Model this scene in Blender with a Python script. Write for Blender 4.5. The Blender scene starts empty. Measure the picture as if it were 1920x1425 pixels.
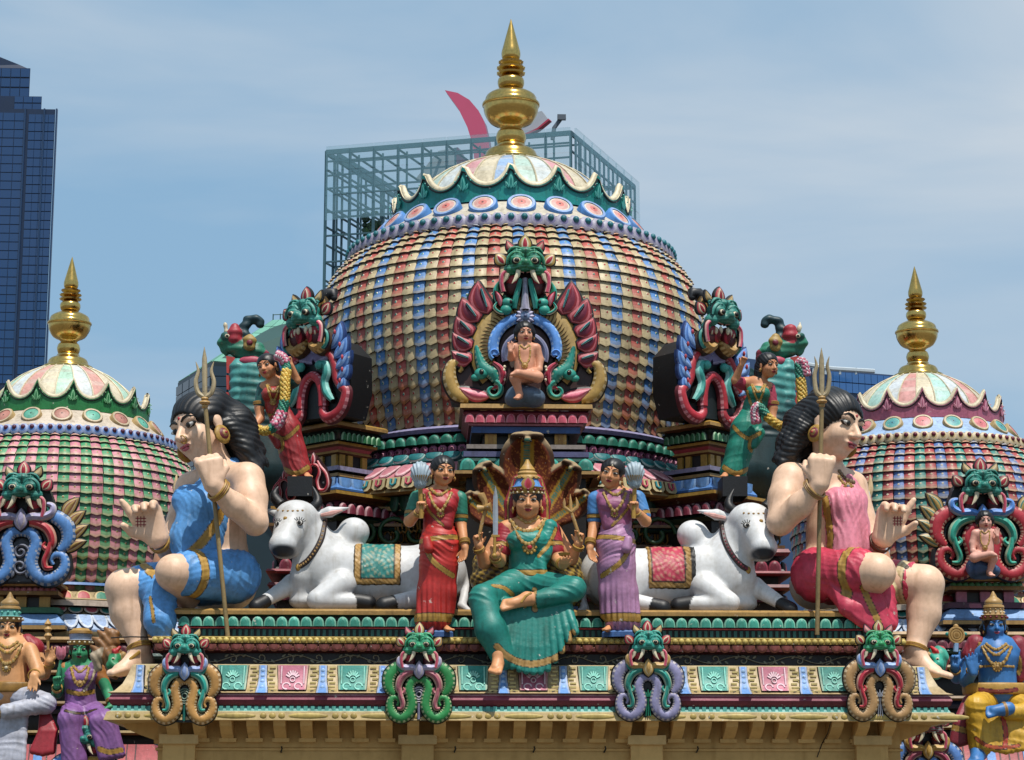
import bpy, math, random
import numpy as np
from mathutils import Vector, Matrix, Euler
from mathutils.bvhtree import BVHTree
random.seed(7)
S = bpy.context.scene
COLL = S.collection
PI = math.pi
# ---------------------------------------------------------------- camera
F = 4200.0                                   # focal length in photo pixels (photo 1920 x 1425)
CAM = Vector((-1.0, -21.0, 6.0))
PITCH, YAW = math.radians(11.5), math.radians(2.3)
cam_d = bpy.data.cameras.new('camera'); cam = bpy.data.objects.new('camera', cam_d)
COLL.objects.link(cam); S.camera = cam
cam.location = CAM; cam.rotation_euler = (PI/2 + PITCH, 0, -YAW)
cam_d.sensor_width = 36; cam_d.lens = F/1920*36; cam_d.clip_end = 3000; cam_d.clip_start = .5
CM = Euler((PI/2 + PITCH, 0, -YAW)).to_matrix()
# ---------------------------------------------------------------- sky, sun, exposure
SUN_EL, SUN_AZ = math.radians(66), math.radians(158)   # azimuth clockwise from +Y
sd = Vector((math.sin(SUN_AZ)*math.cos(SUN_EL), math.cos(SUN_AZ)*math.cos(SUN_EL), math.sin(SUN_EL)))
w = bpy.data.worlds.new('World'); S.world = w; w.use_nodes = True
nt = w.node_tree; nt.nodes.clear()
def N(t, **k):
    n = nt.nodes.new(t)
    for a, b in k.items(): setattr(n, a, b)
    return n
L = lambda a, b: nt.links.new(a, b)
sky = N('ShaderNodeTexSky', sky_type='NISHITA', sun_disc=False, sun_elevation=SUN_EL, sun_rotation=SUN_AZ)
sky.air_density = 1.0; sky.dust_density = 1.2; sky.ozone_density = 1.6
tc = N('ShaderNodeTexCoord'); mp = N('ShaderNodeMapping'); mp.inputs['Scale'].default_value = (2.2, 2.2, 9.0)
mp.inputs['Rotation'].default_value = (0, .22, 0)
L(tc.outputs['Generated'], mp.inputs['Vector'])
no = N('ShaderNodeTexNoise'); no.inputs['Scale'].default_value = 1.25; no.inputs['Detail'].default_value = 7; no.inputs['Roughness'].default_value = .48
no.inputs['Distortion'].default_value = .5
L(mp.outputs[0], no.inputs['Vector'])
cr = N('ShaderNodeValToRGB'); cr.color_ramp.elements[0].position = .36; cr.color_ramp.elements[1].position = .72
cr.color_ramp.elements[0].color = (0, 0, 0, 1); cr.color_ramp.elements[1].color = (.8, .8, .8, 1)
L(no.outputs['Fac'], cr.inputs[0])
hz = N('ShaderNodeMix', data_type='RGBA'); hz.inputs['Factor'].default_value = .8; hz.inputs['B'].default_value = (2.25, 3.85, 5.45, 1); L(sky.outputs[0], hz.inputs['A'])
mx = N('ShaderNodeMix', data_type='RGBA'); mx.inputs['B'].default_value = (5.0, 5.5, 6.0, 1)
L(cr.outputs[0], mx.inputs['Factor']); L(hz.outputs['Result'], mx.inputs['A'])
bg = N('ShaderNodeBackground'); bg.inputs['Strength'].default_value = .124
L(mx.outputs['Result'], bg.inputs['Color'])
wo = N('ShaderNodeOutputWorld'); L(bg.outputs[0], wo.inputs['Surface'])
sl = bpy.data.lights.new('sun', 'SUN'); sl.energy = 4.9; sl.angle = math.radians(.5); sl.color = (1, .95, .87)
so = bpy.data.objects.new('sun', sl); COLL.objects.link(so); so.location = (8, -10, 60)
so.rotation_euler = (-sd).to_track_quat('-Z', 'Y').to_euler()
S.view_settings.view_transform = 'Standard'; S.view_settings.look = 'None'
S.view_settings.exposure = 0.0; S.view_settings.gamma = 1; S.view_settings.use_curve_mapping = False
S.render.engine = 'CYCLES'; S.cycles.max_bounces = 6; S.cycles.use_denoising = True
# ---------------------------------------------------------------- pixel <-> space
def ray(px, py): return CM @ Vector(((px-960)/F, (712.5-py)/F, -1))
def P(px, py, Y):
    d = ray(px, py); return CAM + d*((Y-CAM.y)/d.y)
def U(px, py, Y):                             # metres per photo pixel at that point
    d = ray(px, py); return (Y-CAM.y)/d.y/F
def lin(h):
    h = h.lstrip('#'); r = [int(h[i:i+2], 16)/255 for i in (0, 2, 4)]
    return tuple(c/12.92 if c <= .04045 else ((c+.055)/1.055)**2.4 for c in r)
def mixc(a, b, t): return tuple(x*(1-t)+y*t for x, y in zip(a, b))
C = {k: lin(v) for k, v in dict(
    cream='#cdbb92', tan='#b08c55', gold='#ae8840', ochre='#8f6a2c', teal='#2c8f86', dteal='#135450', aqua='#6cc0b4', green='#2e8656',
    dgreen='#12463a', red='#b4303a', orange='#cf5a44', maroon='#7a2433', dmaroon='#4a141d', pink='#d98a9a', rose='#c24a66', lilac='#9c97bb',
    purple='#8a5f93', blue='#4a82c4', sky='#86b0dd', dblue='#22406f', navy='#182a48', black='#0b0b0d', white='#dcdad6', skin='#dca98a',
    skin2='#cf9068', grey='#6f7a8c', brown='#5a371c', wall='#cfa96c', lip='#a8353f', dark='#17140f', bone='#d9cdb0', silver='#b9bcc0').items()}
# ---------------------------------------------------------------- materials
MATS = {}
def mat(name, rough=.4, metal=0, attr=True, col=None, dirt=.25, bump=.15, bscale=60, spec=.5, dscale=3.5, streak=0, chips=0):
    if name in MATS: return MATS[name]
    m = bpy.data.materials.new(name); m.use_nodes = True; MATS[name] = m
    t = m.node_tree; b = t.nodes['Principled BSDF']
    b.inputs['Roughness'].default_value = rough; b.inputs['Metallic'].default_value = metal; b.inputs['Specular IOR Level'].default_value = spec
    if attr:
        a = t.nodes.new('ShaderNodeAttribute'); a.attribute_name = 'Col'; src = a.outputs['Color']
    else:
        a = t.nodes.new('ShaderNodeRGB'); a.outputs[0].default_value = (*col, 1); src = a.outputs[0]
    tcn = t.nodes.new('ShaderNodeTexCoord')
    if dirt:
        n = t.nodes.new('ShaderNodeTexNoise'); n.inputs['Scale'].default_value = dscale; n.inputs['Detail'].default_value = 8; n.inputs['Roughness'].default_value = .68
        mpn = t.nodes.new('ShaderNodeMapping'); mpn.inputs['Scale'].default_value = (1, 1, .45)
        gm = t.nodes.new('ShaderNodeNewGeometry')
        t.links.new(gm.outputs['Position'], mpn.inputs['Vector']); t.links.new(mpn.outputs[0], n.inputs['Vector'])
        r = t.nodes.new('ShaderNodeValToRGB'); r.color_ramp.elements[0].position = .36; r.color_ramp.elements[1].position = .58
        g = 1-dirt; r.color_ramp.elements[0].color = (g, g*.98, g*.94, 1); r.color_ramp.elements[1].color = (1, 1, 1, 1)
        n3 = t.nodes.new('ShaderNodeTexNoise'); n3.inputs['Scale'].default_value = dscale*7; n3.inputs['Detail'].default_value = 5
        t.links.new(gm.outputs['Position'], n3.inputs['Vector'])
        av = t.nodes.new('ShaderNodeMix'); av.data_type = 'FLOAT'; av.inputs['Factor'].default_value = .38
        t.links.new(n.outputs['Fac'], av.inputs['A']); t.links.new(n3.outputs['Fac'], av.inputs['B']); t.links.new(av.outputs['Result'], r.inputs[0])
        mm = t.nodes.new('ShaderNodeMix'); mm.data_type = 'RGBA'; mm.blend_type = 'MULTIPLY'; mm.inputs['Factor'].default_value = 1
        oi = t.nodes.new('ShaderNodeObjectInfo'); mr = t.nodes.new('ShaderNodeMapRange'); mr.inputs['To Min'].default_value = .86; mr.inputs['To Max'].default_value = 1.05
        t.links.new(oi.outputs['Random'], mr.inputs['Value']); vm = t.nodes.new('ShaderNodeVectorMath'); vm.operation = 'SCALE'; t.links.new(src, vm.inputs[0]); t.links.new(mr.outputs[0], vm.inputs['Scale']); src = vm.outputs[0]
        t.links.new(src, mm.inputs['A']); t.links.new(r.outputs[0], mm.inputs['B'])
        out = mm.outputs['Result']
        if streak:      # rain streaks running down the paint
            ms = t.nodes.new('ShaderNodeMapping'); ms.inputs['Scale'].default_value = (16, 16, 1.1); ns = t.nodes.new('ShaderNodeTexNoise'); ns.inputs['Scale'].default_value = 1; ns.inputs['Detail'].default_value = 5
            t.links.new(gm.outputs['Position'], ms.inputs['Vector']); t.links.new(ms.outputs[0], ns.inputs['Vector'])
            rs = t.nodes.new('ShaderNodeValToRGB'); rs.color_ramp.elements[0].position = .56; rs.color_ramp.elements[1].position = .74; rs.color_ramp.elements[0].color = (1, 1, 1, 1); q = 1-streak; rs.color_ramp.elements[1].color = (q, q*.97, q*.92, 1)
            t.links.new(ns.outputs['Fac'], rs.inputs[0]); m2 = t.nodes.new('ShaderNodeMix'); m2.data_type = 'RGBA'; m2.blend_type = 'MULTIPLY'; m2.inputs['Factor'].default_value = 1
            t.links.new(out, m2.inputs['A']); t.links.new(rs.outputs[0], m2.inputs['B']); out = m2.outputs['Result']
        if chips:       # flaked spots showing pale plaster, and dark specks
            for sc_, lo_, cc_, of in ((13, .675, (.52, .49, .43, 1), 0), (21, .70, (.05, .045, .04, 1), 7)):
                nc = t.nodes.new('ShaderNodeTexNoise'); nc.inputs['Scale'].default_value = sc_; nc.inputs['Detail'].default_value = 6; nc.inputs['Roughness'].default_value = .62
                mc = t.nodes.new('ShaderNodeMapping'); mc.inputs['Location'].default_value = (of, of, of); t.links.new(gm.outputs['Position'], mc.inputs['Vector']); t.links.new(mc.outputs[0], nc.inputs['Vector'])
                rc_ = t.nodes.new('ShaderNodeValToRGB'); rc_.color_ramp.elements[0].position = lo_; rc_.color_ramp.elements[1].position = lo_+.02; rc_.color_ramp.elements[1].color = (chips, chips, chips, 1); rc_.color_ramp.elements[0].color = (0, 0, 0, 1)
                t.links.new(nc.outputs['Fac'], rc_.inputs[0]); m3 = t.nodes.new('ShaderNodeMix'); m3.data_type = 'RGBA'; m3.inputs['B'].default_value = cc_
                t.links.new(rc_.outputs[0], m3.inputs['Factor']); t.links.new(out, m3.inputs['A']); out = m3.outputs['Result']
        hs = t.nodes.new('ShaderNodeHueSaturation'); hs.inputs['Saturation'].default_value = 1.02 if attr else 1; t.links.new(out, hs.inputs['Color'])
        t.links.new(hs.outputs[0], b.inputs['Base Color'])
        rr = t.nodes.new('ShaderNodeMapRange'); rr.inputs['To Min'].default_value = rough+.22; rr.inputs['To Max'].default_value = rough-.05
        t.links.new(n.outputs['Fac'], rr.inputs['Value']); t.links.new(rr.outputs[0], b.inputs['Roughness'])
    else: t.links.new(src, b.inputs['Base Color'])
    if bump:
        n2 = t.nodes.new('ShaderNodeTexNoise'); n2.inputs['Scale'].default_value = bscale; n2.inputs['Detail'].default_value = 4
        bp = t.nodes.new('ShaderNodeBump'); bp.inputs['Strength'].default_value = bump; bp.inputs['Distance'].default_value = .01
        t.links.new(tcn.outputs['Object'], n2.inputs['Vector']); t.links.new(n2.outputs['Fac'], bp.inputs['Height'])
        t.links.new(bp.outputs[0], b.inputs['Normal'])
    return m
PAINT = mat('enamel_paint', .43, dirt=.36, streak=.3, chips=.75)
SKIN = mat('statue_skin_paint', .42, dirt=.2, bump=.1, bscale=40, streak=.2, chips=.22)
GOLD = mat('gilded_metal', .13, 1, False, (.74, .49, .15), dirt=.35, bump=.12, bscale=9, dscale=6)
WALL = mat('lime_wash', .75, 0, True, dirt=.22, bump=.25, bscale=30, dscale=1.6, streak=.16)
STEEL = mat('painted_steel', .45, 0, True, dirt=.1, bump=0)
FAR = mat('far_cladding', .3, 0, True, dirt=.15, bump=0, dscale=.08)
def glassmat(name, col, alpha, rough=.05):
    m = bpy.data.materials.new(name); m.use_nodes = True; b = m.node_tree.nodes['Principled BSDF']
    b.inputs['Base Color'].default_value = (*col, 1); b.inputs['Alpha'].default_value = alpha; b.inputs['Roughness'].default_value = rough
    b.inputs['Specular IOR Level'].default_value = .8
    return m
# ---------------------------------------------------------------- objects
def tag(o, label=None, cat=None, group=None, kind=None):
    if label: o['label'] = label
    if cat: o['category'] = cat
    if group: o['group'] = group
    if kind: o['kind'] = kind
    return o
def thing(name, label, cat, loc=(0, 0, 0), group=None, rotz=0):
    o = bpy.data.objects.new(name, None); COLL.objects.link(o); o.location = loc; o.rotation_euler = (0, 0, rotz); o.empty_display_size = .1
    return tag(o, label, cat, group)
def put(name, me, parent=None, loc=(0, 0, 0), rot=(0, 0, 0), scale=(1, 1, 1)):
    o = bpy.data.objects.new(name, me); COLL.objects.link(o)
    o.parent = parent; o.location = loc; o.rotation_euler = rot; o.scale = scale
    return o
def mkmesh(name, v, f, cols, m, smooth=40, point=False):
    me = bpy.data.meshes.new(name)
    me.from_pydata([tuple(x) for x in v] if not isinstance(v, np.ndarray) else v.tolist(), [], f if not isinstance(f, np.ndarray) else f.tolist())
    if cols is not None:
        ca = me.color_attributes.new('Col', 'FLOAT_COLOR', 'POINT' if point else 'CORNER')
        if point: arr = np.ones((len(me.vertices), 4), np.float32); arr[:, :3] = cols
        else:
            n = np.array([len(x) for x in f]); arr = np.ones((n.sum(), 4), np.float32); arr[:, :3] = np.repeat(np.array(cols, np.float32).reshape(-1, 3), n, axis=0)
        ca.data.foreach_set('color', arr.ravel())
    me.materials.append(m)
    if smooth:
        me.shade_smooth()
        if smooth < 180: me.set_sharp_from_angle(angle=math.radians(smooth))
    return me
I3 = Matrix.Identity(3)
class MB:
    def __init__(s): s.v = []; s.f = []; s.c = []; s.T = None
    def pt(s, p):
        s.v.append(tuple(s.T @ Vector(p)) if s.T is not None else tuple(p)); return len(s.v)-1
    def face(s, ids, c): s.f.append(list(ids)); s.c.append(c)
    def loops(s, loops, cols, closed=True, cap0=None, cap1=None):   # loops: list of point lists; cols(i,j) or list per i
        ids = [[s.pt(p) for p in lp] for lp in loops]
        n = len(ids[0])
        for i in range(len(ids)-1):
            for j in range(n if closed else n-1):
                k = (j+1) % n
                c = cols(i, j) if callable(cols) else (cols[i % len(cols)] if isinstance(cols, list) else cols)
                s.face((ids[i][j], ids[i][k], ids[i+1][k], ids[i+1][j]), c)
        if cap0 is not None: s.face(ids[0][::-1], cap0)
        if cap1 is not None: s.face(ids[-1], cap1)
        return s
    def box(s, c, size, col, rz=0):
        x, y, z = size[0]/2, size[1]/2, size[2]/2; ca, sa = math.cos(rz), math.sin(rz)
        R = lambda a, b, d: (c[0]+a*ca-b*sa, c[1]+a*sa+b*ca, c[2]+d)
        return s.loops([[R(-x, -y, q), R(x, -y, q), R(x, y, q), R(-x, y, q)] for q in (-z, z)], col, cap0=col, cap1=col)
    def lathe(s, prof, c, seg, cols, a0=0, a1=2*PI, cap0=None, cap1=None):
        full = abs(a1-a0-2*PI) < 1e-6; n = seg if full else seg+1
        lp = [[(c[0]+r*math.sin(a0+(a1-a0)*j/seg), c[1]-r*math.cos(a0+(a1-a0)*j/seg), z) for j in range(n)] for r, z in prof]
        return s.loops(lp, cols, closed=full, cap0=cap0, cap1=cap1)
    def tube(s, path, rad, col, seg=8, caps=True, flat=None, closed=False):
        path = [Vector(p) for p in path]; n = len(path); lp = []
        if not isinstance(rad, (list, tuple)): rad = [rad]*n
        up = Vector((0, 1, .01)) if flat is None else Vector(flat)
        for i, p in enumerate(path):
            if closed: d = path[(i+1) % n]-path[i-1]
            else: d = path[min(i+1, n-1)]-path[max(i-1, 0)]
            if d.length < 1e-9: d = Vector((0, 0, 1))
            d.normalize(); u = up
            if abs(d.dot(u.normalized())) > .95: u = Vector((1, 0, .1))
            a = d.cross(u).normalized(); b = a.cross(d).normalized()
            lp.append([p + (a*math.cos(q)+b*math.sin(q))*rad[i] for q in (2*PI*k/seg for k in range(seg))])
        if closed: lp.append(lp[0])
        cc = col if not callable(col) else col
        return s.loops(lp, cc, cap0=(col if caps and not closed and not callable(col) and not isinstance(col, list) else None), cap1=(col if caps and not closed and not callable(col) and not isinstance(col, list) else None))
    def ell(s, c, r, col, seg=12, rings=7, M=None):
        M = M or I3; c = Vector(c); lp = []
        if not isinstance(r, (list, tuple)): r = (r, r, r)
        for i in range(rings+1):
            t = PI*i/rings; t = min(max(t, .02), PI-.02)
            lp.append([c + M @ Vector((r[0]*math.sin(t)*math.cos(q), r[1]*math.sin(t)*math.sin(q), -r[2]*math.cos(t))) for q in (2*PI*k/seg for k in range(seg))])
        return s.loops(lp, col)
    def ribbon(s, pts, wd, h, cols, y0=0, ticks=0):
        # relief band in the x-z plane rising towards -y; cols: (outline, rim, main[, alt rim])
        n = len(pts); U_ = (-1, -.82, -.52, 0, .52, .82, 1); H_ = (0, .5, .86, 1, .86, .5, 0)
        if not isinstance(wd, (list, tuple)): wd = [wd]*n
        lp = []
        for i, (x, z) in enumerate(pts):
            a = pts[max(i-1, 0)]; b = pts[min(i+1, n-1)]; dx, dz = b[0]-a[0], b[1]-a[1]; l = math.hypot(dx, dz) or 1
            nx, nz = -dz/l, dx/l; wv = wd[i]/2; hh = h*(.35+.65*min(1, wd[i]/max(max(wd), 1e-6)))
            lp.append([(x+nx*wv*u, y0-hh*q, z+nz*wv*u) for u, q in zip(U_, H_)])
        def cf(i, j):
            if j in (0, 5): return cols[0]
            if j in (1, 4):
                return cols[3] if (len(cols) > 3 and ticks and (i//ticks) % 2) else cols[1]
            return cols[2]
        s.loops(lp, cf, closed=False)
        for q in (lp[0], lp[-1]): s.face([s.pt(p) for p in q], cols[0])
        return s
    def leaf(s, base, tip, wid, h, cols, y0=0, curve=0, fat=.45, n=9):
        # layered leaf / flame in x-z plane, relief towards -y; cols outer to inner
        bx, bz = base; tx, tz = tip; dx, dz = tx-bx, tz-bz; l = math.hypot(dx, dz); ux, uz = dx/l, dz/l; vx, vz = -uz, ux
        def axis(t): o = curve*l*math.sin(PI*t)*.5; return bx+ux*l*t+vx*o, bz+uz*l*t+vz*o
        prev = None; k = len(cols)
        def outline(sc, t0, t1):
            a, b = [], []
            for i in range(n):
                t = i/(n-1); tt = t0+(t1-t0)*t
                wv = wid/2*sc*math.sin(PI*min(1, max(0, t))**(math.log(.5)/math.log(fat)))**.8 if 0 < t < 1 else 0
                x, z = axis(tt); a.append((x+vx*wv, z+vz*wv)); b.append((x-vx*wv, z-vz*wv))
            return a + b[-2:0:-1]
        lev = [(1, 0, 1, 0), (1, 0, 1, .55)]
        for i in range(1, k): q = i/k; lev.append((1-q*.9, q*.12, 1-q*.24, .55+.45*q))
        lev.append((.12, .35, .6, 1.05))
        loops = [[(x, y0-h*hh, z) for x, z in outline(sc, a, b)] for sc, a, b, hh in lev]
        cc = [cols[0]] + [cols[min(i, k-1)] for i in range(k)] + [cols[-1]]
        return s.loops(loops, cc, cap1=cols[-1])
    def poly(s, pts, y0, y1, col, side=None):    # extruded outline in x-z plane from y0 (front) to y1 (back)
        side = side or col
        return s.loops([[(x, y0, z) for x, z in pts], [(x, y1, z) for x, z in pts]], side, cap0=col, cap1=side)
    def mirror(s):                               # add mirrored copy in local x (before T)
        o = len(s.v); s.v += [(-a, b, c) for a, b, c in s.v]; n = len(s.f)
        s.f += [[i+o for i in f[::-1]] for f in s.f[:n]]; s.c += s.c[:n]; return s
    def mesh(s, name, m=None, smooth=40, off=None, sc=1):
        v = np.array(s.v, float)
        if off is not None: v = v-np.array(off, float)
        if sc != 1: v = v*sc
        return mkmesh(name, v, s.f, s.c, m or PAINT, smooth)
    def build(s, name, parent=None, m=None, smooth=40, off=None, loc=(0, 0, 0), rot=(0, 0, 0), sc=1, label=None):
        if off is None and parent is not None: off = None
        o = put(name, s.mesh(name, m, smooth, off, sc), parent, loc, rot)
        if label: o['label'] = label
        return o
def wpart(mb, name, root, m=None, smooth=40, label=None):     # mesh given in world coordinates, parented to an unrotated root
    return mb.build(name, root, m, smooth, off=tuple(root.location), label=label)
def spiral(cx, cz, r0, r1, a0, a1, n=14):
    return [(cx+(r0+(r1-r0)*i/(n-1))*math.cos(a0+(a1-a0)*i/(n-1)), cz+(r0+(r1-r0)*i/(n-1))*math.sin(a0+(a1-a0)*i/(n-1))) for i in range(n)]
def smoothpath(pts, n=4):                        # Catmull-Rom through points of any dimension
    P_ = [np.array(p, float) for p in pts]; out = []
    for i in range(len(P_)-1):
        p0, p1, p2, p3 = P_[max(i-1, 0)], P_[i], P_[i+1], P_[min(i+2, len(P_)-1)]
        for k in range(n):
            t = k/n; out.append(.5*((2*p1)+(-p0+p2)*t+(2*p0-5*p1+4*p2-p3)*t*t+(-p0+3*p1-3*p2+p3)*t**3))
    out.append(P_[-1]); return [tuple(o) for o in out]
def lerpl(a, n):                                  # resample list of values to n
    return list(np.interp(np.linspace(0, 1, n), np.linspace(0, 1, len(a)), a))
# ---------------------------------------------------------------- smooth implicit bodies
class SDF:
    def __init__(s, h): s.h = h; s.p = []
    def cap(s, a, b, ra, rb=None, k=.03, col=None):
        a, b = np.array(a, float), np.array(b, float); rb = ra if rb is None else rb; s.p.append(('c', a, b, ra, rb, k, col)); return s
    def chain(s, pts, rad, k=.03, col=None):
        if not isinstance(rad, (list, tuple)): rad = [rad]*len(pts)
        for i in range(len(pts)-1): s.cap(pts[i], pts[i+1], rad[i], rad[i+1], k, col)
        return s
    def ell(s, c, r, M=None, k=.03, col=None, sub=False):
        if not isinstance(r, (list, tuple, np.ndarray)): r = (r, r, r)
        s.p.append(('s' if sub else 'e', np.array(c, float), np.array(r, float), np.eye(3) if M is None else np.array(M, float), None, k, col)); return s
    def cut(s, c, n, k=.01): s.p.append(('h', np.array(c, float), np.array(n, float)/np.linalg.norm(n), None, None, k, None)); return s
    @staticmethod
    def d(q, X):
        if q[0] == 'c':
            a, b, ra, rb = q[1:5]; ba = b-a; l = max(ba @ ba, 1e-9); t = np.clip(((X-a) @ ba)/l, 0, 1)
            e = X-a-t[..., None]*ba; return np.sqrt((e*e).sum(-1))-(ra+(rb-ra)*t)
        if q[0] == 'h': return (X-q[1]) @ q[2]
        c, r, M = q[1:4]; e = (X-c) @ M            # M columns = ellipsoid axes
        k0 = np.sqrt(((e/r)**2).sum(-1)); k1 = np.sqrt(((e/(r*r))**2).sum(-1))+1e-9
        return k0*(k0-1)/k1
    def bb(s, q):
        if q[0] == 'c':
            r = max(q[3], q[4]); return np.minimum(q[1], q[2])-r, np.maximum(q[1], q[2])+r
        R = np.max(q[2]); return q[1]-R, q[1]+R
    def mesh(s, name, col=(.8, .8, .8), m=None, smooth_it=1, disp=None, paint=None):
        h = s.h; lo = np.full(3, 1e9); hi = -lo
        for q in s.p:
            if q[0] in 'ce': a, b = s.bb(q); lo = np.minimum(lo, a); hi = np.maximum(hi, b)
        lo = lo-3*h; hi = hi+3*h; n = np.ceil((hi-lo)/h).astype(int)+1
        ax = [lo[i]+h*np.arange(n[i]) for i in range(3)]
        D = np.full(n, 9.0, np.float32)
        for q in s.p:
            k = q[5]
            if q[0] == 'h': sl = [slice(0, n[i]) for i in range(3)]
            else:
                a, b = s.bb(q); g = k+3*h
                sl = [slice(max(0, int((a[i]-g-lo[i])/h)), min(n[i], int((b[i]+g-lo[i])/h)+2)) for i in range(3)]
            X = np.stack(np.meshgrid(ax[0][sl[0]], ax[1][sl[1]], ax[2][sl[2]], indexing='ij'), -1)
            d = s.d(q, X).astype(np.float32); o = D[tuple(sl)]
            if q[0] in 'ce': t = np.maximum(k-np.abs(o-d), 0)/k; D[tuple(sl)] = np.minimum(o, d)-t*t*k*.25
            else: e = -d; t = np.maximum(k-np.abs(o-e), 0)/k; D[tuple(sl)] = np.maximum(o, e)+t*t*k*.25
        v, f = nets(D, lo, h)
        for _ in range(smooth_it): v = relax(v, f)
        nr = vnorm(v, f)
        if disp is not None: v = v+nr*disp(v, nr)[:, None]
        cc = np.tile(np.array(col, np.float32), (len(v), 1))
        if any(q[6] is not None for q in s.p):
            best = np.full(len(v), 9.0)
            for q in s.p:
                if q[0] in 'ce':
                    dd = s.d(q, v); mk = dd < best; best[mk] = dd[mk]; cc[mk] = q[6] if q[6] is not None else col
        s.v, s.f, s.n = v, f, nr
        if paint is not None: cc = paint(v, nr, cc)
        return mkmesh(name, v, f, cc, m or PAINT, 180, True)
def nets(D, lo, h):
    s = D < 0; n = D.shape; sh = [slice(0, -1), slice(1, None)]
    tot = sum(s[sh[i], sh[j], sh[k]].astype(np.int8) for i in (0, 1) for j in (0, 1) for k in (0, 1))
    act = (tot > 0) & (tot < 8); ijk = np.argwhere(act); idx = np.full(act.shape, -1, np.int64); idx[act] = np.arange(len(ijk))
    acc = np.zeros((len(ijk), 3)); cnt = np.zeros(len(ijk))
    cs = [(i, j, k) for i in (0, 1) for j in (0, 1) for k in (0, 1)]
    for a in cs:
        for ax in range(3):
            if a[ax] == 0:
                b = list(a); b[ax] = 1; A = ijk+a; B = ijk+b
                da = D[A[:, 0], A[:, 1], A[:, 2]]; db = D[B[:, 0], B[:, 1], B[:, 2]]; m = (da < 0) != (db < 0)
                t = da[m]/(da[m]-db[m]); p = np.tile(np.array(a, float), (m.sum(), 1)); p[:, ax] += t; acc[m] += p; cnt[m] += 1
    v = (ijk+acc/cnt[:, None])*h+lo
    F_ = []
    for ax in range(3):
        b, c = (ax+1) % 3, (ax+2) % 3
        s0 = [slice(None)]*3; s1 = [slice(None)]*3; s0[ax] = slice(0, -1); s1[ax] = slice(1, None)
        A = s[tuple(s0)]; B = s[tuple(s1)]
        e = np.argwhere(A != B); e = e[(e[:, b] > 0) & (e[:, c] > 0) & (e[:, b] < n[b]-1) & (e[:, c] < n[c]-1)]
        q = []
        for db, dc in ((1, 1), (0, 1), (0, 0), (1, 0)):
            g = e.copy(); g[:, b] -= db; g[:, c] -= dc; q.append(idx[g[:, 0], g[:, 1], g[:, 2]])
        q = np.stack(q, 1); fl = ~A[e[:, 0], e[:, 1], e[:, 2]]; q[fl] = q[fl][:, ::-1]; F_.append(q)
    return v, np.concatenate(F_)
def relax(v, f, lam=.5):
    acc = np.zeros_like(v); cnt = np.zeros(len(v))
    for i in range(4):
        a, b = f[:, i], f[:, (i+1) % 4]; np.add.at(acc, a, v[b]); np.add.at(cnt, a, 1)
    return v*(1-lam)+lam*acc/np.maximum(cnt, 1)[:, None]
def vnorm(v, f):
    nn = np.cross(v[f[:, 2]]-v[f[:, 0]], v[f[:, 3]]-v[f[:, 1]]); out = np.zeros_like(v)
    for i in range(4): np.add.at(out, f[:, i], nn)
    return out/(np.linalg.norm(out, axis=1)[:, None]+1e-12)
def dist_poly(v, pts):
    pts = [np.array(p, float) for p in pts]; best = np.full(len(v), 9.0)
    for a, b in zip(pts[:-1], pts[1:]):
        ba = b-a; t = np.clip(((v-a) @ ba)/max(ba @ ba, 1e-9), 0, 1); e = v-a-t[:, None]*ba; best = np.minimum(best, np.sqrt((e*e).sum(1)))
    return best
# ---------------------------------------------------------------- repeated pieces
def row(meshes, name, root, p0, p1, n, rz=0, ends=True):
    p0, p1 = Vector(p0), Vector(p1)
    for i in range(n):
        t = (i/(n-1) if ends else (i+.5)/n) if n > 1 else .5
        put(name, meshes[i % len(meshes)], root, p0.lerp(p1, t)-root.location, (0, 0, rz))
def ring(meshes, name, root, c, r, z, a0, a1, n, tilt=0, full=False):
    for i in range(n):
        a = a0+(a1-a0)*(i/n if full else i/(n-1))
        put(name, meshes[i % len(meshes)], root, Vector((c[0]+r*math.sin(a), c[1]-r*math.cos(a), z))-root.location, (tilt, 0, a))
def petal(w_, h_, d, cols, up=True, name='petal', pointed=.0):
    # small bulging lotus petal; base at z=0, grows up (or hangs when up is False); cols (edge, rim, core)
    mb = MB(); n = 8; sg = 1 if up else -1
    def outl(s_, q):
        pts = []
        for i in range(n+1):
            a = PI*i/n; x = -math.cos(a)*w_/2*s_; z = math.sin(a)**(.75+pointed)*h_*(.5+.5*s_)*(.94 if s_ < 1 else 1)
            if 0 < i < n: pass
            pts.append((x, -d*q, sg*z))
        return pts
    lp = [outl(1, 0), outl(.97, .6), outl(.72, 1), outl(.3, 1.12)]
    mb.loops(lp, [cols[0], cols[1], cols[2]], closed=False)
    mb.face([mb.pt(p) for p in lp[-1]], cols[2])
    return mb.mesh(name, smooth=60)
def tier(mb, rect, prof, cols, rz=0, cen=None, caps=False):
    # rect x0,x1,y0,y1; prof (outset, z); mitred moulding all round
    x0, x1, y0, y1 = rect; cx, cy = (cen or ((x0+x1)/2, (y0+y1)/2)); ca, sa = math.cos(rz), math.sin(rz)
    def R(x, y, z): a, b = x-cx, y-cy; return (cx+a*ca-b*sa, cy+a*sa+b*ca, z)
    mb.loops([[R(x0-o, y0-o, z), R(x1+o, y0-o, z), R(x1+o, y1+o, z), R(x0-o, y1+o, z)] for o, z in prof], cols,
             cap0=(cols[0] if isinstance(cols, list) else cols) if caps else None, cap1=(cols[-1] if isinstance(cols, list) else cols) if caps else None)
    return mb
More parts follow.
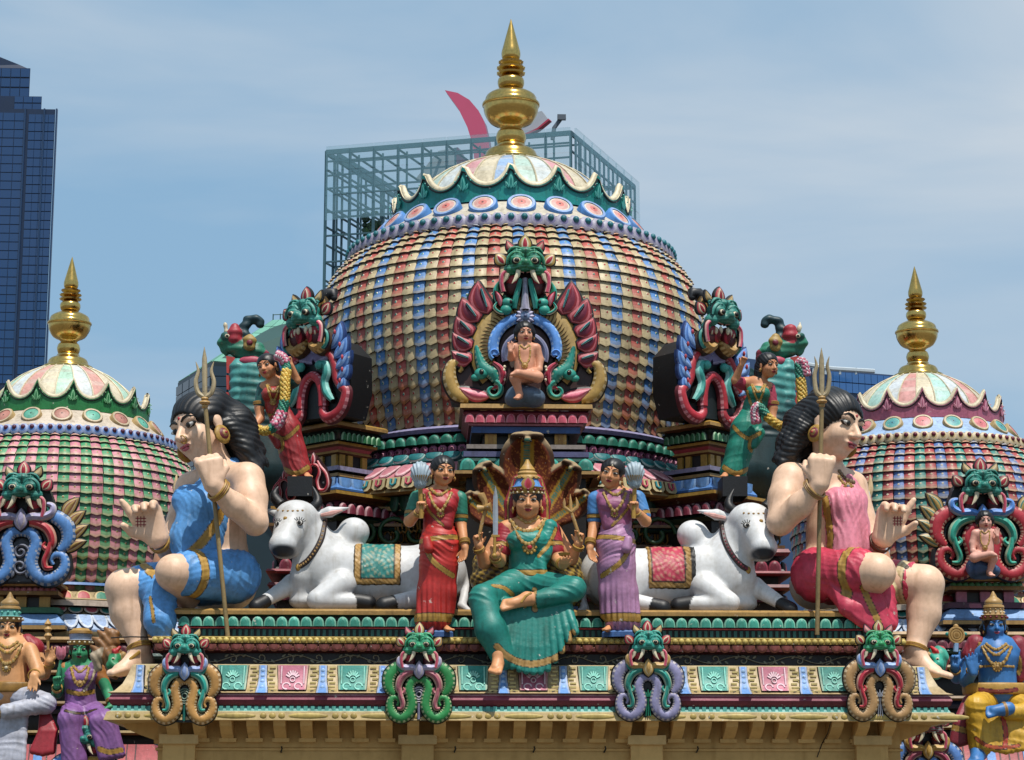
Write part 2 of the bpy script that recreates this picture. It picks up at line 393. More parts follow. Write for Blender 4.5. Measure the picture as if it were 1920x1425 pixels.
# ================================================================ ground and town behind
g = MB(); g.face([g.pt(p) for p in ((-900, -700, 0), (900, -700, 0), (900, 1500, 0), (-900, 1500, 0))], lin('#5f5b54'))
tag(g.build('ground', None, WALL, smooth=0), 'sunlit grey street ground below the temple', kind='structure')
GL_BLUE = glassmat('blue_curtain_glass', (.008, .042, .13), 1, .08); GL_DK = glassmat('dark_curtain_glass', (.006, .02, .035), 1, .1)
GL_CLR = glassmat('pale_screen_glass', (.22, .42, .50), .2, .05); GL_MID = glassmat('bright_blue_glass', (.03, .11, .30), 1, .15)
def panes(root, name, m, A, B, z0, z1, nx, nz, gapx=.1, gapz=.1, out=.05, dark=None):
    # grid of separate panes on the vertical wall from A to B (x,y), sharing one mesh
    A, B = Vector((*A, 0)), Vector((*B, 0)); d = (B-A); wl = d.length; ang = math.atan2(d.y, d.x); pw, ph = wl/nx, (z1-z0)/nz
    b = MB(); b.box((0, 0, 0), (pw*(1-gapx), .16, ph*(1-gapz)), (.1, .1, .1)); me = b.mesh(name, m, smooth=0)
    nrm = Vector((d.y, -d.x, 0)).normalized()
    for i in range(nx):
        for j in range(nz):
            p = A+d*((i+.5)/nx)+nrm*out; p.z = z0+(j+.5)*ph
            put(name, me, root, p-root.location, (random.uniform(-.006, .006), 0, ang+random.uniform(-.012, .012)))
def block(mb, pts, z0, z1, col, top=None):
    mb.loops([[(x, y, z) for x, y in pts] for z in (z0, z1)], col, cap1=top or col)
NB = lin('#152845')
# --- blue glass tower at the far left
t = thing('glass_tower', 'tall dark blue glass skyscraper with stepped top at the left picture edge', 'skyscraper', P(40, 1560, 250)*1)
t.location.z = 0
mb = MB(); YT = 250
def xz(px, py, Y=YT): p = P(px, py, Y); return p.x, p.z
x0 = P(-160, 400, YT).x; xa, za = xz(104, 205); xb, zb = xz(77, 178); xc, zc = xz(54, 122)
bk = lambda x, y: CAM.x+(x-CAM.x)*(271+20)/(y+21)-.6
block(mb, [(x0, YT), (xa, YT), (bk(xa, YT), YT+20), (x0, YT+20)], 0, za, NB)
block(mb, [(x0, YT+.6), (xb, YT+.6), (bk(xb, YT+.6), YT+19), (x0, YT+19)], za, zb, NB)
block(mb, [(x0, YT+1.2), (xc, YT+1.2), (bk(xc, YT+1.2), YT+18), (x0, YT+18)], zb, zc, NB)
sl_ = MB(); p = P(0, 102, YT); sl_.loops([[(x0, YT+1.4, zc), (xc-.3, YT+1.4, zc), (bk(xc, YT+1)-.3, YT+17, zc), (x0, YT+17, zc)], [(x0, YT+1.6, p.z+(p.z-zc)*2.9), (xc-1.5, YT+1.6, zc+.6), (bk(xc, YT+1)-1.5, YT+16, zc+.6), (x0, YT+16, p.z+(p.z-zc)*2.9)]], NB, cap1=NB)
wpart(mb, 'tower_frame', t, FAR, 0); wpart(sl_, 'roof', t, FAR, 0)
z6 = P(50, 720, YT).z
xm = P(46, 400, YT).x
panes(t, 'glass_pane', GL_BLUE, (xm, YT), (xa, YT), z6, P(46, 214, YT).z, 4, 30, .05, .10)
panes(t, 'glass_pane', GL_BLUE, (x0+6, YT), (xm-.3, YT), z6, za-.5, 5, 31, .05, .10, .02)
panes(t, 'glass_pane', GL_BLUE, (xm-2, YT+.6), (xb, YT+.6), za, zb, 3, 2, .07, .16)
panes(t, 'glass_pane', GL_BLUE, (x0+6, YT+1.2), (xc, YT+1.2), zb, zc, 6, 3, .07, .16)
fin = MB()
for px_ in (44, 80, 103): q = P(px_, 300, YT).x; fin.box((q, YT-.1, (z6+za)/2), (.18, .5, za-z6), lin('#1d3a5e'))
wpart(fin, 'mullion', t, FAR, 0)
# --- steel framed roof garden behind the dome
SC_ = lin('#375a66'); SD_ = lin('#42626c')
Ca, La, Ra = P(1070, 247, 150), P(612, 290, 156), P(1190, 356, 165)
zt = Ca.z; La.z = zt; Ra.z = zt
t = thing('rooftop_frame_building', 'steel and glass lattice frame on the office block behind the main dome', 'building', (Ca.x-8, 152, 0))
def seg(a, b, w_, col, mb): 
    mb.tube([a, b], w_*.7, col, seg=4)
def fr(A, B, nx, zs, back=1.0, cw=.2):
    A, B = Vector(A), Vector(B); d = B-A; ang = math.atan2(d.y, d.x)
    for i in range(nx+1):
        p = A+d*(i/nx); c = MB(); c.box((0, 0, 0), (cw, cw, zt-zs[0]), SC_)
        put('steel_column', c.mesh('steel_column', STEEL, 0), t, Vector((p.x, p.y, (zt+zs[0])/2))-t.location, (0, 0, ang))
    for z in zs[1:]:
        m_ = (A+B)/2; c = MB(); c.box((0, 0, 0), (d.length, .14, .13 if z < zt-.15 else .4), SC_)
        put('steel_beam', c.mesh('steel_beam', STEEL, 0), t, Vector((m_.x, m_.y, z))-t.location, (0, 0, ang))
zl = [zt-14.5, zt-1.55, zt-3.1, zt-4.9, zt-6.4, zt-7.9, zt-9.4, zt-10.9, zt-.1]
inL = La+(Ra-Ca)*.85; 
fr(La, Ca, 10, [zl[0], zt-.9, zt-.1, zt-2.1, zt-3.2, zt-5.2, zt-7.2, zt-9.4, zt-11.4])
fr(La.lerp(inL, .12), Ca.lerp(Ra, .12), 10, [zl[0], zt-.5, zt-3.2, zt-5.2, zt-9.4], cw=.14)
fr(Ca, Ra, 14, zl, cw=.15); fr(inL, La, 9, zl, cw=.15)
fr(inL+Vector((.9, 0, 0)), La+Vector((.9, .6, 0)), 6, zl[:6]+zl[-1:], cw=.13)
fr(inL, Ra, 12, [zl[0], zt-.1, zt-3], cw=.2)
dia = MB()
for i in range(7):
    a = La.lerp(Ca, i/10); b = inL.lerp(Ra, i/10); dia.tube([a-Vector((0, 0, .3)), b-Vector((0, 0, .3))], .12, SC_, 4)
wpart(dia, 'roof_girder', t, STEEL, 0)
panes(t, 'glass_pane', GL_CLR, (La.x, La.y-.3), (Ca.x, Ca.y-.3), zt-6, zt+.3, 10, 3, .03, .03)
panes(t, 'glass_pane', GL_CLR, (Ca.x+.3, Ca.y-.2), (Ra.x+.3, Ra.y-.2), zt-14, zt+.3, 8, 5, .03, .03)
core = MB(); cz = P(700, 470, 158).z
block(core, [(La.x+.6, La.y+.8), (Ca.x-.6, Ca.y+1.2), (Ra.x-.6, Ra.y), (inL.x+.6, inL.y)], 0, cz-3.5, lin('#3d5a62'), lin('#55706f'))
wpart(core, 'roof_terrace', t, FAR, 0)
bush = MB()
for i in range(60):
    q = P(random.uniform(680, 722), random.gauss(432, 14), 157); bush.ell(q, random.uniform(.12, .4), mixc(lin('#1e3a2a'), lin('#3a5a3a'), random.random()), 5, 3)
wpart(bush, 'potted_shrubs', t, FAR, 0)
# curved pink fin, grey shards and davit on that roof
def plate(pts, Y, th, col, name, root, side=None):
    b = MB(); q = [P(x, y, Y) for x, y in pts]
    b.loops([[tuple(p) for p in q], [(p.x+.25, p.y+th, p.z) for p in q]], side or col, cap0=col, cap1=col); wpart(b, name, root, FAR, 0)
f1 = thing('roof_fin', 'curved pink sail-like fin rising behind the steel lattice roof', 'roof sculpture', (P(880, 290, 158).x, 158, P(880, 320, 158).z))
plate([(834, 169), (858, 174), (880, 187), (897, 207), (908, 228), (916, 262), (922, 330), (893, 330), (886, 270), (876, 238), (860, 205)], 158, 1.2, lin('#b8506c'), 'fin_skin', f1, lin('#7d3350'))
f2 = thing('roof_fin', 'grey slanted blade with a red edge right of the big golden finial', 'roof sculpture', (P(1010, 240, 159).x, 159, P(1000, 300, 159).z))
plate([(985, 215), (1016, 208), (1028, 224), (1007, 241), (984, 250), (960, 330), (945, 330)], 159, .6, lin('#9aa0a8'), 'blade', f2)
plate([(1028, 222), (1030, 225), (1008, 243), (984, 254), (984, 250), (1007, 240)], 158.6, .5, lin('#9c2f45'), 'red_edge', f2)
f3 = thing('roof_shard', 'grey triangular roof shard inside the steel lattice left of the dome crown', 'roof sculpture', (P(830, 320, 157).x, 157, P(830, 350, 157).z))
plate([(780, 334), (822, 283), (848, 278), (862, 330), (830, 352)], 157, .8, lin('#87939a'), 'grey_face', f3)
plate([(848, 278), (858, 276), (882, 318), (862, 334)], 157.2, .6, lin('#5d3a52'), 'dark_edge', f3)
f4 = thing('roof_davit', 'small grey window-cleaning crane arm on the steel roof corner', 'crane', P(1040, 262, 156))
d_ = MB(); d_.tube([P(1036, 262, 156), P(1039, 240, 156), P(1052, 222, 156), P(1060, 219, 156)], .18, lin('#4c5560'), 6); wpart(d_, 'jib', f4, STEEL)
d_ = MB(); d_.box(P(1053, 220, 155.8), (.7, .3, .45), lin('#4c5560')); d_.tube([P(1052, 221, 155.8), P(1060, 225, 155.8)], .07, lin('#4c5560'), 5); wpart(d_, 'winch', f4, STEEL)
# --- green tiled hip roof block, left
YB = 120
t = thing('green_roof_building', 'office block with pale green hipped glass roof behind the left dragon', 'building', (P(450, 900, YB).x, YB, 0))
c0, c1, c2 = P(398, 678, YB), P(333, 735, YB+7), P(700, 705, YB+5)
b = MB(); c1.z = c0.z; c2.z = c0.z
far = Vector((c2.x, YB+16, c0.z)); block(b, [(c0.x, c0.y), (c2.x, c2.y), (far.x, far.y), (c1.x, c1.y)], 0, c0.z, lin('#16262c')); wpart(b, 'block_wall', t, FAR, 0)
ap0, ap1 = P(512, 601, YB+7), P(620, 596, YB+8)
def slope(A, B, C_, D, nu, nv, name, m, h=.06):
    for i in range(nu):
        for j in range(nv):
            f = lambda u, v: (A.lerp(B, u)).lerp(D.lerp(C_, u), v)
            e = .03; q = [f((i+e)/nu, (j+e)/nv), f((i+1-e)/nu, (j+e)/nv), f((i+1-e)/nu, (j+1-e)/nv), f((i+e)/nu, (j+1-e)/nv)]
            n_ = (q[1]-q[0]).cross(q[3]-q[0]).normalized()*h
            bb = MB(); k = random.uniform(.88, 1.08); cc = tuple(x*k for x in lin('#6fa794'))
            bb.loops([[tuple(p) for p in q], [tuple(p+n_) for p in q]], cc, cap1=cc); wpart(bb, name, t, m, 0)
under = MB(); under.face([under.pt(p) for p in (c0, c2, ap1, ap0)], lin('#2c4a44')); under.face([under.pt(p) for p in (c1, c0, ap0)], lin('#2c4a44')); wpart(under, 'roof', t, FAR, 0)
slope(c0, c2, ap1, ap0, 9, 6, 'roof_panel', FAR); slope(c1, c0, ap0, ap0*1, 3, 6, 'roof_panel', FAR)
panes(t, 'glass_pane', GL_DK, (c1.x, c1.y), (c0.x, c0.y), P(380, 880, YB).z, c0.z-.3, 5, 10, .08, .08)
panes(t, 'glass_pane', GL_DK, (c0.x, c0.y), (c0.x+6, c0.y+.4), P(380, 880, YB).z, c0.z-.3, 6, 10, .08, .08)
rl = MB()
for i in range(9): q = ap0.lerp(ap1, i/8); rl.tube([q, q+Vector((0, 0, .45))], .04, lin('#3c5a58'), 4)
rl.tube([ap0+Vector((0, 0, .4)), ap1+Vector((0, 0, .4))], .03, lin('#3c5a58'), 4); wpart(rl, 'ridge_railing', t, STEEL, 0)
# --- blue block, right
YR = 140
t = thing('blue_glass_building', 'low blue glass building with white roof pipe behind the right trident', 'building', (P(1580, 900, YR).x, YR, 0))
a0, a1 = P(1400, 700, YR-6), P(1548, 693, YR); a2 = P(1690, 703, YR+2); a0.z = a2.z = a1.z
b = MB(); block(b, [(a0.x, a0.y+2), (a1.x, a1.y), (a2.x, a2.y), (a2.x, a2.y+15), (a0.x, a0.y+15)], 0, a1.z, lin('#34496a')); wpart(b, 'block_wall', t, FAR, 0)
zz = P(1600, 735, YR).z
panes(t, 'glass_pane', GL_MID, (a1.x, a1.y), (a2.x, a2.y), zz, a1.z-.1, 12, 2, .06, .1)
panes(t, 'glass_pane', GL_BLUE, (a1.x, a1.y), (a2.x, a2.y), P(1600, 870, YR).z, zz-.3, 12, 5, .06, .25)
b = MB(); b.tube([P(1512, 683, YR-1), P(1560, 691, YR-1), P(1640, 696, YR-1)], .17, lin('#b9c4cc'), 6)
for px_ in (1525, 1548, 1575, 1605): b.tube([P(px_, 690, YR-1), P(px_, 702, YR-1)], .1, lin('#b9c4cc'), 5)
wpart(b, 'roof_pipe', t, STEEL)

# ================================================================ domes
def finial(name, label, cx, cy, zb, k, seg=32):
    t = thing(name, label, 'finial', (cx, cy, zb), 'golden finials on the domes')
    u = k*U(957, 290, 4.6)
    prof = dict(base=[(62, -4), (62, 3), (52, 6), (49, 14), (44, 22), (30, 28), (27, 33)], lower_bulb=[(20, 33), (25, 36), (28, 44), (28, 50), (25, 58), (20, 61)],
        pot=[(19, 61), (24, 68), (40, 76), (50, 92), (52, 104), (54, 106), (54, 110), (50, 112), (46, 124), (30, 133), (17, 137)],
        upper_bulb=[(16, 137), (22, 140), (25, 147), (24, 156), (17, 162)], collar=[(14, 162), (24, 165), (25, 168), (15, 171), (24, 175), (25, 178), (15, 182), (21, 186), (22, 189), (13, 192)],
        spire=[(13, 192), (17, 196), (18, 206), (15, 218), (9, 240), (4, 258), (0.5, 270)])
    for n_, pr in prof.items():
        pts = [pr[0]]
        if n_ in ('pot', 'lower_bulb', 'upper_bulb', 'spire', 'base'): pr = [tuple(q) for q in smoothpath(pr, 3)]
        b = MB(); lp = []
        for r_, z in pr:
            lp.append([((r_*u*(1+(.1*(j % 2) if n_ == 'collar' and r_ > 20 else 0)))*math.sin(2*PI*j/seg), -(r_*u)*math.cos(2*PI*j/seg), z*u*1.055) for j in range(seg)])
        b.loops(lp, (1, 1, 1), cap0=(1, 1, 1), cap1=(1, 1, 1)); b.build(n_, t, GOLD, 60 if n_ == 'base' else 45)
    return t
def dome(name, label, cx, cy, prof, zt_, tilecols, ncol, nrow, crown, kr, pal, span, cap_cols, nd=23, jew=None):
    """prof: dict of heights/radii in metres (z absolute)."""
    t = thing(name, label, 'dome', (cx, cy, prof['z'][-1]), 'tiled temple domes')
    R0 = t.location
    # tile field profile resampled by arc length
    rz = np.array(smoothpath(list(zip(prof['r'], prof['z'])), 8)); dl = np.r_[0, np.cumsum(np.hypot(*np.diff(rz, axis=0).T))]
    at_ = lambda s_: (np.interp(s_*dl[-1], dl, rz[:, 0]), np.interp(s_*dl[-1], dl, rz[:, 1]))
    b = MB(); b.lathe([at_(i/16) for i in range(17)], (cx, cy), 64, lin('#221a16')); wpart(b, 'shell', t)
    pitch = 2*PI/ncol; cells = []
    def tile_pts(mb, i, ci, ang):
        c = tilecols[ci]; f0, f1 = (i/nrow)**1.18, ((i+1)/nrow)**1.18
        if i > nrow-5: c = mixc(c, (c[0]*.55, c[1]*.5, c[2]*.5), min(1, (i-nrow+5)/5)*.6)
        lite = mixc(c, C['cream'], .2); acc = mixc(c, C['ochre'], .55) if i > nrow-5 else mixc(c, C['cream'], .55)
        hw = pitch*.49; jit = random.uniform(-.004, .004)
        def pt(u, s_, off):
            r_, z = at_(min(s_, 1.04)); r2, z2 = at_(min(max(s_-.01, 0), 1)); r3, z3 = at_(min(s_+.01, 1))
            tx, tz = r3-r2, z3-z2; l = math.hypot(tx, tz) or 1; nx, nz = -tz/l, tx/l
            if s_ > 1: z -= (s_-1)*dl[-1]
            rr = r_+nx*off; a = ang+u*hw
            return (cx+rr*math.sin(a), cy-rr*math.cos(a), z+nz*off)
        fl = (f1-f0); lift = .026
        pz = .10+.26*max(0, (i-nrow*.45)/(nrow*.55))
        rows_ = [(f0-.1*fl, .008, 0), (f0+.62*fl, .008+lift*.62, pz*.2), (f0+.84*fl, .016+lift*.78, pz*.6), (f0+1.0*fl, .012+lift, pz), (f0+1.0*fl, .0+lift*.35, pz)]
        lp = [[pt(-1, s_, o), pt(-.5, s_+pk*fl*.5, o+.016), pt(0, s_+pk*fl, o+.024), pt(.5, s_+pk*fl*.5, o+.016), pt(1, s_, o)] for s_, o, pk in rows_]
        mb.loops(lp, [c, lite, acc, (.02, .015, .015)], closed=False)
        for e in (0, 4): mb.face([mb.pt(l_[e]) for l_ in lp[:4]], tuple(q*.4 for q in c))
        # raised jewel
        jc = (jew or [C['teal']]*len(tilecols))[ci]
        q = [pt(.26*math.cos(k*PI/3), f0+(.52+.15*math.sin(k*PI/3))*fl, .027+lift*.5) for k in range(6)]
        q2 = [pt(.15*math.cos(k*PI/3), f0+(.52+.085*math.sin(k*PI/3))*fl, .035+lift*.5) for k in range(6)]
        mb.loops([q, q2], C['bone'], cap1=jc)
    pc = len(tilecols)
    for i in range(nrow):
        for j in range(ncol):
            a = j*pitch; a = (a+PI) % (2*PI)-PI
            if span[0] <= a <= span[1]: cells.append((abs(a-.06)+i*.012, i, j, a))
    cells.sort(); near, rest = cells[:298], cells[298:]
    cache = {}
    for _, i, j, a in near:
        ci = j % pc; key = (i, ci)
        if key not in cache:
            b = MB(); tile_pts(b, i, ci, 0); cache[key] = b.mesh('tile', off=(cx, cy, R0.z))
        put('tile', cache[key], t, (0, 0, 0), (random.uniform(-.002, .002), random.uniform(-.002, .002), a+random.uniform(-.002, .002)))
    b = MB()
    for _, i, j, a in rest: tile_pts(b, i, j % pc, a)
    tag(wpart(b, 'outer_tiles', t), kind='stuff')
    # bead ring
    rb, zb = prof['bead']
    b = MB(); b.lathe([(rb-.1, zb+.09*kr), (rb+.02, zb+.07*kr), (rb+.05, zb), (rb, zb-.06*kr), (rb-.1, zb-.08*kr)], (cx, cy), 72, pal['beadbase']); wpart(b, 'bead_band', t)
    b = MB(); u = .062*kr; n_ = 8
    b.loops([[(math.sin(2*PI*k/16)*u*1.35*q*(1+.12*(k % 2)), -o*u, -.25*u+math.cos(2*PI*k/16)*u*1.35*q*(1+.12*(k % 2))) for k in range(16)] for q, o in ((1, -.5), (1.0, .35), (.6, .75))], [pal['bead'], mixc(pal['bead'], C['white'], .3)], cap1=pal['bead'])
    b.ell((0, -.75*u, .1*u), u*.62, pal['ball'], 8, 5)
    nb = 84
    ring([b.mesh('flower_bead')], 'flower_bead', t, (cx, cy), rb+.085, zb, -PI*.62, PI*.62, int(nb*.62), tilt=-.25)
    # shoulder with discs
    rc, zc_ = prof['crown']
    sh = [tuple(q) for q in smoothpath([(rb, zb+.05*kr), ((rb*1.35+rc)/2.3, zb*.55+zc_*.45), (rc+.06, zc_-.05*kr), (rc-.02, zc_)], 4)]
    b = MB(); b.lathe(sh, (cx, cy), 72, [pal['shoulder']]*9+[pal['shoulder2']]*4); wpart(b, 'shoulder', t)
    rd = rb*.44+rc*.56; zd = zb*.47+zc_*.53+.02*kr; sl2 = math.atan2(rb-rc, zc_-zb)
    for col_i in range(len(pal['disc'])):
        dc = pal['disc'][col_i]; b = MB(); q = .165*kr
        lp = [[(math.sin(2*PI*k/20)*rr*q, -o*q, math.cos(2*PI*k/20)*rr*q*.95) for k in range(20)] for rr, o in ((1, -.3), (1, .42), (.93, .52), (.74, .52), (.72, .47), (.6, .5), (.3, .54), (.08, .56))]
        b.loops(lp, [dc[0], dc[0], mixc(dc[0], C['white'], .25), C['dark'], dc[1], mixc(dc[1], dc[2], .6), dc[2]], cap1=C['dark']); dme = b.mesh('disc', smooth=50)
        for k in range(nd):
            if k % len(pal['disc']) == col_i:
                a = 2*PI*k/nd+prof.get('droll', .03); a = (a+PI) % (2*PI)-PI
                if abs(a) < 2.1: put('disc', dme, t, Vector((cx+rd*math.sin(a), cy-rd*math.cos(a), zd))-R0, (-sl2*.75, 0, a), (1, 1, 1))
    # scalloped crown
    npt = prof.get('npt', 16); sub = 16; tot = npt*sub; zv, ztip, ro = crown
    hs = []
    for j in range(tot):
        q = ((j+sub*prof.get('croll', 0)) % sub)/sub*2-1; hs.append(zv+(ztip-zv)*(1-math.sqrt(max(0, 1-q*q)))**1.0)
    lp0, lpm, lp1, lpi = [], [], [], []
    for j in range(tot):
        a = 2*PI*j/tot; sn, cs = math.sin(a), -math.cos(a)
        r1 = rc+.05*kr+(ro-rc)*((hs[j]-zc_)/(ztip-zc_))**1.3
        lp0.append((cx+(rc+.05*kr)*sn, cy+(rc+.05*kr)*cs, zc_-.02)); lpm.append((cx+(rc*.5+r1*.5+.025)*sn, cy+(rc*.5+r1*.5+.025)*cs, (zc_+hs[j])/2)); lp1.append((cx+r1*sn, cy+r1*cs, hs[j])); lpi.append((cx+(r1-.09*kr)*sn, cy+(r1-.09*kr)*cs, hs[j]))
    lpb = [(cx+(rc-.1)*math.sin(2*PI*j/tot), cy-(rc-.1)*math.cos(2*PI*j/tot), zc_-.02) for j in range(tot)]
    b = MB(); b.loops([lp0, lpm, lp1, lpi, lpb], [pal['crown'], pal['crown'], C['bone'], C['bone']]); wpart(b, 'crown_band', t, smooth=60)
    b = MB(); b.tube([Vector(p)*.5+Vector(q)*.5+Vector((0, 0, .008)) for p, q in zip(lp1, lpi)], [.046*kr*(1-.45*((h_-zv)/(ztip-zv))) for h_ in hs], C['bone'], 6, closed=True); wpart(b, 'crown_rim', t, smooth=70)
    b = MB(); dk = [Vector(p)*.86+Vector(q)*.14 for p, q in zip(lp1, lp0)]
    b.tube([p+Vector((0, -.012, 0)) for p in dk], .012*kr, C['black'], 5, closed=True); wpart(b, 'crown_outline', t, smooth=70)
    b = MB(); ht = ztip-zc_; lt = pal['motif']
    for (bx, bz, tx, tz, wd) in ((0, .18, 0, .55, .09), (-.05, .2, -.13, .36, .05), (.05, .2, .13, .36, .05)): b.leaf((bx*ht, bz*ht), (tx*ht, tz*ht), wd*ht*1.6, .012, [pal['crown'], lt, pal['crown']])
    for k in range(-2, 3):
        if k: b.ell((k*.1*ht, -.01, (.3-.022*abs(k))*ht*0+(.62-.1*abs(k))*ht), (.018*ht, .01, .018*ht), lt, 6, 4)
    me_ = b.mesh('motif')
    for k in range(npt):
        a = 2*PI*k/npt-2*PI*prof.get('croll', 0)/npt; a = (a+PI) % (2*PI)-PI
        if abs(a) < 1.7: rr = rc+.07*kr; tag(put('motif', me_, t, Vector((cx+rr*math.sin(a), cy-rr*math.cos(a), zc_+.01))-R0, (math.atan2(ro-rc, ht)*.9, 0, a)), kind='stuff')
    # painted cap above the crown
    rt = prof['rtop']; capp = [tuple(q) for q in smoothpath([(rc-.06, zc_+.02), (rc*.86, zc_+(zt_-zc_)*.42), (rc*.62, zc_+(zt_-zc_)*.76), (rt, zt_-.02)], 4)]
    nn = len(cap_cols); b = MB(); b.lathe(capp, (cx, cy), nn*6, lambda i, j: mixc(cap_cols[j % nn], lin('#cfc9bb'), (.12+.3*(i % 3 == 2)))); wpart(b, 'painted_cap', t)
    b = MB()
    for j in range(nn*6):
        a = 2*PI*(j)/(nn*6)
        b.tube([(cx+(r_+.006)*math.sin(a), cy-(r_+.006)*math.cos(a), z+.004) for r_, z in capp], .011*kr, C['bone'], 4)
    wpart(b, 'cap_rib', t)
    return t
Y0 = 4.6; cx0 = 0.0; cx0 = P(958, 480, Y0).x
zf = lambda y, r_: P(960, y, Y0-r_).z
ZS = lambda y: P(960, y, Y0).z
prof = dict(r=[1.74, 1.85, 2.10, 2.20, 2.21, 2.16, 2.06, 1.95], z=[zf(419, 1.78), ZS(502), ZS(550), ZS(605), ZS(660), ZS(720), ZS(790), zf(788, 1.98)-.02],
            bead=(1.79, zf(412, 1.83)), crown=(1.33, zf(371, 1.38)), rtop=.40, npt=16, croll=.1, droll=.035)
DC = [lin('#5688c4'), lin('#b3a27e'), lin('#b85a52'), lin('#bcab86')]
white = C['white']
dome('dome', 'large central dome of blue, red and cream tiles with teal crown', cx0, Y0, prof, ZS(306), DC, 100, 19, (zf(343, 1.45), zf(292, 1.38), 1.38), 1,
     dict(beadbase=lin('#2c2840'), bead=lin('#7d779c'), ball=lin('#1f6d78'), shoulder=lin('#c9c0ae'), shoulder2=lin('#b7c4d8'), disc=[(lin('#5b8fd0'), lin('#d9cfc4'), lin('#cf7a72'))], crown=lin('#1f857e'), motif=lin('#6dc0b4')),
     (-1.95, 1.95), [lin('#b4d2c8'), lin('#cdd8dc'), lin('#d4959c'), lin('#d8ccb0'), lin('#8fb2dc')], jew=[C['teal'], C['red'], C['teal'], C['red']])
finial('finial', 'largest golden pot-shaped finial on top of the central dome', cx0, Y0, ZS(306), 1)
def sidedome(px, yfin, label, cols, pal, capc, jew, Ys=9.0, kr=.80, kz=.905, span=(-1.9, 1.9), ncol=78):
    cx = P(px, yfin, Ys).x; zt_ = P(px, yfin, Ys).z; z0 = ZS(306); q = lambda z: zt_+(z-z0)*kz
    p = dict(r=[x*kr*(1+.0*i) for i, x in enumerate(prof['r'])], z=[q(z) for z in prof['z']], bead=(1.79*kr, q(prof['bead'][1])), crown=(1.33*kr, q(prof['crown'][1])), rtop=.36, npt=15, croll=.45, droll=.12)
    dome('dome', label, cx, Ys, p, zt_, cols, ncol, 18, (q(zf(343, 1.45)), q(zf(292, 1.38)), 1.38*kr), kr*1.02, pal, span, capc, nd=20, jew=jew)
    return cx, zt_, p
LX, LZ, LP = sidedome(127, 691, 'left side dome of green and pink tiles with green crown', [lin('#4a9a6c'), lin('#cf8797')],
    dict(beadbase=lin('#6a6488'), bead=lin('#5f84c4'), ball=lin('#5a2740'), shoulder=lin('#cdbfae'), shoulder2=lin('#bdb6c8'), disc=[(lin('#b59a6c'), lin('#a56a5c'), lin('#b88274')), (lin('#b59a6c'), lin('#4d9a84'), lin('#68b09a'))], crown=lin('#2c8048'), motif=lin('#9bd0a0')),
    [lin('#a9d0bb'), lin('#ccd6da'), lin('#d49a90'), lin('#d8ccb0')], [C['gold'], C['gold']])
finial('finial', 'golden finial on the green and pink left dome', LX, 9.0, LZ, .865)
RX, RZ, RP = sidedome(1722, 706, 'right side dome of red, teal and blue tiles with pink crown', [lin('#a8484c'), lin('#3a8a84'), lin('#a8484c'), lin('#5b78b0')],
    dict(beadbase=lin('#4d3c2c'), bead=lin('#c0a878'), ball=lin('#6b1d33'), shoulder=lin('#9fb9dc'), shoulder2=lin('#8fa9d4'), disc=[(lin('#b8a070'), lin('#6fb5a8'), lin('#4a8f98')), (lin('#b8a070'), lin('#d98f8f'), lin('#c86f74'))], crown=lin('#b3667f'), motif=lin('#e0a9b6')),
    [lin('#a4d0c8'), lin('#cdd6dd'), lin('#d49390'), lin('#d8ccb0')], [C['bone'], C['bone'], C['bone'], C['bone']], ncol=80)
finial('finial', 'golden finial on the pink-crowned right dome', RX, 9.0, RZ, .865)

# ================================================================ central shrine body
shr = thing('central_shrine', 'painted plinth, tiers and drum carrying the central dome', 'shrine', (0, 3, 6.0))
PT = lambda w_, h_, d, cols, up=True, nm='petal', pointed=0: petal(w_, h_, d, cols, up, nm, pointed)
BLK = C['black']
def drum(root, cx, cy, rows, seg=80, a0=-1.75, a1=1.75):
    for (nm, pr, cols) in rows:
        b = MB(); b.lathe(pr, (cx, cy), seg, cols, a0, a1); wpart(b, nm, root, smooth=35)
zd = lambda y, r_: P(985, y, Y0-r_).z
rows_ = [
 ('dome_lip', [(1.6, zd(792, 1.98)), (2.02, zd(794, 2.02)), (2.08, zd(798, 2.08)), (2.06, zd(806, 2.06)), (1.98, zd(809, 1.98))], [lin('#3a3a55'), lin('#8d89ac'), lin('#6b6890'), lin('#222538')]),
 ('lotus_band', [(1.98, zd(809, 1.98)), (2.06, zd(815, 2.06)), (2.02, zd(830, 2.02))], [lin('#103028'), lin('#0d2a24')]),
 ('flower_band', [(2.02, zd(830, 2.02)), (2.05, zd(848, 2.05))], [lin('#1a1020')]),
 ('scallop_band', [(2.05, zd(848, 2.05)), (2.2, zd(866, 2.2))], [lin('#1b5a5e')]),
 ('eave_roof', [(2.2, zd(865, 2.2)), (2.26, zd(866, 2.26)), (2.5, zd(887, 2.5)), (2.5, zd(893, 2.5))], [lin('#c98a92'), lin('#c47c86'), lin('#4a2026')]),
 ('eave_fascia', [(2.46, zd(889, 2.46)), (2.56, zd(914, 2.56)), (2.5, zd(919, 2.5)), (2.2, zd(921, 2.2))], [lin('#a58a5e'), lin('#8a6f46'), lin('#5a3f26')]),
 ('green_lotus_band', [(2.2, zd(921, 2.2)), (2.28, zd(935, 2.28)), (2.2, zd(958, 2.2)), (2.26, zd(962, 2.26)), (2.26, zd(968, 2.26))], [lin('#10342e'), lin('#0e2c26'), lin('#6a2a32'), lin('#6a2a32')]),
 ('gold_petal_band', [(2.26, zd(968, 2.26)), (2.1, zd(992, 2.1)), (2.0, zd(996, 2.0))], [lin('#1c140c'), lin('#1c140c')]),
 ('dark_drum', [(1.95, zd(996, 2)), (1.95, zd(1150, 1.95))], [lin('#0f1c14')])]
drum(shr, cx0, Y0, rows_)
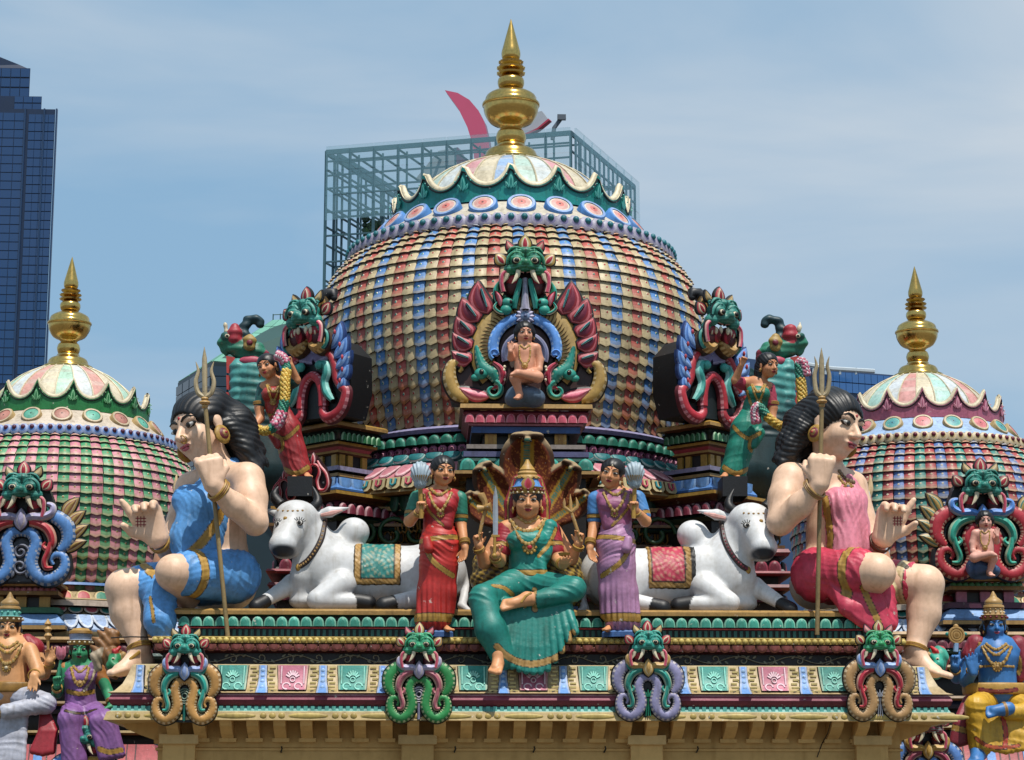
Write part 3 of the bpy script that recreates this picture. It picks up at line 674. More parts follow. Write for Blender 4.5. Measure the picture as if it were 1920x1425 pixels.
gl = petal(.15, .105, .05, [BLK, lin('#2e7f6c'), lin('#1f6654')], up=True)
ring([gl], 'lotus_petal', shr, (cx0, Y0), 2.06, zd(829, 2.02), -1.2, 1.2, 36)
b = MB(); b.loops([[(math.sin(2*PI*k/16)*.052*q*(1+.14*(k % 2)), -o, math.cos(2*PI*k/16)*.045*q*(1+.14*(k % 2))) for k in range(16)] for q, o in ((1, 0), (.9, .03), (.5, .035), (.35, .05))], [lin('#6a3550'), lin('#8d4f70'), lin('#c88aa0')], cap1=lin('#3a1524'))
ring([b.mesh('flower')], 'flower', shr, (cx0, Y0), 2.05, zd(839, 2.04), -1.2, 1.2, 46)
b = petal(.2, .1, .03, [lin('#bcd6d2'), lin('#2a8488'), lin('#1f7076')], up=False, name='scallop')
ring([b], 'scallop', shr, (cx0, Y0), 2.14, zd(850, 2.06), -1.2, 1.2, 26, tilt=-.7)
b = petal(.185, .3, .018, [lin('#7a3a46'), lin('#d9aeb4'), lin('#c4808c')], up=False, name='eave_petal')
ring([b], 'eave_petal', shr, (cx0, Y0), 2.27, zd(867, 2.25), -1.2, 1.2, 30, tilt=-1.02)
b = MB(); b.poly([(-.08, 0), (.08, 0), (.085, -.10), (.05, -.13), (-.05, -.13), (-.085, -.10)], -.03, .02, lin('#bfae84'), lin('#6a4f2c'))
mds = []
for cc in (lin('#b8485c'), lin('#2f8f98')):
    b2 = MB(); b2.v, b2.f, b2.c = list(b.v), list(b.f), list(b.c); b2.ribbon([(-.03, -.02), (-.03, -.075), (0, -.095), (.03, -.075), (.03, -.02)], .03, .02, (BLK, cc, cc), y0=-.03)
    mds.append(b2.mesh('eave_tooth', smooth=30))
ring(mds, 'eave_tooth', shr, (cx0, Y0), 2.52, zd(889, 2.5), -1.2, 1.2, 34, tilt=-.28)
b = petal(.15, .17, .06, [BLK, lin('#23584c'), lin('#184539')], up=False)
ring([b], 'lotus_petal', shr, (cx0, Y0), 2.24, zd(924, 2.24), -.95, .95, 30)
b = MB(); b.ribbon([(-.05, 0), (-.055, -.09), (-.03, -.12), (0, -.1), (.03, -.12), (.055, -.09), (.05, 0)], .025, .03, (BLK, lin('#8f6d34'), lin('#6d4f22'))); b.ribbon([(0, -.02), (0, -.08)], .02, .02, (BLK, lin('#8f6d34'), lin('#8f6d34')))
ring([b.mesh('gold_petal')], 'gold_petal', shr, (cx0, Y0), 2.25, zd(970, 2.25), -.95, .95, 32, tilt=.3)
# --- corner piers (square blocks turned 45 degrees) with stepped mouldings
def pier(cx, cy, sgn):
    zp = lambda y, Yq=None: P(633 if sgn < 0 else 1322, y, cy-.42).z
    R_ = lambda s_: (cx-s_, cx+s_, cy-s_, cy+s_); q = PI/4
    spec = [('cap_slab', .33, [(-.12, zp(786)), (.02, zp(790)), (.04, zp(793)), (.04, zp(799)), (-.01, zp(802))], [C['ochre'], C['gold'], C['tan'], C['brown']]),
            ('lotus_cap', .3, [(0, zp(802)), (.03, zp(808)), (-.05, zp(826))], [lin('#12251c'), lin('#12251c')]),
            ('red_moulding', .27, [(.02, zp(826)), (.02, zp(831)), (-.02, zp(834)), (-.04, zp(840)), (-.02, zp(845)), (-.06, zp(848))], [C['gold'], C['brown'], lin('#8d3038'), C['tan'], C['brown']]),
            ('pier_neck', .2, [(0, zp(848)), (0, zp(872))], [lin('#14161a')]),
            ('lilac_slab', .3, [(-.1, zp(870)), (.02, zp(873)), (.02, zp(881)), (-.06, zp(884)), (.0, zp(886)), (.0, zp(892)), (-.06, zp(894))], [lin('#7a7792'), lin('#8d89a6'), C['dark'], lin('#6d5a4a'), lin('#a3814f'), C['dark']]),
            ('blue_lotus', .3, [(-.04, zp(893)), (.02, zp(897)), (.1, zp(917)), (.1, zp(921)), (.02, zp(926))], [lin('#6e9bd6'), lin('#5c8acb'), lin('#31588f'), C['navy']]),
            ('tan_slab', .45, [(-.1, zp(922)), (.06, zp(926)), (.06, zp(932)), (0, zp(936)), (-.03, zp(942))], [C['tan'], C['gold'], C['brown'], C['brown']]),
            ('pink_lotus', .4, [(0, zp(941)), (.06, zp(952)), (.0, zp(968))], [lin('#5a1f2c'), lin('#4a1824')]),
            ('green_slab', .42, [(0, zp(966)), (.02, zp(971)), (-.06, zp(978))], [lin('#1b4038'), lin('#12302a')]),
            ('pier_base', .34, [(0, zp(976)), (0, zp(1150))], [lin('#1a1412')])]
    for nm, s_, pr, cols in spec:
        b = MB(); tier(b, R_(s_), pr, cols, q, caps=nm in ('cap_slab',)); wpart(b, nm, shr, smooth=30)
    def edge(mesh, nm, s_, z, n, ins=.07):   # petals along the two front edges
        for e in (-1, 1):
            a = e*q; ux, uy = math.cos(a), math.sin(a); nx, ny = math.sin(a), -math.cos(a)
            for i in range(n):
                o = (-s_+ins)+(2*s_-2*ins)*i/(n-1)
                put(nm, mesh, shr, Vector((cx+nx*s_+ux*o, cy+ny*s_+uy*o, z))-shr.location, (0, 0, a))
    edge(petal(.085, .1, .035, [BLK, lin('#8ab08e'), lin('#2d6b44')]), 'lotus_petal', .32, zp(825), 8)
    edge(petal(.13, .12, .05, [BLK, lin('#b0878c'), lin('#7a3040')]), 'lotus_petal', .44, zp(966), 7)
    edge(petal(.19, .16, .03, [lin('#2a4f8a'), lin('#8fb6e6'), lin('#6a9ad8')], up=False), 'lotus_petal', .36, zp(897), 4, .1)
    b = MB(); b.box((0, 0, 0), (.07, .04, zp(848)-zp(872)), C['gold']); pl = b.mesh('pillar', smooth=0)
    for e in (-1, 1):
        a = e*q
        for o in (-.16, -.05, .16):
            put('pillar', pl, shr, Vector((cx+math.sin(a)*.21+math.cos(a)*o, cy-math.cos(a)*.21+math.sin(a)*o, zp(860)))-shr.location, (0, 0, a))
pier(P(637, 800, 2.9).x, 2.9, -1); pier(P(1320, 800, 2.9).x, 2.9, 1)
# --- stepped tiers behind the figures (straight runs in deep shade)
zt2 = lambda y: P(960, y, 2.6).z
xl, xr = P(478, 1000, 2.6).x, P(1512, 1000, 2.6).x
body = (xl+.25, xr-.25, 2.85, 6.6)
def band(nm, y0, y1, o0, o1, col, mid=None):
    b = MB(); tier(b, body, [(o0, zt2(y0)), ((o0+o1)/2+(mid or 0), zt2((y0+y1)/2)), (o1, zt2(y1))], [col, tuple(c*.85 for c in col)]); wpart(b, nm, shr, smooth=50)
lay = [('gold_ledge', 948, 955, .1, .1, lin('#a07a3e')), ('maroon_lotus_band', 958, 980, .0, .03, lin('#3a1018')), ('gold_ledge', 980, 985, .12, .12, lin('#7a5a34')), ('teal_moulding', 985, 992, .06, .04, lin('#1d4a50')),
       ('gold_petal_band', 994, 1016, -.03, -.05, lin('#1a1008')), ('gold_ledge', 1016, 1021, .05, .05, lin('#6d4c2a')), ('red_moulding', 1023, 1036, .08, .08, lin('#7a2834')), ('maroon_lotus_band', 1040, 1066, .0, .05, lin('#2e0d15')),
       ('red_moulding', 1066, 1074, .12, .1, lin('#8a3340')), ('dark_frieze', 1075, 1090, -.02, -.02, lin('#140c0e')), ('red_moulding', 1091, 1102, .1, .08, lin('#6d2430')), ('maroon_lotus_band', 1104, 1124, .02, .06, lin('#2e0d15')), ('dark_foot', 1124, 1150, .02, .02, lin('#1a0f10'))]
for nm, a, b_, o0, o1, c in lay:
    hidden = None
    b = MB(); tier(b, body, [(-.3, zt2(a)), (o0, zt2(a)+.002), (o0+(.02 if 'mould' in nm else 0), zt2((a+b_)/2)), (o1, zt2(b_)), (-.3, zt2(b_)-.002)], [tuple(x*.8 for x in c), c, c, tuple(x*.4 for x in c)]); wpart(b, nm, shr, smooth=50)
for y_, hh, cols in ((980, .115, [BLK, lin('#a0646e'), lin('#6d2a38')]), (1066, .13, [BLK, lin('#8f3f4e'), lin('#6a1f30')]), (1124, .1, [BLK, lin('#7a3340'), lin('#541a28')])):
    m_ = petal(.15, hh, .05, cols)
    row([m_], 'lotus_petal', shr, (xl+.32, 2.85-.04, zt2(y_)), (xr-.32, 2.85-.04, zt2(y_)), 38)
    for xs, rz_ in ((xl+.22, -PI/2), (xr-.22, PI/2)): row([m_], 'lotus_petal', shr, (xs, 2.95, zt2(y_)), (xs, 4.4, zt2(y_)), 10, rz_)
b = MB(); b.ribbon([(-.05, 0), (-.055, -.08), (-.03, -.11), (0, -.09), (.03, -.11), (.055, -.08), (.05, 0)], .025, .03, (BLK, lin('#8f6d34'), lin('#6d4f22')))
row([b.mesh('gold_petal')], 'gold_petal', shr, (xl+.3, 2.86, zt2(995)), (xr-.3, 2.86, zt2(995)), 40)
# recess wall with green scroll between the piers
b = MB()
for sx in (-1, 1):
    c0_ = P(735 if sx < 0 else 1232, 1005, 2.75)
    for (r0, r1, a0, a1, dx) in ((.2, .04, 0, 7, 0), (.14, .03, 2, -5, .3*sx), (.14, .03, 1, 8, -.28*sx)):
        pts = spiral(c0_.x+dx, c0_.z+.02, r0, r1, a0, a1, 20); b.ribbon(pts, .05, .03, (lin('#0a140c'), lin('#27512e'), lin('#1d4526')), y0=2.74)
wpart(b, 'green_scroll', shr)
# --- central projecting pedestal under the niche
yn = 1.55; zn = lambda y: P(985, y, yn-.1).z
nr = (P(884, 790, yn).x, P(1088, 790, yn).x, yn, 4)
for nm, pr, cols in (('niche_ledge', [(-.1, zn(755)), (.115, zn(758)), (.12, zn(766)), (.08, zn(769))], [C['gold'], C['tan'], C['brown']]),
    ('pink_lotus', [(.06, zn(769)), (.09, zn(774)), (.02, zn(793))], [lin('#5c1a28'), lin('#6d2030')]), ('red_fillet', [(.03, zn(792)), (.03, zn(796)), (-.02, zn(798))], [lin('#c7808c'), lin('#53121e')]),
    ('blue_block', [(.0, zn(797)), (.0, zn(809)), (-.1, zn(811))], [lin('#2e4f88'), C['navy']]), ('niche_neck', [(-.12, zn(808)), (-.12, zn(834))], [lin('#16120f')]),
    ('stone_slab', [(-.2, zn(829)), (.05, zn(832)), (.05, zn(840)), (-.02, zn(843)), (.08, zn(846)), (.08, zn(856)), (0, zn(858))], [C['tan'], lin('#8a7f78'), C['dark'], lin('#6a6a86'), lin('#56567a'), C['dark']]),
    ('teal_lotus', [(.06, zn(857)), (.14, zn(866)), (.1, zn(884))], [lin('#134038'), lin('#1d5a50')]), ('gold_slab', [(.0, zn(883)), (.22, zn(886)), (.22, zn(892)), (.12, zn(896))], [C['gold'], C['tan'], C['brown']]),
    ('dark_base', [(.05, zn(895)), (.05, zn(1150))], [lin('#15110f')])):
    b = MB(); tier(b, nr, pr, cols); wpart(b, nm, shr, smooth=30)
row([petal(.105, .105, .04, [C['dmaroon'], lin('#d58f98'), lin('#c05468')])], 'lotus_petal', shr, (nr[0]-.02, yn-.05, zn(792)), (nr[1]+.02, yn-.05, zn(792)), 12)
row([petal(.17, .13, .05, [C['dgreen'], lin('#3fa090'), lin('#2a8072')], up=True)], 'lotus_petal', shr, (nr[0]-.04, yn-.12, zn(883)), (nr[1]+.04, yn-.12, zn(883)), 8)
b = MB(); b.box((0, 0, 0), (.12, .08, zn(808)-zn(833)), C['gold']); b.box((0, -.02, 0), (.05, .06, zn(808)-zn(833)), C['ochre'])
row([b.mesh('pillar', smooth=0)], 'pillar', shr, (nr[0]+.2, yn+.09, zn(821)), (nr[1]-.2, yn+.09, zn(821)), 4)

# ================================================================ front plinth with lozenge cove and bracketed wall
pl = thing('front_plinth', 'wide painted plinth with lozenge cove above a yellow bracketed wall', 'plinth', (0, .42, 6.0))
YW = .42
X0, X1 = P(296, 1400, YW).x, P(1688, 1400, YW).x
zp = lambda y, o=0: P(990, y, YW-o).z
rect = (X0, X1, YW, 4.2)
b = MB(); tier(b, rect, [(0, 0), (0, zp(1353))], C['wall']); wpart(b, 'wall', pl, WALL, 0)
b = MB(); tier(b, rect, [(.02, zp(1408)), (.022, zp(1404)), (0, zp(1402))], C['wall']); wpart(b, 'wall_string', pl, WALL, 0)
for pxc in (336, 783, 1212, 1634):
    xc_ = P(pxc, 1400, YW-.07).x; b = MB()
    b.box((xc_, YW-.05, zp(1386, .1)/2), (.30, .11, zp(1386, .1)), C['wall']); b.box((xc_, YW-.07, zp(1387, .1)), (.36, .15, .085), mixc(C['wall'], C['cream'], .3)); b.box((xc_, YW-.06, zp(1393, .1)), (.33, .13, .04), C['wall'])
    wpart(b, 'pilaster', pl, WALL, 0)
b = MB(); dw = zp(1352)-zp(1392)
b.loops([[(-.055, y_, z), (.055, y_, z), (.055, .02, z), (-.055, .02, z)] for y_, z in ((-.38, 0), (-.34, -.06), (-.2, -.12), (-.06, -.165), (-.05, -dw+.0))], C['wall'], cap1=C['wall'], cap0=C['wall'])
b.box((0, -.03, -dw+.02), (.16, .08, .035), C['wall'])
row([b.mesh('bracket', WALL, smooth=30)], 'bracket', pl, (X0+.16, YW, zp(1353)), (X1-.16, YW, zp(1353)), 28)
for side, rz_ in ((X0, -PI/2), (X1, PI/2)): row([bpy.data.meshes['bracket']], 'bracket', pl, (side, YW+.35, zp(1353)), (side, YW+3, zp(1353)), 9, rz_)
CR = lin('#c4b28a')
sect = [('soffit', [(0, zp(1353)), (.38, zp(1352, .38)), (.42, zp(1350, .42))], [C['wall'], C['wall']]),
        ('cream_ledge', [(.42, zp(1350, .42)), (.455, zp(1351, .455)), (.43, zp(1336, .43)), (.40, zp(1334, .4))], [CR, lin('#b89f6c'), CR]),
        ('teal_fillet', [(.405, zp(1335, .4)), (.375, zp(1325, .38))], [lin('#4f9a92')]),
        ('maroon_torus', [(.375, zp(1326, .38)), (.405, zp(1321, .4)), (.42, zp(1313, .42)), (.405, zp(1305, .4)), (.37, zp(1300, .38))], [lin('#5e1d2c'), lin('#702636'), lin('#8d3c50'), lin('#c9a0a8')]),
        ('cove', [(.43, zp(1300, .43)), (.375, zp(1297, .37)), (.31, zp(1284, .31)), (.265, zp(1266, .26)), (.235, zp(1249, .24)), (.20, zp(1247, .2)), (-.1, zp(1247, .1))], [lin('#c6ae84')]*4+[C['cream'], C['brown']]),
        ('scroll_frieze', [(-.02, zp(1248)), (-.02, zp(1224))], [lin('#14110e')]),
        ('maroon_moulding', [(.0, zp(1226)), (.055, zp(1221, .05)), (.06, zp(1214, .06)), (.03, zp(1208, .03))], [lin('#4a1a1c'), lin('#74393a'), lin('#83504a')]),
        ('bead_moulding', [(.03, zp(1209)), (.07, zp(1207, .07)), (.07, zp(1196, .07)), (.06, zp(1195, .06)), (-.3, zp(1194, .06))], [C['brown'], lin('#9a7f38'), lin('#c2ab68'), C['tan']]),
        ('dentil_band', [(-.16, zp(1196, -.16)), (-.16, zp(1180, -.16))], [lin('#0c1a1a')]),
        ('pink_fillet', [(-.14, zp(1180, -.14)), (-.13, zp(1178, -.13)), (-.14, zp(1176, -.14))], [lin('#b0566a'), lin('#b0566a')]),
        ('lotus_band', [(-.15, zp(1176, -.15)), (-.15, zp(1156, -.15))], [lin('#0a1815')]),
        ('top_ledge', [(-.12, zp(1157, -.12)), (-.09, zp(1154, -.1)), (-.085, zp(1147, -.1)), (-.12, zp(1143, -.12)), (-1.9, zp(1141, -.12))], [lin('#27402a'), C['tan'], lin('#a5824a'), lin('#8a6a3c')])]
for nm, pr, cols in sect:
    b = MB(); tier(b, rect, pr, cols, caps=nm == 'top_ledge'); wpart(b, nm, pl, WALL if nm == 'soffit' else PAINT, smooth=35)
# inlaid ovals on the cream ledge
b = MB(); b.ell((0, 0, 0), (.032, .012, .03), lin('#ab9350'), 10, 5); o1 = b.mesh('ledge_inlay'); b = MB(); b.ell((0, 0, 0), (.19, .012, .03), lin('#b39c58'), 14, 5); o2 = b.mesh('ledge_inlay')
x = X0-.36; i = 0
while x < X1+.36:
    long_ = i % 4 == 3; x += .2 if long_ else .04
    put('ledge_inlay', o2 if long_ else o1, pl, Vector((x, YW-.445, zp(1343.5, .44)))-pl.location); x += .21 if long_ else .045; i += 1
# teal fillet ridges
b = MB(); b.box((0, 0, 0), (.035, .02, .05), lin('#5fada3'), 0)
row([b.mesh('fillet_ridge', smooth=0)], 'fillet_ridge', pl, (X0-.36, YW-.39, zp(1330, .39)), (X1+.36, YW-.39, zp(1330, .39)), 120)
# lotus row, dentils, beads, maroon scallops
row([petal(.118, .1, .05, [BLK, lin('#7fb8a4'), lin('#3a8f7e')])], 'lotus_petal', pl, (X0+.2, YW+.13, zp(1176.5, -.14)), (X1-.2, YW+.13, zp(1176.5, -.14)), 58)
b = MB(); b.box((0, 0, 0), (.03, .03, .062), lin('#1f5f5c')); row([b.mesh('dentil', smooth=0)], 'dentil', pl, (X0+.16, YW+.15, zp(1188, -.14)), (X1-.16, YW+.15, zp(1188, -.14)), 118)
b = MB(); b.ell((0, 0, 0), (.027, .016, .026), lin('#cdb566'), 8, 5); row([b.mesh('bead')], 'bead', pl, (X0-.05, YW-.072, zp(1201.5, .07)), (X1+.05, YW-.072, zp(1201.5, .07)), 118)
row([petal(.115, .075, .028, [lin('#2a0e0e'), lin('#96604f'), lin('#7d423c')], up=False)], 'scallop', pl, (X0, YW-.042, zp(1209.5, .05)), (X1, YW-.042, zp(1209.5, .05)), 60)
# vine on the dark frieze
b = MB(); vine = []
n_ = 26; W_ = (X1-X0)/n_; zc_ = zp(1236); A_ = .032
b.ribbon([(X0+.1+(X1-X0-.2)*i/400, zc_+A_*math.sin(i/400*n_*PI)) for i in range(401)], .016, .016, (lin('#2d2a20'), lin('#6d6a5a'), lin('#8a8874')), y0=YW+.02)
for i in range(n_):
    cx_ = X0+(i+.5)*W_; s_ = 1 if i % 2 else -1
    b.ribbon(spiral(cx_, zc_+s_*.008, .05, .008, -s_*PI*.6, s_*PI*1.3, 14), .018, .016, (lin('#2d2a20'), lin('#716d5a'), lin('#8c8975')), y0=YW+.02)
    for q in (-.28, .1, .34): b.leaf((cx_+q*W_, zc_-s_*.01), (cx_+(q+.16)*W_, zc_-s_*.045), .035, .014, [lin('#35362c'), lin('#7d7c68')], y0=YW+.02)
wpart(b, 'vine_relief', pl)
# lozenge panels and blue straps on the cove (curved like the cove)
cov = [(.43, 1300), (.375, 1297), (.31, 1284), (.265, 1266), (.235, 1249)]
covv = np.array([(o, zp(y, o)) for o, y in cov])
def covo(z): return np.interp(z, covv[:, 1], covv[:, 0])
zlo, zhi = covv[0, 1], covv[-1, 1]
def covepart(nm, pts, lift, col, xc_, edge=None):
    # outline pts (x, f) f 0 bottom..1 top, wrapped on the cove, front at Y
    mb = MB(); n = 7; fs = sorted(set([q for _, q in pts]))
    lo, hi = min(fs), max(fs); lp = []
    for i in range(n+1):
        f = lo+(hi-lo)*i/n; xs = [np.interp(f, *zip(*sorted((q, x) for x, q in pts if x <= 0))), np.interp(f, *zip(*sorted((q, x) for x, q in pts if x >= 0)))]
        z = zlo+(zhi-zlo)*f; y_ = -covo(z)-lift; xa, xb = xs
        lp.append([(xa, -covo(z)+.003, z), (xa+.006, y_, z), (xa+.022, y_-.003, z), (xb-.022, y_-.003, z), (xb-.006, y_, z), (xb, -covo(z)+.003, z)])
    e = edge or BLK
    mb.loops(lp, lambda i, j: e if j in (0, 4) else (mixc(col, C['cream'], .35) if j in (1, 3) else col), closed=False)
    for q in (lp[0], lp[-1]): mb.face([mb.pt(p) for p in q], e)
    return mb
loz = []
for colr in ('teal', 'pinkred'):
    c = lin('#2f8a7e') if colr == 'teal' else lin('#b8687e'); c2 = lin('#8fd0c0') if colr == 'teal' else lin('#e6c4cc')
    mb = covepart('lozenge', [(-.135, .0+.12), (.135, .12), (-.14, .5), (.14, .5), (-.15, 1), (.15, 1)], .03, c, 0)
    def onc(mbx, pts, wd, col):
        q = MB(); q.ribbon(pts, wd, .014, (mixc(c, BLK, .5), col, col))
        for f, cc in zip(q.f, q.c):
            mbx.face([mbx.pt((q.v[i][0], q.v[i][1]-covo(q.v[i][2])-.032, q.v[i][2])) for i in f], cc)
    zc1 = zlo+(zhi-zlo)*.45; 
    for s_ in (-1, 1):
        onc(mb, [(s_*(.055+.035*math.cos(a)), zlo+(zhi-zlo)*.25+.03*math.sin(a)) for a in np.linspace(PI*(.5-.5*s_), PI*(.5-.5*s_)+s_*5, 12)], .018, c2)
        onc(mb, [(s_*.105, zhi-.01), (s_*.105, zlo+.09)], .018, c2)
    for k in range(-3, 4):
        a = k*.38; onc(mb, [(math.sin(a)*.03, zc1+.02+math.cos(a)*.03), (math.sin(a)*.068, zc1+.02+math.cos(a)*.078)], .022, c2)
    onc(mb, [(.022*math.cos(a), zc1+.01+.022*math.sin(a)) for a in np.linspace(0, 6.3, 11)], .016, c2)
    loz.append(mb.mesh('lozenge', smooth=50))
mb = covepart('strap', [(-.062, 0), (.062, 0), (-.042, .5), (.042, .5), (-.042, 1), (.042, 1)], .02, lin('#6d99d6'), 0)
for f in (.2, .42, .62, .82):
    z = zlo+(zhi-zlo)*f; mb.ell((0, -covo(z)-.024, z), (.022, .008, .022), lin('#9fc0e8'), 8, 4)
strap = mb.mesh('strap', smooth=50)
fr_ = []
for s_ in (-1, 1):
    mb = MB()
    for k, f in enumerate((.1, .24, .38, .52, .66, .8, .93)):
        z = zlo+(zhi-zlo)*f; y_ = -covo(z)-.004; a = s_*(.21 if k % 2 else .19)
        mb.box((a, y_, z), (.055 if k > 1 else .09, .022, .016), lin('#d0bd80')); 
        if k % 2: mb.box((a+s_*.024, y_, z-.018), (.012, .022, .03), lin('#d0bd80'))
    mb2 = MB(); pts = [(s_*.265, zhi-.005), (s_*.262, zlo+.12), (s_*.245, zlo+.05), (s_*.17, zlo+.02)]
    q = MB(); q.ribbon([tuple(p) for p in smoothpath(pts, 4)], .013, .012, (BLK, BLK, BLK))
    for fc, cc in zip(q.f, q.c): mb.face([mb.pt((q.v[i][0], q.v[i][1]-covo(q.v[i][2])-.004, q.v[i][2])) for i in fc], cc)
    fr_.append(mb)
frets = [q.mesh('fret_border', smooth=30) for q in fr_]
pxs = [437, 550, 663, 776, 889, 1002, 1115, 1228, 1341, 1440, 1553, 1655]
pxs = [324+112.6*i for i in range(13)]
for i, px_ in enumerate(pxs):
    xc_ = P(px_, 1275, YW-.27).x; put('lozenge', loz[0 if i % 2 else 1], pl, Vector((xc_, YW, 0))-Vector((0, pl.location.y, pl.location.z))-Vector((pl.location.x, 0, 0)))
    for fret in frets: put('fret_border', fret, pl, Vector((xc_-pl.location.x, YW-pl.location.y, -pl.location.z)))
    if i < 12:
        xs = P(px_+56.3, 1275, YW-.27).x; put('strap', strap, pl, Vector((xs-pl.location.x, YW-pl.location.y, -pl.location.z)))
for px_ in (262, 1728): put('strap', strap, pl, Vector((P(px_, 1275, YW-.27).x-pl.location.x, YW-pl.location.y, -pl.location.z)))
for px_ in (346, 527, 852, 1000, 1133, 1306):
    b = MB(); q = P(px_, 1410, YW-.03); b.tube([q+Vector((0, .04, 0)), q+Vector((0, -.02, 0)), q+Vector((.012, -.04, .03)), q+Vector((.005, -.05, .05))], .008, C['dark'], 5); wpart(b, 'wall_hook', pl)
b = MB(); b.tube([P(1558, 1352, YW-.4), P(1552, 1375, YW-.2), P(1541, 1395, YW-.02), P(1532, 1420, YW-.02)], .005, C['dark'], 4); wpart(b, 'loose_wire', pl)
# blue seats and pedestals stay with the statues
# ================================================================ side shrines
def sideshrine(nm, label, cx, cy, pr, sgn):
    t = thing(nm, label, 'shrine', (cx, cy, 6))
    px = 127 if sgn < 0 else 1722; rb = pr['r'][-1]
    Z = lambda y, r_: P(px, y, cy-r_).z
    yb = 1092 if sgn < 0 else 1100
    palA = [lin('#3a6fb0'), lin('#b84a44'), lin('#2f7f6a'), lin('#d2b98c')] if sgn < 0 else [lin('#3a6fb0'), lin('#b84a44'), lin('#2f7f6a'), lin('#d2b98c')]
    rows2 = [('dome_lip', [(1.2, Z(yb-4, rb)), (rb+.1, Z(yb-2, rb+.1)), (rb+.12, Z(yb+3, rb+.1)), (rb, Z(yb+6, rb))], [palA[0], palA[0], C['navy']]),
             ('medallion_band', [(rb, Z(yb+6, rb)), (rb+.2, Z(yb+30, rb+.2))], [lin('#b09a72')]),
             ('pale_slab', [(rb, Z(yb+30, rb)), (rb+.28, Z(yb+32, rb+.28)), (rb+.28, Z(yb+42, rb+.28)), (rb+.1, Z(yb+46, rb))], [lin('#b9aa9c'), lin('#c8b8a8'), C['dark']]),
             ('scallop_band', [(rb+.1, Z(yb+46, rb)), (rb+.22, Z(yb+60, rb+.2))], [lin('#a99a78')]),
             ('pale_eave', [(rb+.2, Z(yb+60, rb+.2)), (rb+.55, Z(yb+86, rb+.55)), (rb+.55, Z(yb+90, rb+.55)), (rb+.5, Z(yb+104, rb+.55)), (rb+.1, Z(yb+106, rb+.5))], [lin('#a9bcd8'), lin('#8aa2c8'), lin('#c9b48a'), C['brown']]),
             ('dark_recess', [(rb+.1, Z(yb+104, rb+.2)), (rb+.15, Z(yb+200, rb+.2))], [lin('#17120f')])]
    drum(t, cx, cy, rows2, 48)
    md = [petal(.22, .13, .02, [BLK, lin('#cdb88c'), c_], up=True, name='medallion') for c_ in (lin('#a8353f'), lin('#2f7a62'), lin('#b5493c'))]
    ring(md, 'medallion', t, (cx, cy), rb+.16, Z(yb+29, rb+.18), -1.3, 1.3, 20, tilt=-.5)
    ring([petal(.2, .09, .02, [BLK, lin('#cfc3b4'), lin('#3f8f88')], up=False, name='scallop'), petal(.2, .09, .02, [BLK, lin('#cfc3b4'), lin('#c0606c')], up=False, name='scallop')], 'scallop', t, (cx, cy), rb+.18, Z(yb+48, rb+.15), -1.3, 1.3, 24, tilt=-.6)
    ring([petal(.2, .36, .02, [C['navy'], lin('#c9d2e0'), lin('#9fb4d6')], up=False, name='eave_petal')], 'eave_petal', t, (cx, cy), rb+.28, Z(yb+62, rb+.25), -1.3, 1.3, 28, tilt=-1.0)
    # straight mouldings, stepped forward, carrying the seated figures
    Yf = cy-3.4; xa = P(-140 if sgn < 0 else 1640, 1200, Yf).x; xb = P(292 if sgn < 0 else 2080, 1200, Yf).x
    ZZ = lambda y: P(px, y, Yf).z
    ya = 1196 if sgn < 0 else 1186
    for q, (n3, a, b_, o, c) in enumerate([('gold_ledge', ya, ya+10, .12, lin('#9a7640')), ('maroon_lotus_band', ya+10, ya+30, .05, lin('#4a1a20')), ('teal_moulding', ya+30, ya+40, .08, lin('#17463f')), ('dark_frieze', ya+40, ya+62, -.05, lin('#100d0c')),
                         ('gold_ledge', ya+62, ya+70, .1, lin('#8a6836')), ('teal_moulding', ya+70, ya+82, .04, lin('#16312e')), ('dark_frieze', ya+82, ya+120, -.1, lin('#0e0d10')), ('gold_ledge', ya+120, ya+128, .1, lin('#7a5c30')), ('blue_moulding', ya+128, ya+142, .0, lin('#1c2f4e')),
                         ('dark_frieze', ya+142, ya+175, -.1, lin('#0e0d10')), ('gold_ledge', ya+175, ya+183, .15, lin('#8a7034')), ('green_frieze', ya+183, ya+206, .02, lin('#1a2a20'))]):
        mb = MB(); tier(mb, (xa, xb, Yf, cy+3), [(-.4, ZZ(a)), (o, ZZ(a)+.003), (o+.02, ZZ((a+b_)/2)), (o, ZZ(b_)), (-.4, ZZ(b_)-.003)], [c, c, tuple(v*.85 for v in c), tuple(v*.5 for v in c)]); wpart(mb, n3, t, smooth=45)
    row([petal(.16, .11, .05, [BLK, lin('#8d5560'), lin('#5d2430')])], 'lotus_petal', t, (xa+.1, Yf-.06, ZZ(ya+30)), (xb-.1, Yf-.06, ZZ(ya+30)), 20)
    # ribbed lower cove
    yc = 1400; pr2 = [(-.3, ZZ(yc-2)), (.1, ZZ(yc)), (.2, ZZ(yc+40)), (.45, ZZ(yc+95)), (.5, ZZ(yc+110)), (.2, 0), (.2, -.0)]
    mb = MB(); tier(mb, (xa, xb, Yf-.6, cy+3), pr2[:5]+[(.3, ZZ(yc+112)), (.3, 0)], [lin('#6a1a22'), lin('#b04a50'), lin('#b04a50'), lin('#8a3038'), lin('#b08c55'), C['wall']]); wpart(mb, 'red_cove', t, smooth=30)
    b2 = MB(); b2.loops([[(-w_, -o-.012, z), (w_, -o-.012, z)] for w_, (o, z) in zip((.05, .05, .06, .07), [(p[0], p[1]-6) for p in pr2[1:5]])], lin('#5d8fd0'), closed=False)
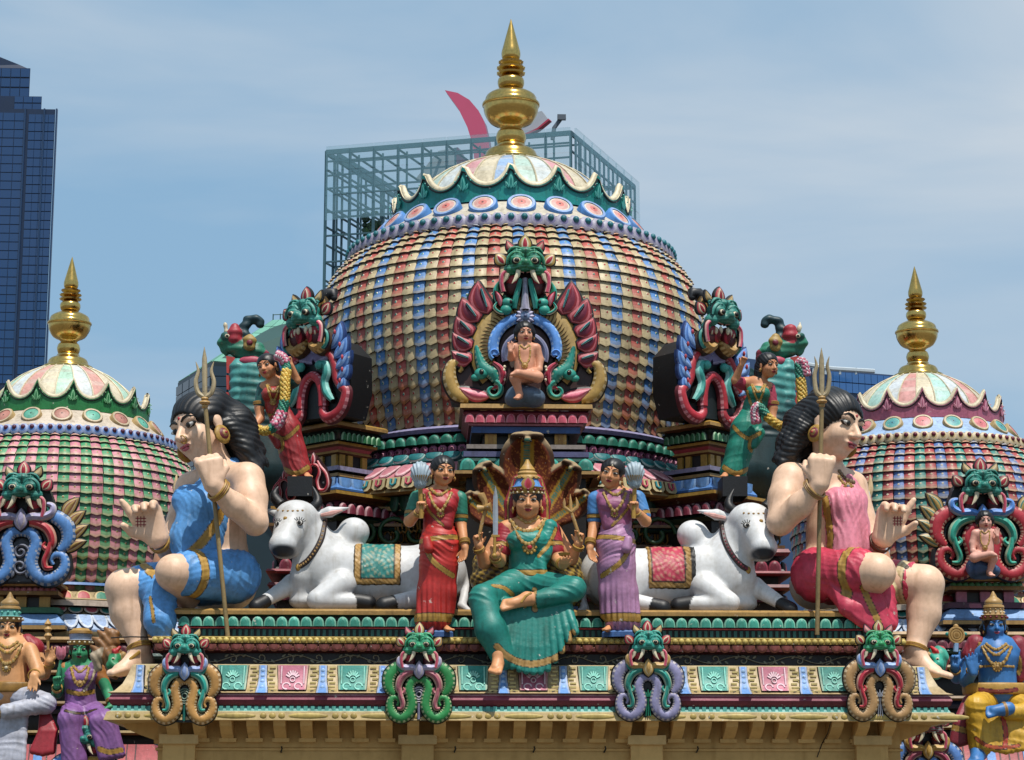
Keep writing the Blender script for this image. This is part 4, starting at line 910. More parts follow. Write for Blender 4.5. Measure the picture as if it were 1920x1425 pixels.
    b3 = MB(); b3.loops([[(-.008, -o-.008, z), (.008, -o-.008, z)] for (o, z) in [(p[0], p[1]-6) for p in pr2[1:5]]], C['dmaroon'], closed=False)
    nb_ = 26
    for i in range(nb_):
        xx = xa+.1+(xb-xa-.2)*i/(nb_-1); put('cove_strap' if i % 4 == 2 else 'cove_joint', (b2 if i % 4 == 2 else b3).mesh('cove_strap' if i % 4 == 2 else 'cove_joint'), t, (xx-cx, Yf-.6-cy, 0))
    # niche pedestal
    npx = 40 if sgn < 0 else 1848; yn2 = cy-2.05; zn2 = lambda y: P(npx, y, yn2).z
    rr = (P(npx-62, 1100, yn2).x, P(npx+62, 1100, yn2).x, yn2, cy); ys = 1092 if sgn < 0 else 1083
    for n3, prr, cols in (('niche_ledge', [(-.1, zn2(ys)), (.1, zn2(ys+2)), (.1, zn2(ys+8)), (.05, zn2(ys+10))], [C['gold'], C['tan'], C['brown']]), ('bead_band', [(.02, zn2(ys+10)), (.02, zn2(ys+17))], [lin('#3a1518') if sgn < 0 else lin('#16302a')]),
                          ('gold_slab', [(.06, zn2(ys+17)), (.06, zn2(ys+24)), (-.05, zn2(ys+27))], [C['ochre'], C['brown']]), ('niche_neck', [(-.08, zn2(ys+26)), (-.08, zn2(ys+48))], [lin('#1a1210')]),
                          ('green_slab' if sgn < 0 else 'maroon_slab', [(.0, zn2(ys+46)), (.08, zn2(ys+48)), (.08, zn2(ys+58)), (.0, zn2(ys+60))], [lin('#2a6a4c') if sgn < 0 else lin('#4a2038')]*3), ('blue_slab', [(.05, zn2(ys+60)), (.16, zn2(ys+78)), (.16, zn2(ys+82))], [lin('#7fa6d8'), lin('#5f84b8')]),
                          ('gold_slab', [(.1, zn2(ys+81)), (.18, zn2(ys+83)), (.18, zn2(ys+90)), (.05, zn2(ys+94))], [C['tan'], C['tan'], C['brown']]), ('pedestal_base', [(.02, zn2(ys+92)), (.02, zn2(ys+180))], [lin('#1c1412')])):
        mb = MB(); tier(mb, rr, prr, cols); wpart(mb, n3, t, smooth=30)
    bc = lin('#b06a74') if sgn < 0 else lin('#4b8a5c')
    row([petal(.085, .05, .03, [BLK, bc, bc])], 'lotus_petal', t, (rr[0], yn2-.03, zn2(ys+16.5)), (rr[1], yn2-.03, zn2(ys+16.5)), 12)
    mb = MB(); mb.box((0, 0, 0), (.13, .06, zn2(ys+26)-zn2(ys+47)), C['gold'] if sgn < 0 else lin('#b06a80')); row([mb.mesh('pillar', smooth=0)], 'pillar', t, (rr[0]+.12, yn2+.06, zn2(ys+36)), (rr[1]-.12, yn2+.06, zn2(ys+36)), 3)
    return t
sideshrine('side_shrine', 'painted tiers below the green and pink left dome', LX, 9.0, LP, -1)
sideshrine('side_shrine', 'painted tiers below the red and teal right dome', RX, 9.0, RP, 1)
# ================================================================ statues
nrm = lambda q: np.array(q, float)/np.linalg.norm(q)
def rotM(yaw, pitch=0, roll=0):
    # columns: viewer-right, forward (towards the viewer at yaw 0), up; angles in degrees
    y, p, r = map(math.radians, (yaw, pitch, roll))
    R = np.array([math.cos(y), math.sin(y), 0]); Fw = np.array([math.sin(y), -math.cos(y), 0]); Up = np.array([0, 0, 1.])
    Fw, Up = Fw*math.cos(p)-Up*math.sin(p), Up*math.cos(p)+Fw*math.sin(p)
    R, Up = R*math.cos(r)-Up*math.sin(r), Up*math.cos(r)+R*math.sin(r)
    return np.stack([R, Fw, Up], 1)
class Fig:
    def __init__(s, name, label, cat, base, Y, h, group=None, skin=None):
        s.Y = Y; o = P(*base, Y); s.o = np.array(o); s.root = thing(name, label, cat, o, group); s.u = U(*base, Y); s.h = h
        s.body = SDF(h); s.later = []; s.skin = skin or C['skin']; s.bvhs = []
    def J(s, px, py, dy=0): return np.array(P(px, py, s.Y+dy))-s.o
    def R(s, *r): return [q*s.u for q in r] if len(r) > 1 else r[0]*s.u
    def c(s, pts, rad, sd=None, k=6, col=None): (sd or s.body).chain([s.J(*p) for p in pts], [r*s.u for r in rad], k*s.u, col); return s
    def e(s, p, r, sd=None, k=6, col=None, M=None): (sd or s.body).ell(s.J(*p), [q*s.u for q in r], M, k*s.u, col); return s
    def add(s, sd, name, col, disp=None, borders=(), m=None, paint=None, it=1):
        def pf(v, n, cc):
            bv = BVHTree.FromPolygons(v.tolist(), sd.f.tolist()); 
            for bd in borders:
                if bd[0] == 'P':
                    _, p0, q0, w_, rad, bc = bd; a0 = s.J(*p0); nn = nrm(s.J(*q0)-a0); l = (v-a0) @ nn/s.u; near = (np.linalg.norm(v-a0, axis=1)/s.u < rad)
                    d0 = np.abs(l); cc[near & (d0 < w_*.5+1.2)] = C['dark']; cc[near & (d0 < w_*.5)] = bc; cc[near & (d0 < w_*.15)] = mixc(bc, C['ochre'], .45); continue
                pts, w_, bc = bd
                hp = [s.scan(bv, *p[:2]) for p in dens(pts)]; hp = [q for q in hp if q is not None]
                if len(hp) > 1:
                    dd = dist_poly(v, hp)/s.u; fr = n[:, 1] < .35
                    cc[(dd < w_*.5+.9) & fr] = C['dark']; cc[(dd < w_*.5) & fr] = bc; cc[(dd < w_*.16) & fr] = mixc(bc, C['ochre'], .45)
            return paint(v, n, cc) if paint else cc
        me = sd.mesh(name, col, m or PAINT, it, disp, pf)
        o = put(name, me, s.root); s.bvhs.append(BVHTree.FromPolygons(sd.v.tolist(), sd.f.tolist())); return o
    def scan(s, bv, px, py):
        d = ray(px, py).normalized(); o = Vector(CAM)-Vector(s.o)
        h = bv.ray_cast(o, d); return np.array(h[0]) if h[0] is not None else None
    def hit(s, px, py, off=0):
        best = None; o = Vector(CAM)-Vector(s.o); d = ray(px, py).normalized()
        for bv in s.bvhs:
            h = bv.ray_cast(o, d)
            if h[0] is not None and (best is None or h[3] < best[3]): best = h
        if best is None: return np.array(P(px, py, s.Y))-s.o
        return np.array(best[0]-d*off*s.u)
    def done(s, disp=None, paint=None):
        s.bobj = s.add(s.body, 'body', s.skin, m=SKIN, paint=paint, disp=disp)
        for f in s.later: f()
    def necklace(s, pts, r, name='necklace', col=None, beads=True, off=.6, pend=None):
        col = col or C['gold']; q = [s.hit(*p, off) for p in dens(pts, 5)]; b = MB(); b.tube(q, r*s.u, col, 6)
        if beads:
            for p in q[::2]: b.ell(p, r*1.5*s.u, mixc(col, C['cream'], .25), 6, 4)
        if pend:
            px, py, rr, gem = pend; p = s.hit(px, py, 1); 
            for k in range(10): a = 2*PI*k/10; b.ell(p+np.array([math.cos(a)*rr*s.u, 0, math.sin(a)*rr*s.u]), rr*.32*s.u, col, 6, 4)
            b.ell(p, (rr*.95*s.u, rr*.4*s.u, rr*.95*s.u), C['tan'], 12, 6); b.ell(p-np.array([0, rr*.35*s.u, 0]), (rr*.45*s.u, rr*.25*s.u, rr*.45*s.u), gem, 10, 5)
        b.build(name, s.root)
    def bangle(s, a, b_, r, w_, name='bangle', col=None):
        a, b_ = np.array(a), np.array(b_); d = nrm(b_-a); b = MB(); col = col or C['gold']
        for i in (-1, 0, 1): 
            c0 = a+d*i*w_*.38*s.u; u1 = nrm(np.cross(d, [0, 1, .3])); u2 = np.cross(d, u1)
            b.tube([c0+(u1*math.cos(q)+u2*math.sin(q))*r*s.u for q in np.linspace(0, 2*PI, 17)[:-1]], w_*.24*s.u, col if i else mixc(col, C['maroon'], .35), 6, closed=True)
        b.build(name, s.root)
def dens(pts, n=4):
    return [tuple(p) for p in smoothpath([p[:2] for p in pts], n)]
def hand(sd, wrist, d, n, L_, thumb=1, curl=(.35, .4, .45, .5), spread=.1, col=None, fk=.02, thick=1, tc=.4):
    d = nrm(d); n = nrm(n); n = nrm(n-d*(n @ d)); t = np.cross(n, d)*thumb; w0 = np.array(wrist, float)
    if not isinstance(curl, (list, tuple)): curl = [curl]*4
    for i in range(4):
        kn = w0+d*.5*L_+t*(.21-.145*i)*L_+n*(-.02*(i in (1, 2)))*L_
        sd.cap(w0+t*(.07-.05*i)*L_, kn, .15*L_*thick, .105*L_, .07*L_, col)
        p = kn; ang = 0; ln = (.44, .49, .45, .36)[i]*L_; sp = t*spread*(1.5-i)
        for j in range(3):
            ang += curl[i]*(.8 if j == 0 else 1); dd = nrm(d*math.cos(ang)+n*math.sin(ang)+sp*(math.cos(ang)))
            q = p+dd*ln*(.45, .31, .24)[j]; sd.cap(p, q, (.092-.012*j)*L_, (.082-.013*j)*L_, fk*L_, col); p = q
    b = w0+d*.14*L_+t*.14*L_; q = b+nrm(d*.6+t*.75+n*.3*tc)*.30*L_; r = q+nrm(d*.85+t*.25+n*.9*tc)*.26*L_
    sd.cap(b, q, .13*L_, .09*L_, .06*L_, col); sd.cap(q, r, .085*L_, .062*L_, fk*L_, col)
def foot(sd, ankle, heel, toe, r, col=None, n=(0, 0, 1)):
    a, h, t = map(lambda q: np.array(q, float), (ankle, heel, toe)); d = nrm(t-h); L_ = np.linalg.norm(t-h); s_ = nrm(np.cross(d, np.array(n, float)))
    sd.cap(a, h, r*.9, r*.85, r*.6, col); sd.cap(a, h+d*L_*.55, r*.85, r*.75, r*.8, col); sd.cap(h, h+d*L_*.7, r*.8, r*.7, r*.5, col)
    for i in range(5):
        o = s_*(i-2)*r*.38; b = h+d*L_*.62+o*.8; e = h+d*L_*(1.0-.05*abs(i-.8))+o; sd.cap(b, e, r*.36, r*(.3 if i else .36), r*.12, col)
def head(fg, p, H, yaw, pitch=0, roll=0, neck=None, nr=.42, ez=1, hair=None, hairx=(), lip=None, bindi=True, ears=True, ring=.16, brow=1, hcol=None, sd=None, fat=1, hk=0, eyes=1, lid=None):
    sd = sd or fg.body; a = H*fg.u; c = fg.J(*p); M = rotM(yaw, pitch, roll); W = lambda x, y, z: c+M @ np.array([x, y, z])*a
    E = lambda x, y, z, r, k=.1, **kw: sd.ell(W(x, y, z), np.array(r)*a, M, k*a, **kw)
    E(0, -.15, .28, (.72, .84, .72)); E(0, .10, -.2, (.60*fat, .66, .74), .14); E(0, .42, -.8, (.22, .2, .17), .28)
    for s_ in (-1, 1):
        E(s_*.32*fat, .08, -.5, (.25, .42, .27), .2); E(s_*.34, .44, -.26, (.23*fat, .22, .24), .2); E(s_*.28, .83, .07, (.2, .15, .12), .1, sub=True); E(s_*.1, .80, -.26, (.085, .09, .07), .05)
        if ears: E(s_*.74, -.06, .0, (.10, .17, .27), .05); E(s_*.76, 0, -.26, (.07, .1, .12), .06)
    sd.cap(W(-.4, .6, .26), W(.4, .6, .26), .1*a, k=.14*a); sd.cap(W(0, .68, .16), W(0, .95, -.22), .07*a, .115*a, .09*a)
    E(0, .70, -.47, (.24, .12, .06), .08); E(0, .68, -.58, (.18, .12, .06), .08)
    if neck is not None:
        nk = np.array(neck[0], float) if not isinstance(neck[0], (int, float)) else fg.J(*neck); sd.cap(W(0, -.18, -.55), nk, nr*a, nr*1.08*a, .18*a)
    fg.W, fg.M, fg.a = W, M, a
    if hair is not None:
        hs = SDF(max(.006, min(fg.h, a*.05))); hs.ell(W(0, -.22, .34), np.array([.85, .92, .80])*a, M, .05*a)
        for q in hairx:
            if len(q) == 4: hs.ell(W(*q[:3]), q[3]*a, M, .15*a)
            elif q[0] == 'lk': hs.chain([fg.J(*z) for z in q[1]], [z*fg.u for z in q[2]], .035*a)
            elif q[0] == 'px': hs.chain([fg.J(*z) for z in q[1]], [z*fg.u for z in q[2]], .14*a)
            else: hs.cap(W(*q[:3]), W(*q[3:6]), q[6]*a, q[7]*a, .15*a)
        hs.ell(W(0, 1.0, -.13), np.array([.66, .82, .74])*a, M, .06*a, sub=True)
        def hd(v, n_):
            l = (v-c) @ M/a; return ((.03 if hk else .024)*np.abs(np.sin((22 if hk else 9)*np.arctan2(l[:, 0], l[:, 2]+.4)+6*l[:, 1]+4*l[:, 2]))+hk*np.sin(8*l[:, 2]+6*l[:, 0]+5*l[:, 1]))*a
        fg.root_hair = put('hair', hs.mesh('hair', hcol or lin('#0d0c0e'), mat('hair_gloss', .38, dirt=.1, bump=.1), 1, hd), fg.root)
    lp = lip or C['lip']
    def face():
        bv = fg.bvhs[-1]; F_ = lambda x, z, o=0: (lambda h: (np.array(h[0]) if h[0] is not None else W(x, .7, z))+M[:, 1]*o*a)(bv.ray_cast(Vector(W(x, 2.2, z)), Vector(-M[:, 1])))
        loc = lambda o, x, y, z: o+M @ np.array([x, y, z])*a
        for s_ in (-1, 1):
            if not eyes: break
            o = F_(s_*.29, .07, -.015); b = MB(); al = []; EW = C['white'] if ez > 1.1 else lin('#b5aca2')
            for k in range(16):
                q = 2*PI*k/16; al.append((.185*ez*math.cos(q), .07*ez*math.sin(q)*(1.1-.25*abs(math.cos(q)))*(1 if math.sin(q) > 0 else .8)+.02*s_*math.cos(q)))
            b.loops([[loc(o, x*f, y_, z*f) for x, z in al] for f, y_ in ((1.25, -.03), (1.12, .035), (1, .04), (.55, .085), (.15, .1))], [C['dark'], C['dark'], EW, EW], cap1=EW)
            b.ell(loc(o, .0, .085, .008), ((.085 if ez > 1.1 else .1)*ez*a, .035*a, .078*ez*a), C['dark'], 10, 5, Matrix(M.tolist())); b.build('eye', fg.bobj)
            b = MB(); b.tube([F_(s_*x, z, .01) for x, z in ((.09, .25), (.2, .33), (.34, .36), (.46, .31), (.56, .22))], [.03*a, .04*a*brow, .036*a*brow, .028*a, .012*a], C['dark'], 6); b.build('eyebrow', fg.bobj)
        o = F_(0, -.49); b = MB(); Mm = Matrix(M.tolist())
        for s_ in (-1, 1): b.ell(loc(o, s_*.085, .0, .012), (.13*a, .06*a, .045*a), lp, 10, 6, Mm)
        b.ell(loc(F_(0, -.58), 0, .0, .02), (.15*a, .07*a, .06*a), lp, 10, 6, Mm); b.tube([loc(F_(x, -.535), 0, .055, 0) for x in (-.16, 0, .16)], .012*a, C['dmaroon'], 4); b.build('mouth', fg.bobj)
        if bindi: b = MB(); b.ell(F_(0, .38), (.05*a, .03*a, .06*a), C['red'], 8, 5, Mm); b.build('bindi', fg.bobj)
        if ring:
            for s_ in (-1, 1):
                b = MB(); cc = W(s_*.84, .02, -.46)
                for rr, ti, col in ((1, .35, C['gold']), (.72, .5, C['maroon']), (.5, .62, C['tan']), (.24, .75, C['red'])):
                    b.ell(cc, (ring*ti*a, ring*rr*a, ring*rr*a), col, 14, 7, Mm)
                b.build('earring', fg.root)
    fg.later.append(face); return W
def crown(fg, spec, name='crown', seg=20, gems=None):
    # spec: (radius, height along the head axis, colour) in head units
    b = MB(); W, a = fg.W, fg.a; lp = [[W(r*math.sin(2*PI*k/seg), r*.98*math.cos(2*PI*k/seg)-.15, z) for k in range(seg)] for r, z, _ in spec]
    b.loops(lp, [c_ for _, _, c_ in spec[1:]], cap1=spec[-1][2])
    for (n_, r, z, rr, col) in gems or ():
        for k in range(n_): q = 2*PI*k/n_; b.ell(W(r*math.sin(q), r*math.cos(q)-.15, z), rr*a, col, 6, 4)
    b.build(name, fg.root, smooth=50)
def folds(dv, fr, amp, ph=0, warp=.35, sharp=1, mask=None):
    dv = nrm(dv); k = fr/60
    def f(v, n):
        t = v @ dv+.05/k*np.sin(v @ np.array([2.1, 3.3, 1.2])*2.2*k+ph)+.02/k*np.sin(v @ np.array([-3.1, 1.7, 4.2])*2.6*k+ph*2)
        q = .62*np.sin(fr*.62*t+ph)+.38*np.sin(fr*1.13*t+1.7+ph); am = .35+.65*np.sin(v @ np.array([3.3, 2.1, -2.7])*1.5*k+ph)**2
        r = amp*1.5*am*(.7-1.5*np.abs(q)**.75)
        return r*(mask(v) if mask else 1)
    return f
def sumd(*fs): return lambda v, n: sum(f(v, n) for f in fs)
def trident(label, top, bot, Y, prongs, r, group, dyb=0, col=None, mid=None):
    """prongs: px half-width, tip y's and collar y."""
    col = col or lin('#8f7a52'); tc_ = lin('#a89878'); t = thing('trident', label, 'trident', P(*bot, Y+dyb), group)
    hw, yt, yc, ys = prongs; u = U(*top, Y); b = MB(); b.tube([P(top[0], yc, Y), P(*bot, Y+dyb)], r*u, col, 10); wpart(b, 'staff', t)
    xx = top[0]
    b = MB(); b.tube([P(xx, yc-6, Y), P(xx-.4, (yc+yt)/2, Y), P(xx-.6, yt+22, Y), P(xx-.8, yt, Y)], [4.2*u*r/4, 5*u*r/4, 4.4*u*r/4, .4*u], tc_, 8); wpart(b, 'prong', t)
    for s_ in (-1, 1):
        b = MB(); pts = smoothpath([(xx+s_*2, yc-8), (xx+s_*hw*.75, yc-16), (xx+s_*hw, ys+38), (xx+s_*hw*.72, ys+18), (xx+s_*hw*1.0, ys)], 4)
        b.tube([P(x, y, Y) for x, y in pts], lerpl([4.5*u*r/4, 4.4*u*r/4, 4*u*r/4, 3*u*r/4, .4*u], len(pts)), tc_, 8); wpart(b, 'prong', t)
    b = MB()
    for y_, rr in ((yc-4, 7), (yc+3, 10), (yc+10, 6)): b.ell(P(xx, y_, Y), (rr*u*r/4, rr*u*r/4, 4.5*u*r/4), C['tan'], 12, 6)
    wpart(b, 'collar', t); return t
def locks(up, lo, y0, n=9):
    out = []
    for i in range(n):
        t = i/(n-1); pts = []
        for j, (a, b) in enumerate(zip(smoothpath(up, 4), smoothpath(lo, 4))):
            w_ = 3.5*math.sin(j*.75+i*1.9)*min(1, j/6); pts.append((a[0]*(1-t)+b[0]*t+w_*.6, a[1]*(1-t)+b[1]*t+w_, y0(j/(4*(len(up)-1)))-.17*math.sin(PI*(.12+.76*t))))
        out.append(('lk', pts, lerpl([5, 7.5, 8, 7.5, 6, 3], len(pts))))
    return out
# ---------------------------------------------------------------- the two giant seated women
def giant(lab, m, col, pale, X, Y, skin, tone):
    """X maps the left statue's picture columns to this statue's (identity or mirror)."""
    s = 1 if not m else -1
    return s
BL, BLP = lin('#5a96d2'), lin('#7fb0e0')
f = Fig('giantess', 'giant seated woman statue in a blue wrap, facing left with raised palm', 'statue', (420, 1140), .95, .0135, 'giant seated women at the plinth ends', lin('#e3bea2'))
f.e((424, 1078), (52, 46, 44), k=14).c([(424, 1060, 0), (414, 990, -.02), (412, 950, 0), (418, 912, .03)], [46, 43, 46, 40], k=16)
f.c([(461, 898, -.2), (412, 894, 0), (358, 912, .18)], [29, 31, 28], k=14)
f.e((352, 938, -.12), (27, 26, 27), k=10).e((386, 946, -.26), (29, 26, 29), k=10)
f.c([(464, 900, -.2), (470, 935, -.29), (478, 978, -.40)], [33, 31, 24], k=9).c([(478, 980, -.40), (440, 948, -.56), (401, 912, -.72)], [24, 23, 15], k=8)
f.c([(356, 918, .17), (318, 1030, -.02)], [27, 23], k=8).c([(318, 1030, -.02), (297, 1010, -.32)], [23, 15], k=6)
hand(f.body, f.J(401, 908, -.72), [-.22, -.1, 1], [-.35, 1, .1], 84*f.u, 1, (1.25, 1.3, 1.3, 1.3), .02, tc=1.2)
hand(f.body, f.J(295, 1010, -.33), [-.46, -.2, .9], [-.2, -1, .1], 98*f.u, 1, (.02, .75, .8, .85), .12, tc=.8)
f.c([(438, 1080, -.12), (326, 1073, -.52)], [46, 34], k=12).c([(326, 1075, -.52), (352, 1125, -.1)], [32, 20], k=6)
f.c([(405, 1085, .1), (234, 1102, -.22)], [46, 35], k=12).c([(232, 1104, -.22), (240, 1150, -.22), (262, 1212, -.3)], [34, 32, 17], k=8)
foot(f.body, f.J(263, 1215, -.3), f.J(274, 1240, -.26), f.J(200, 1264, -.56), 17*f.u)
head(f, (374, 805, -.08), 64, -40, 12, -14, (413, 884, .02), .42, ez=1.12, brow=1.3, fat=.94, hair=1, lip=lin('#b8606a'), ring=.3, hk=.02,
     hairx=[('px', [(395, 770, .06), (440, 800, .1), (470, 848, .08), (482, 872, .02)], [44, 40, 26, 12]), ('px', [(430, 790, .16), (450, 850, .22), (455, 890, .2)], [36, 36, 26])]+locks([(348, 775), (372, 752), (412, 756), (452, 790), (482, 840), (500, 872)], [(388, 800), (404, 800), (432, 826), (448, 856), (462, 886), (470, 898)], lambda s_: .0+.06*s_))
sd = SDF(.0135)
f.c([(352, 938, -.12), (386, 946, -.26)], [30, 32], sd, 10).c([(372, 960, -.2), (352, 1012, -.24), (352, 1040, -.3)], [38, 34, 26], sd, 14).c([(395, 920, -.1), (420, 886, .0), (440, 876, -.02)], [32, 28, 18], sd, 10).c([(400, 975, -.16), (380, 1040, -.2)], [34, 34], sd, 12)
f.add(sd, 'wrap', BL, sumd(folds([1, 0, .35], 55, .008), folds([.8, .3, .6], 95, .004, 1)), [([(446, 880), (430, 925), (408, 975), (380, 1015), (352, 1042)], 17, C['gold'])])
sd = SDF(.0135)
f.e((424, 1082), (57, 51, 44), sd, 12).c([(438, 1080, -.12), (358, 1075, -.4)], [52, 45], sd, 12).c([(405, 1085, .1), (270, 1099, -.14)], [50, 42], sd, 12).c([(300, 1105, -.3), (300, 1165, -.42), (304, 1192, -.44)], [34, 28, 15], sd, 12)
f.add(sd, 'lower_cloth', BL, sumd(folds([1, 0, -.5], 48, .007), folds([0, .3, 1], 70, .004, 2)), [('P', (355, 1075, -.41), (340, 1074, -.48), 15, 70, C['gold']), ('P', (266, 1100, -.15), (250, 1101, -.2), 15, 60, C['gold']), ([(281, 1120), (285, 1140), (288, 1165)], 6, C['gold'])])
f.done()
f.bangle(f.J(410, 919, -.66), f.J(420, 928, -.62), 22, 10); f.bangle(f.J(301, 1016, -.28), f.J(306, 1020, -.24), 21, 9); f.bangle(f.J(262, 1214, -.3), f.J(264, 1222, -.31), 23, 8, 'anklet')
b = MB(); p = [f.hit(x, y, .5) for x, y in ((262, 1222), (245, 1235), (225, 1240))]; b.tube(p, 3*f.u, C['gold'], 6); b.build('toe_chain', f.root)
b = MB(); q = f.W(.12, .86, -.3); b.tube([q+f.M @ np.array([math.cos(a)*.12, .05+.04*math.sin(a), math.sin(a)*.12])*f.a for a in np.linspace(0, 2*PI, 13)[:-1]], .022*f.a, C['gold'], 5, closed=True); b.build('nose_ring', f.root)
def hennamark(f, px, py, r):
    b = MB()
    for i in (-1, 0, 1):
        for e in ((i*r*.6, -r, i*r*.6, r), (-r, i*r*.6, r, i*r*.6)):
            b.tube([f.hit(px+e[0]+(e[2]-e[0])*t, py+e[1]+(e[3]-e[1])*t, .3) for t in np.linspace(0, 1, 5)], .8*f.u, lin('#8d2233'), 4)
    b.build('palm_mark', f.root)
hennamark(f, 264, 978, 10)
trident('bronze trident held upright by the giant woman in blue', (384, 650), (427, 1193), .36, (17, 650, 752, 678), 4.2, 'tridents', .04)
# pink giant
PK, PKD = lin('#de8a9c'), lin('#c44058')
f = Fig('giantess', 'giant seated woman statue in a pink wrap and red skirt, facing right', 'statue', (1550, 1140), .95, .0135, 'giant seated women at the plinth ends', lin('#e3bea2'))
f.e((1552, 1075), (52, 46, 46), k=14).c([(1552, 1060, 0), (1560, 990, -.02), (1562, 950, 0), (1555, 912, .03)], [46, 44, 46, 40], k=16)
f.c([(1484, 900, -.2), (1545, 894, 0), (1598, 910, .18)], [29, 31, 28], k=14)
f.e((1600, 938, -.1), (24, 24, 26), k=10).e((1570, 946, -.24), (27, 24, 27), k=10)
f.c([(1481, 900, -.2), (1472, 935, -.29), (1463, 978, -.40)], [33, 31, 24], k=9).c([(1463, 980, -.40), (1500, 947, -.56), (1536, 910, -.72)], [24, 23, 15], k=8)
f.c([(1600, 918, .17), (1636, 1028, -.02)], [27, 23], k=8).c([(1636, 1028, -.02), (1654, 1008, -.32)], [23, 15], k=6)
hand(f.body, f.J(1536, 906, -.72), [.1, -.1, 1], [.35, 1, .1], 82*f.u, -1, (1.25, 1.3, 1.3, 1.3), .02, tc=1.2)
hand(f.body, f.J(1656, 1010, -.33), [.36, -.2, .92], [.2, -1, .1], 94*f.u, -1, (.02, .75, .8, .85), .12, tc=.8)
f.c([(1535, 1078, -.12), (1644, 1072, -.52)], [48, 35], k=12).c([(1644, 1075, -.52), (1620, 1125, -.1)], [32, 20], k=6)
f.c([(1565, 1085, .1), (1734, 1094, -.22)], [46, 35], k=12).c([(1735, 1096, -.22), (1732, 1150, -.22), (1716, 1215, -.3)], [34, 31, 17], k=8)
foot(f.body, f.J(1716, 1218, -.3), f.J(1702, 1240, -.26), f.J(1778, 1268, -.56), 17*f.u)
head(f, (1567, 800, -.08), 63, 40, 12, 10, (1552, 884, .02), .42, ez=1.12, brow=1.3, fat=.94, hair=1, lip=lin('#b8606a'), ring=.28, hk=.02,
     hairx=[('px', [(1550, 768, .06), (1508, 800, .1), (1480, 838, .08), (1466, 858, .02)], [44, 40, 26, 12]), ('px', [(1520, 790, .16), (1502, 840, .22), (1490, 872, .2)], [36, 34, 24])]+locks([(1596, 770), (1570, 747), (1530, 752), (1492, 786), (1464, 832), (1450, 862)], [(1556, 795), (1540, 796), (1512, 822), (1498, 848), (1486, 872), (1478, 884)], lambda s_: .0+.06*s_))
sd = SDF(.0135)
f.c([(1600, 938, -.1), (1570, 946, -.24)], [28, 31], sd, 10).c([(1590, 960, -.14), (1602, 1025, -.16)], [36, 36], sd, 14).c([(1578, 950, -.2), (1582, 1035, -.24)], [34, 34], sd, 14).c([(1585, 915, -.05), (1570, 900, .05)], [26, 24], sd, 10)
f.add(sd, 'wrap', PK, sumd(folds([1, 0, .15], 60, .009), folds([.8, .3, -.3], 95, .004, 1)), [([(1545, 935), (1552, 975), (1556, 1010), (1552, 1042)], 17, C['gold'])])
sd = SDF(.0135)
f.e((1552, 1078), (57, 52, 46), sd, 12).c([(1535, 1078, -.12), (1606, 1073, -.38)], [53, 46], sd, 12).c([(1565, 1088, .1), (1700, 1092, -.14)], [48, 40], sd, 12)
for i in range(7): f.c([(1560+i*10, 1095, -.34), (1588+i*10, 1140, -.46), (1616+i*8, 1180-abs(i-4)*3, -.5)], [20, 15, 9], sd, 5)
f.c([(1655, 1110, -.3), (1670, 1170, -.42)], [24, 14], sd, 8)
f.add(sd, 'skirt', PKD, sumd(folds([1, 0, .3], 50, .007), folds([.6, .3, 1], 80, .003, 2)), [('P', (1608, 1073, -.39), (1622, 1072, -.46), 14, 60, C['gold']), ([(1618, 1100), (1628, 1125), (1642, 1155), (1652, 1180)], 11, C['gold']), ('P', (1700, 1092, -.14), (1716, 1093, -.19), 15, 52, C['cream'])])
f.done()
f.bangle(f.J(1527, 917, -.66), f.J(1518, 926, -.62), 22, 9, col=C['tan']); f.bangle(f.J(1650, 1016, -.28), f.J(1646, 1020, -.24), 21, 7, col=C['brown']); f.bangle(f.J(1716, 1216, -.3), f.J(1714, 1224, -.31), 23, 7, 'anklet')
f.necklace([(1574, 884), (1586, 898), (1600, 904)], 3, col=C['brown']); f.necklace([(1573, 894), (1584, 908), (1598, 912)], 2.5, pend=(1590, 912, 7, C['grey']))
hennamark(f, 1683, 977, 9)
trident('bronze trident held upright by the giant woman in pink', (1541, 652), (1532, 1190), .36, (14, 652, 750, 668), 4.2, 'tridents', .04)
def rock(name, label, pts, Y, col, group=None):
    f = Fig(name, label, 'rock', pts[0][:2], Y, .016, group)
    sd = SDF(.016)
    for p, r in [(q[:3] if len(q) > 4 else (q[0], q[1], 0), q[-3:]) for q in pts]: f.e(p, r, sd, 10)
    f.add(sd, name, col, lambda v, n: .012*np.sin(v[:, 0]*17+v[:, 2]*9)*np.sin(v[:, 2]*21+v[:, 1]*13)); return f
rock('rock_seat', 'blue-grey rock seat under the giant woman in pink', [(1545, 1128, 40, 60, 22), (1520, 1132, 26, 50, 16), (1590, 1130, 40, 60, 18)], .95, lin('#4d5d78'))
rock('rock_seat', 'black rock seat under the giant woman in blue', [(425, 1132, 42, 60, 18), (360, 1134, 40, 60, 16), (330, 1130, 30, 50, 20)], .95, lin('#1a1c22'))
rock('foot_rock', 'black stone block below the foot of the blue giant woman', [(225, 1296, 26, 40, 24), (245, 1268, 24, 40, 18)], .5, lin('#141419'))
rock('foot_rock', 'dark stone block below the foot of the pink giant woman', [(1752, 1290, 24, 40, 24), (1728, 1262, 22, 40, 18)], .5, lin('#1a1917'))
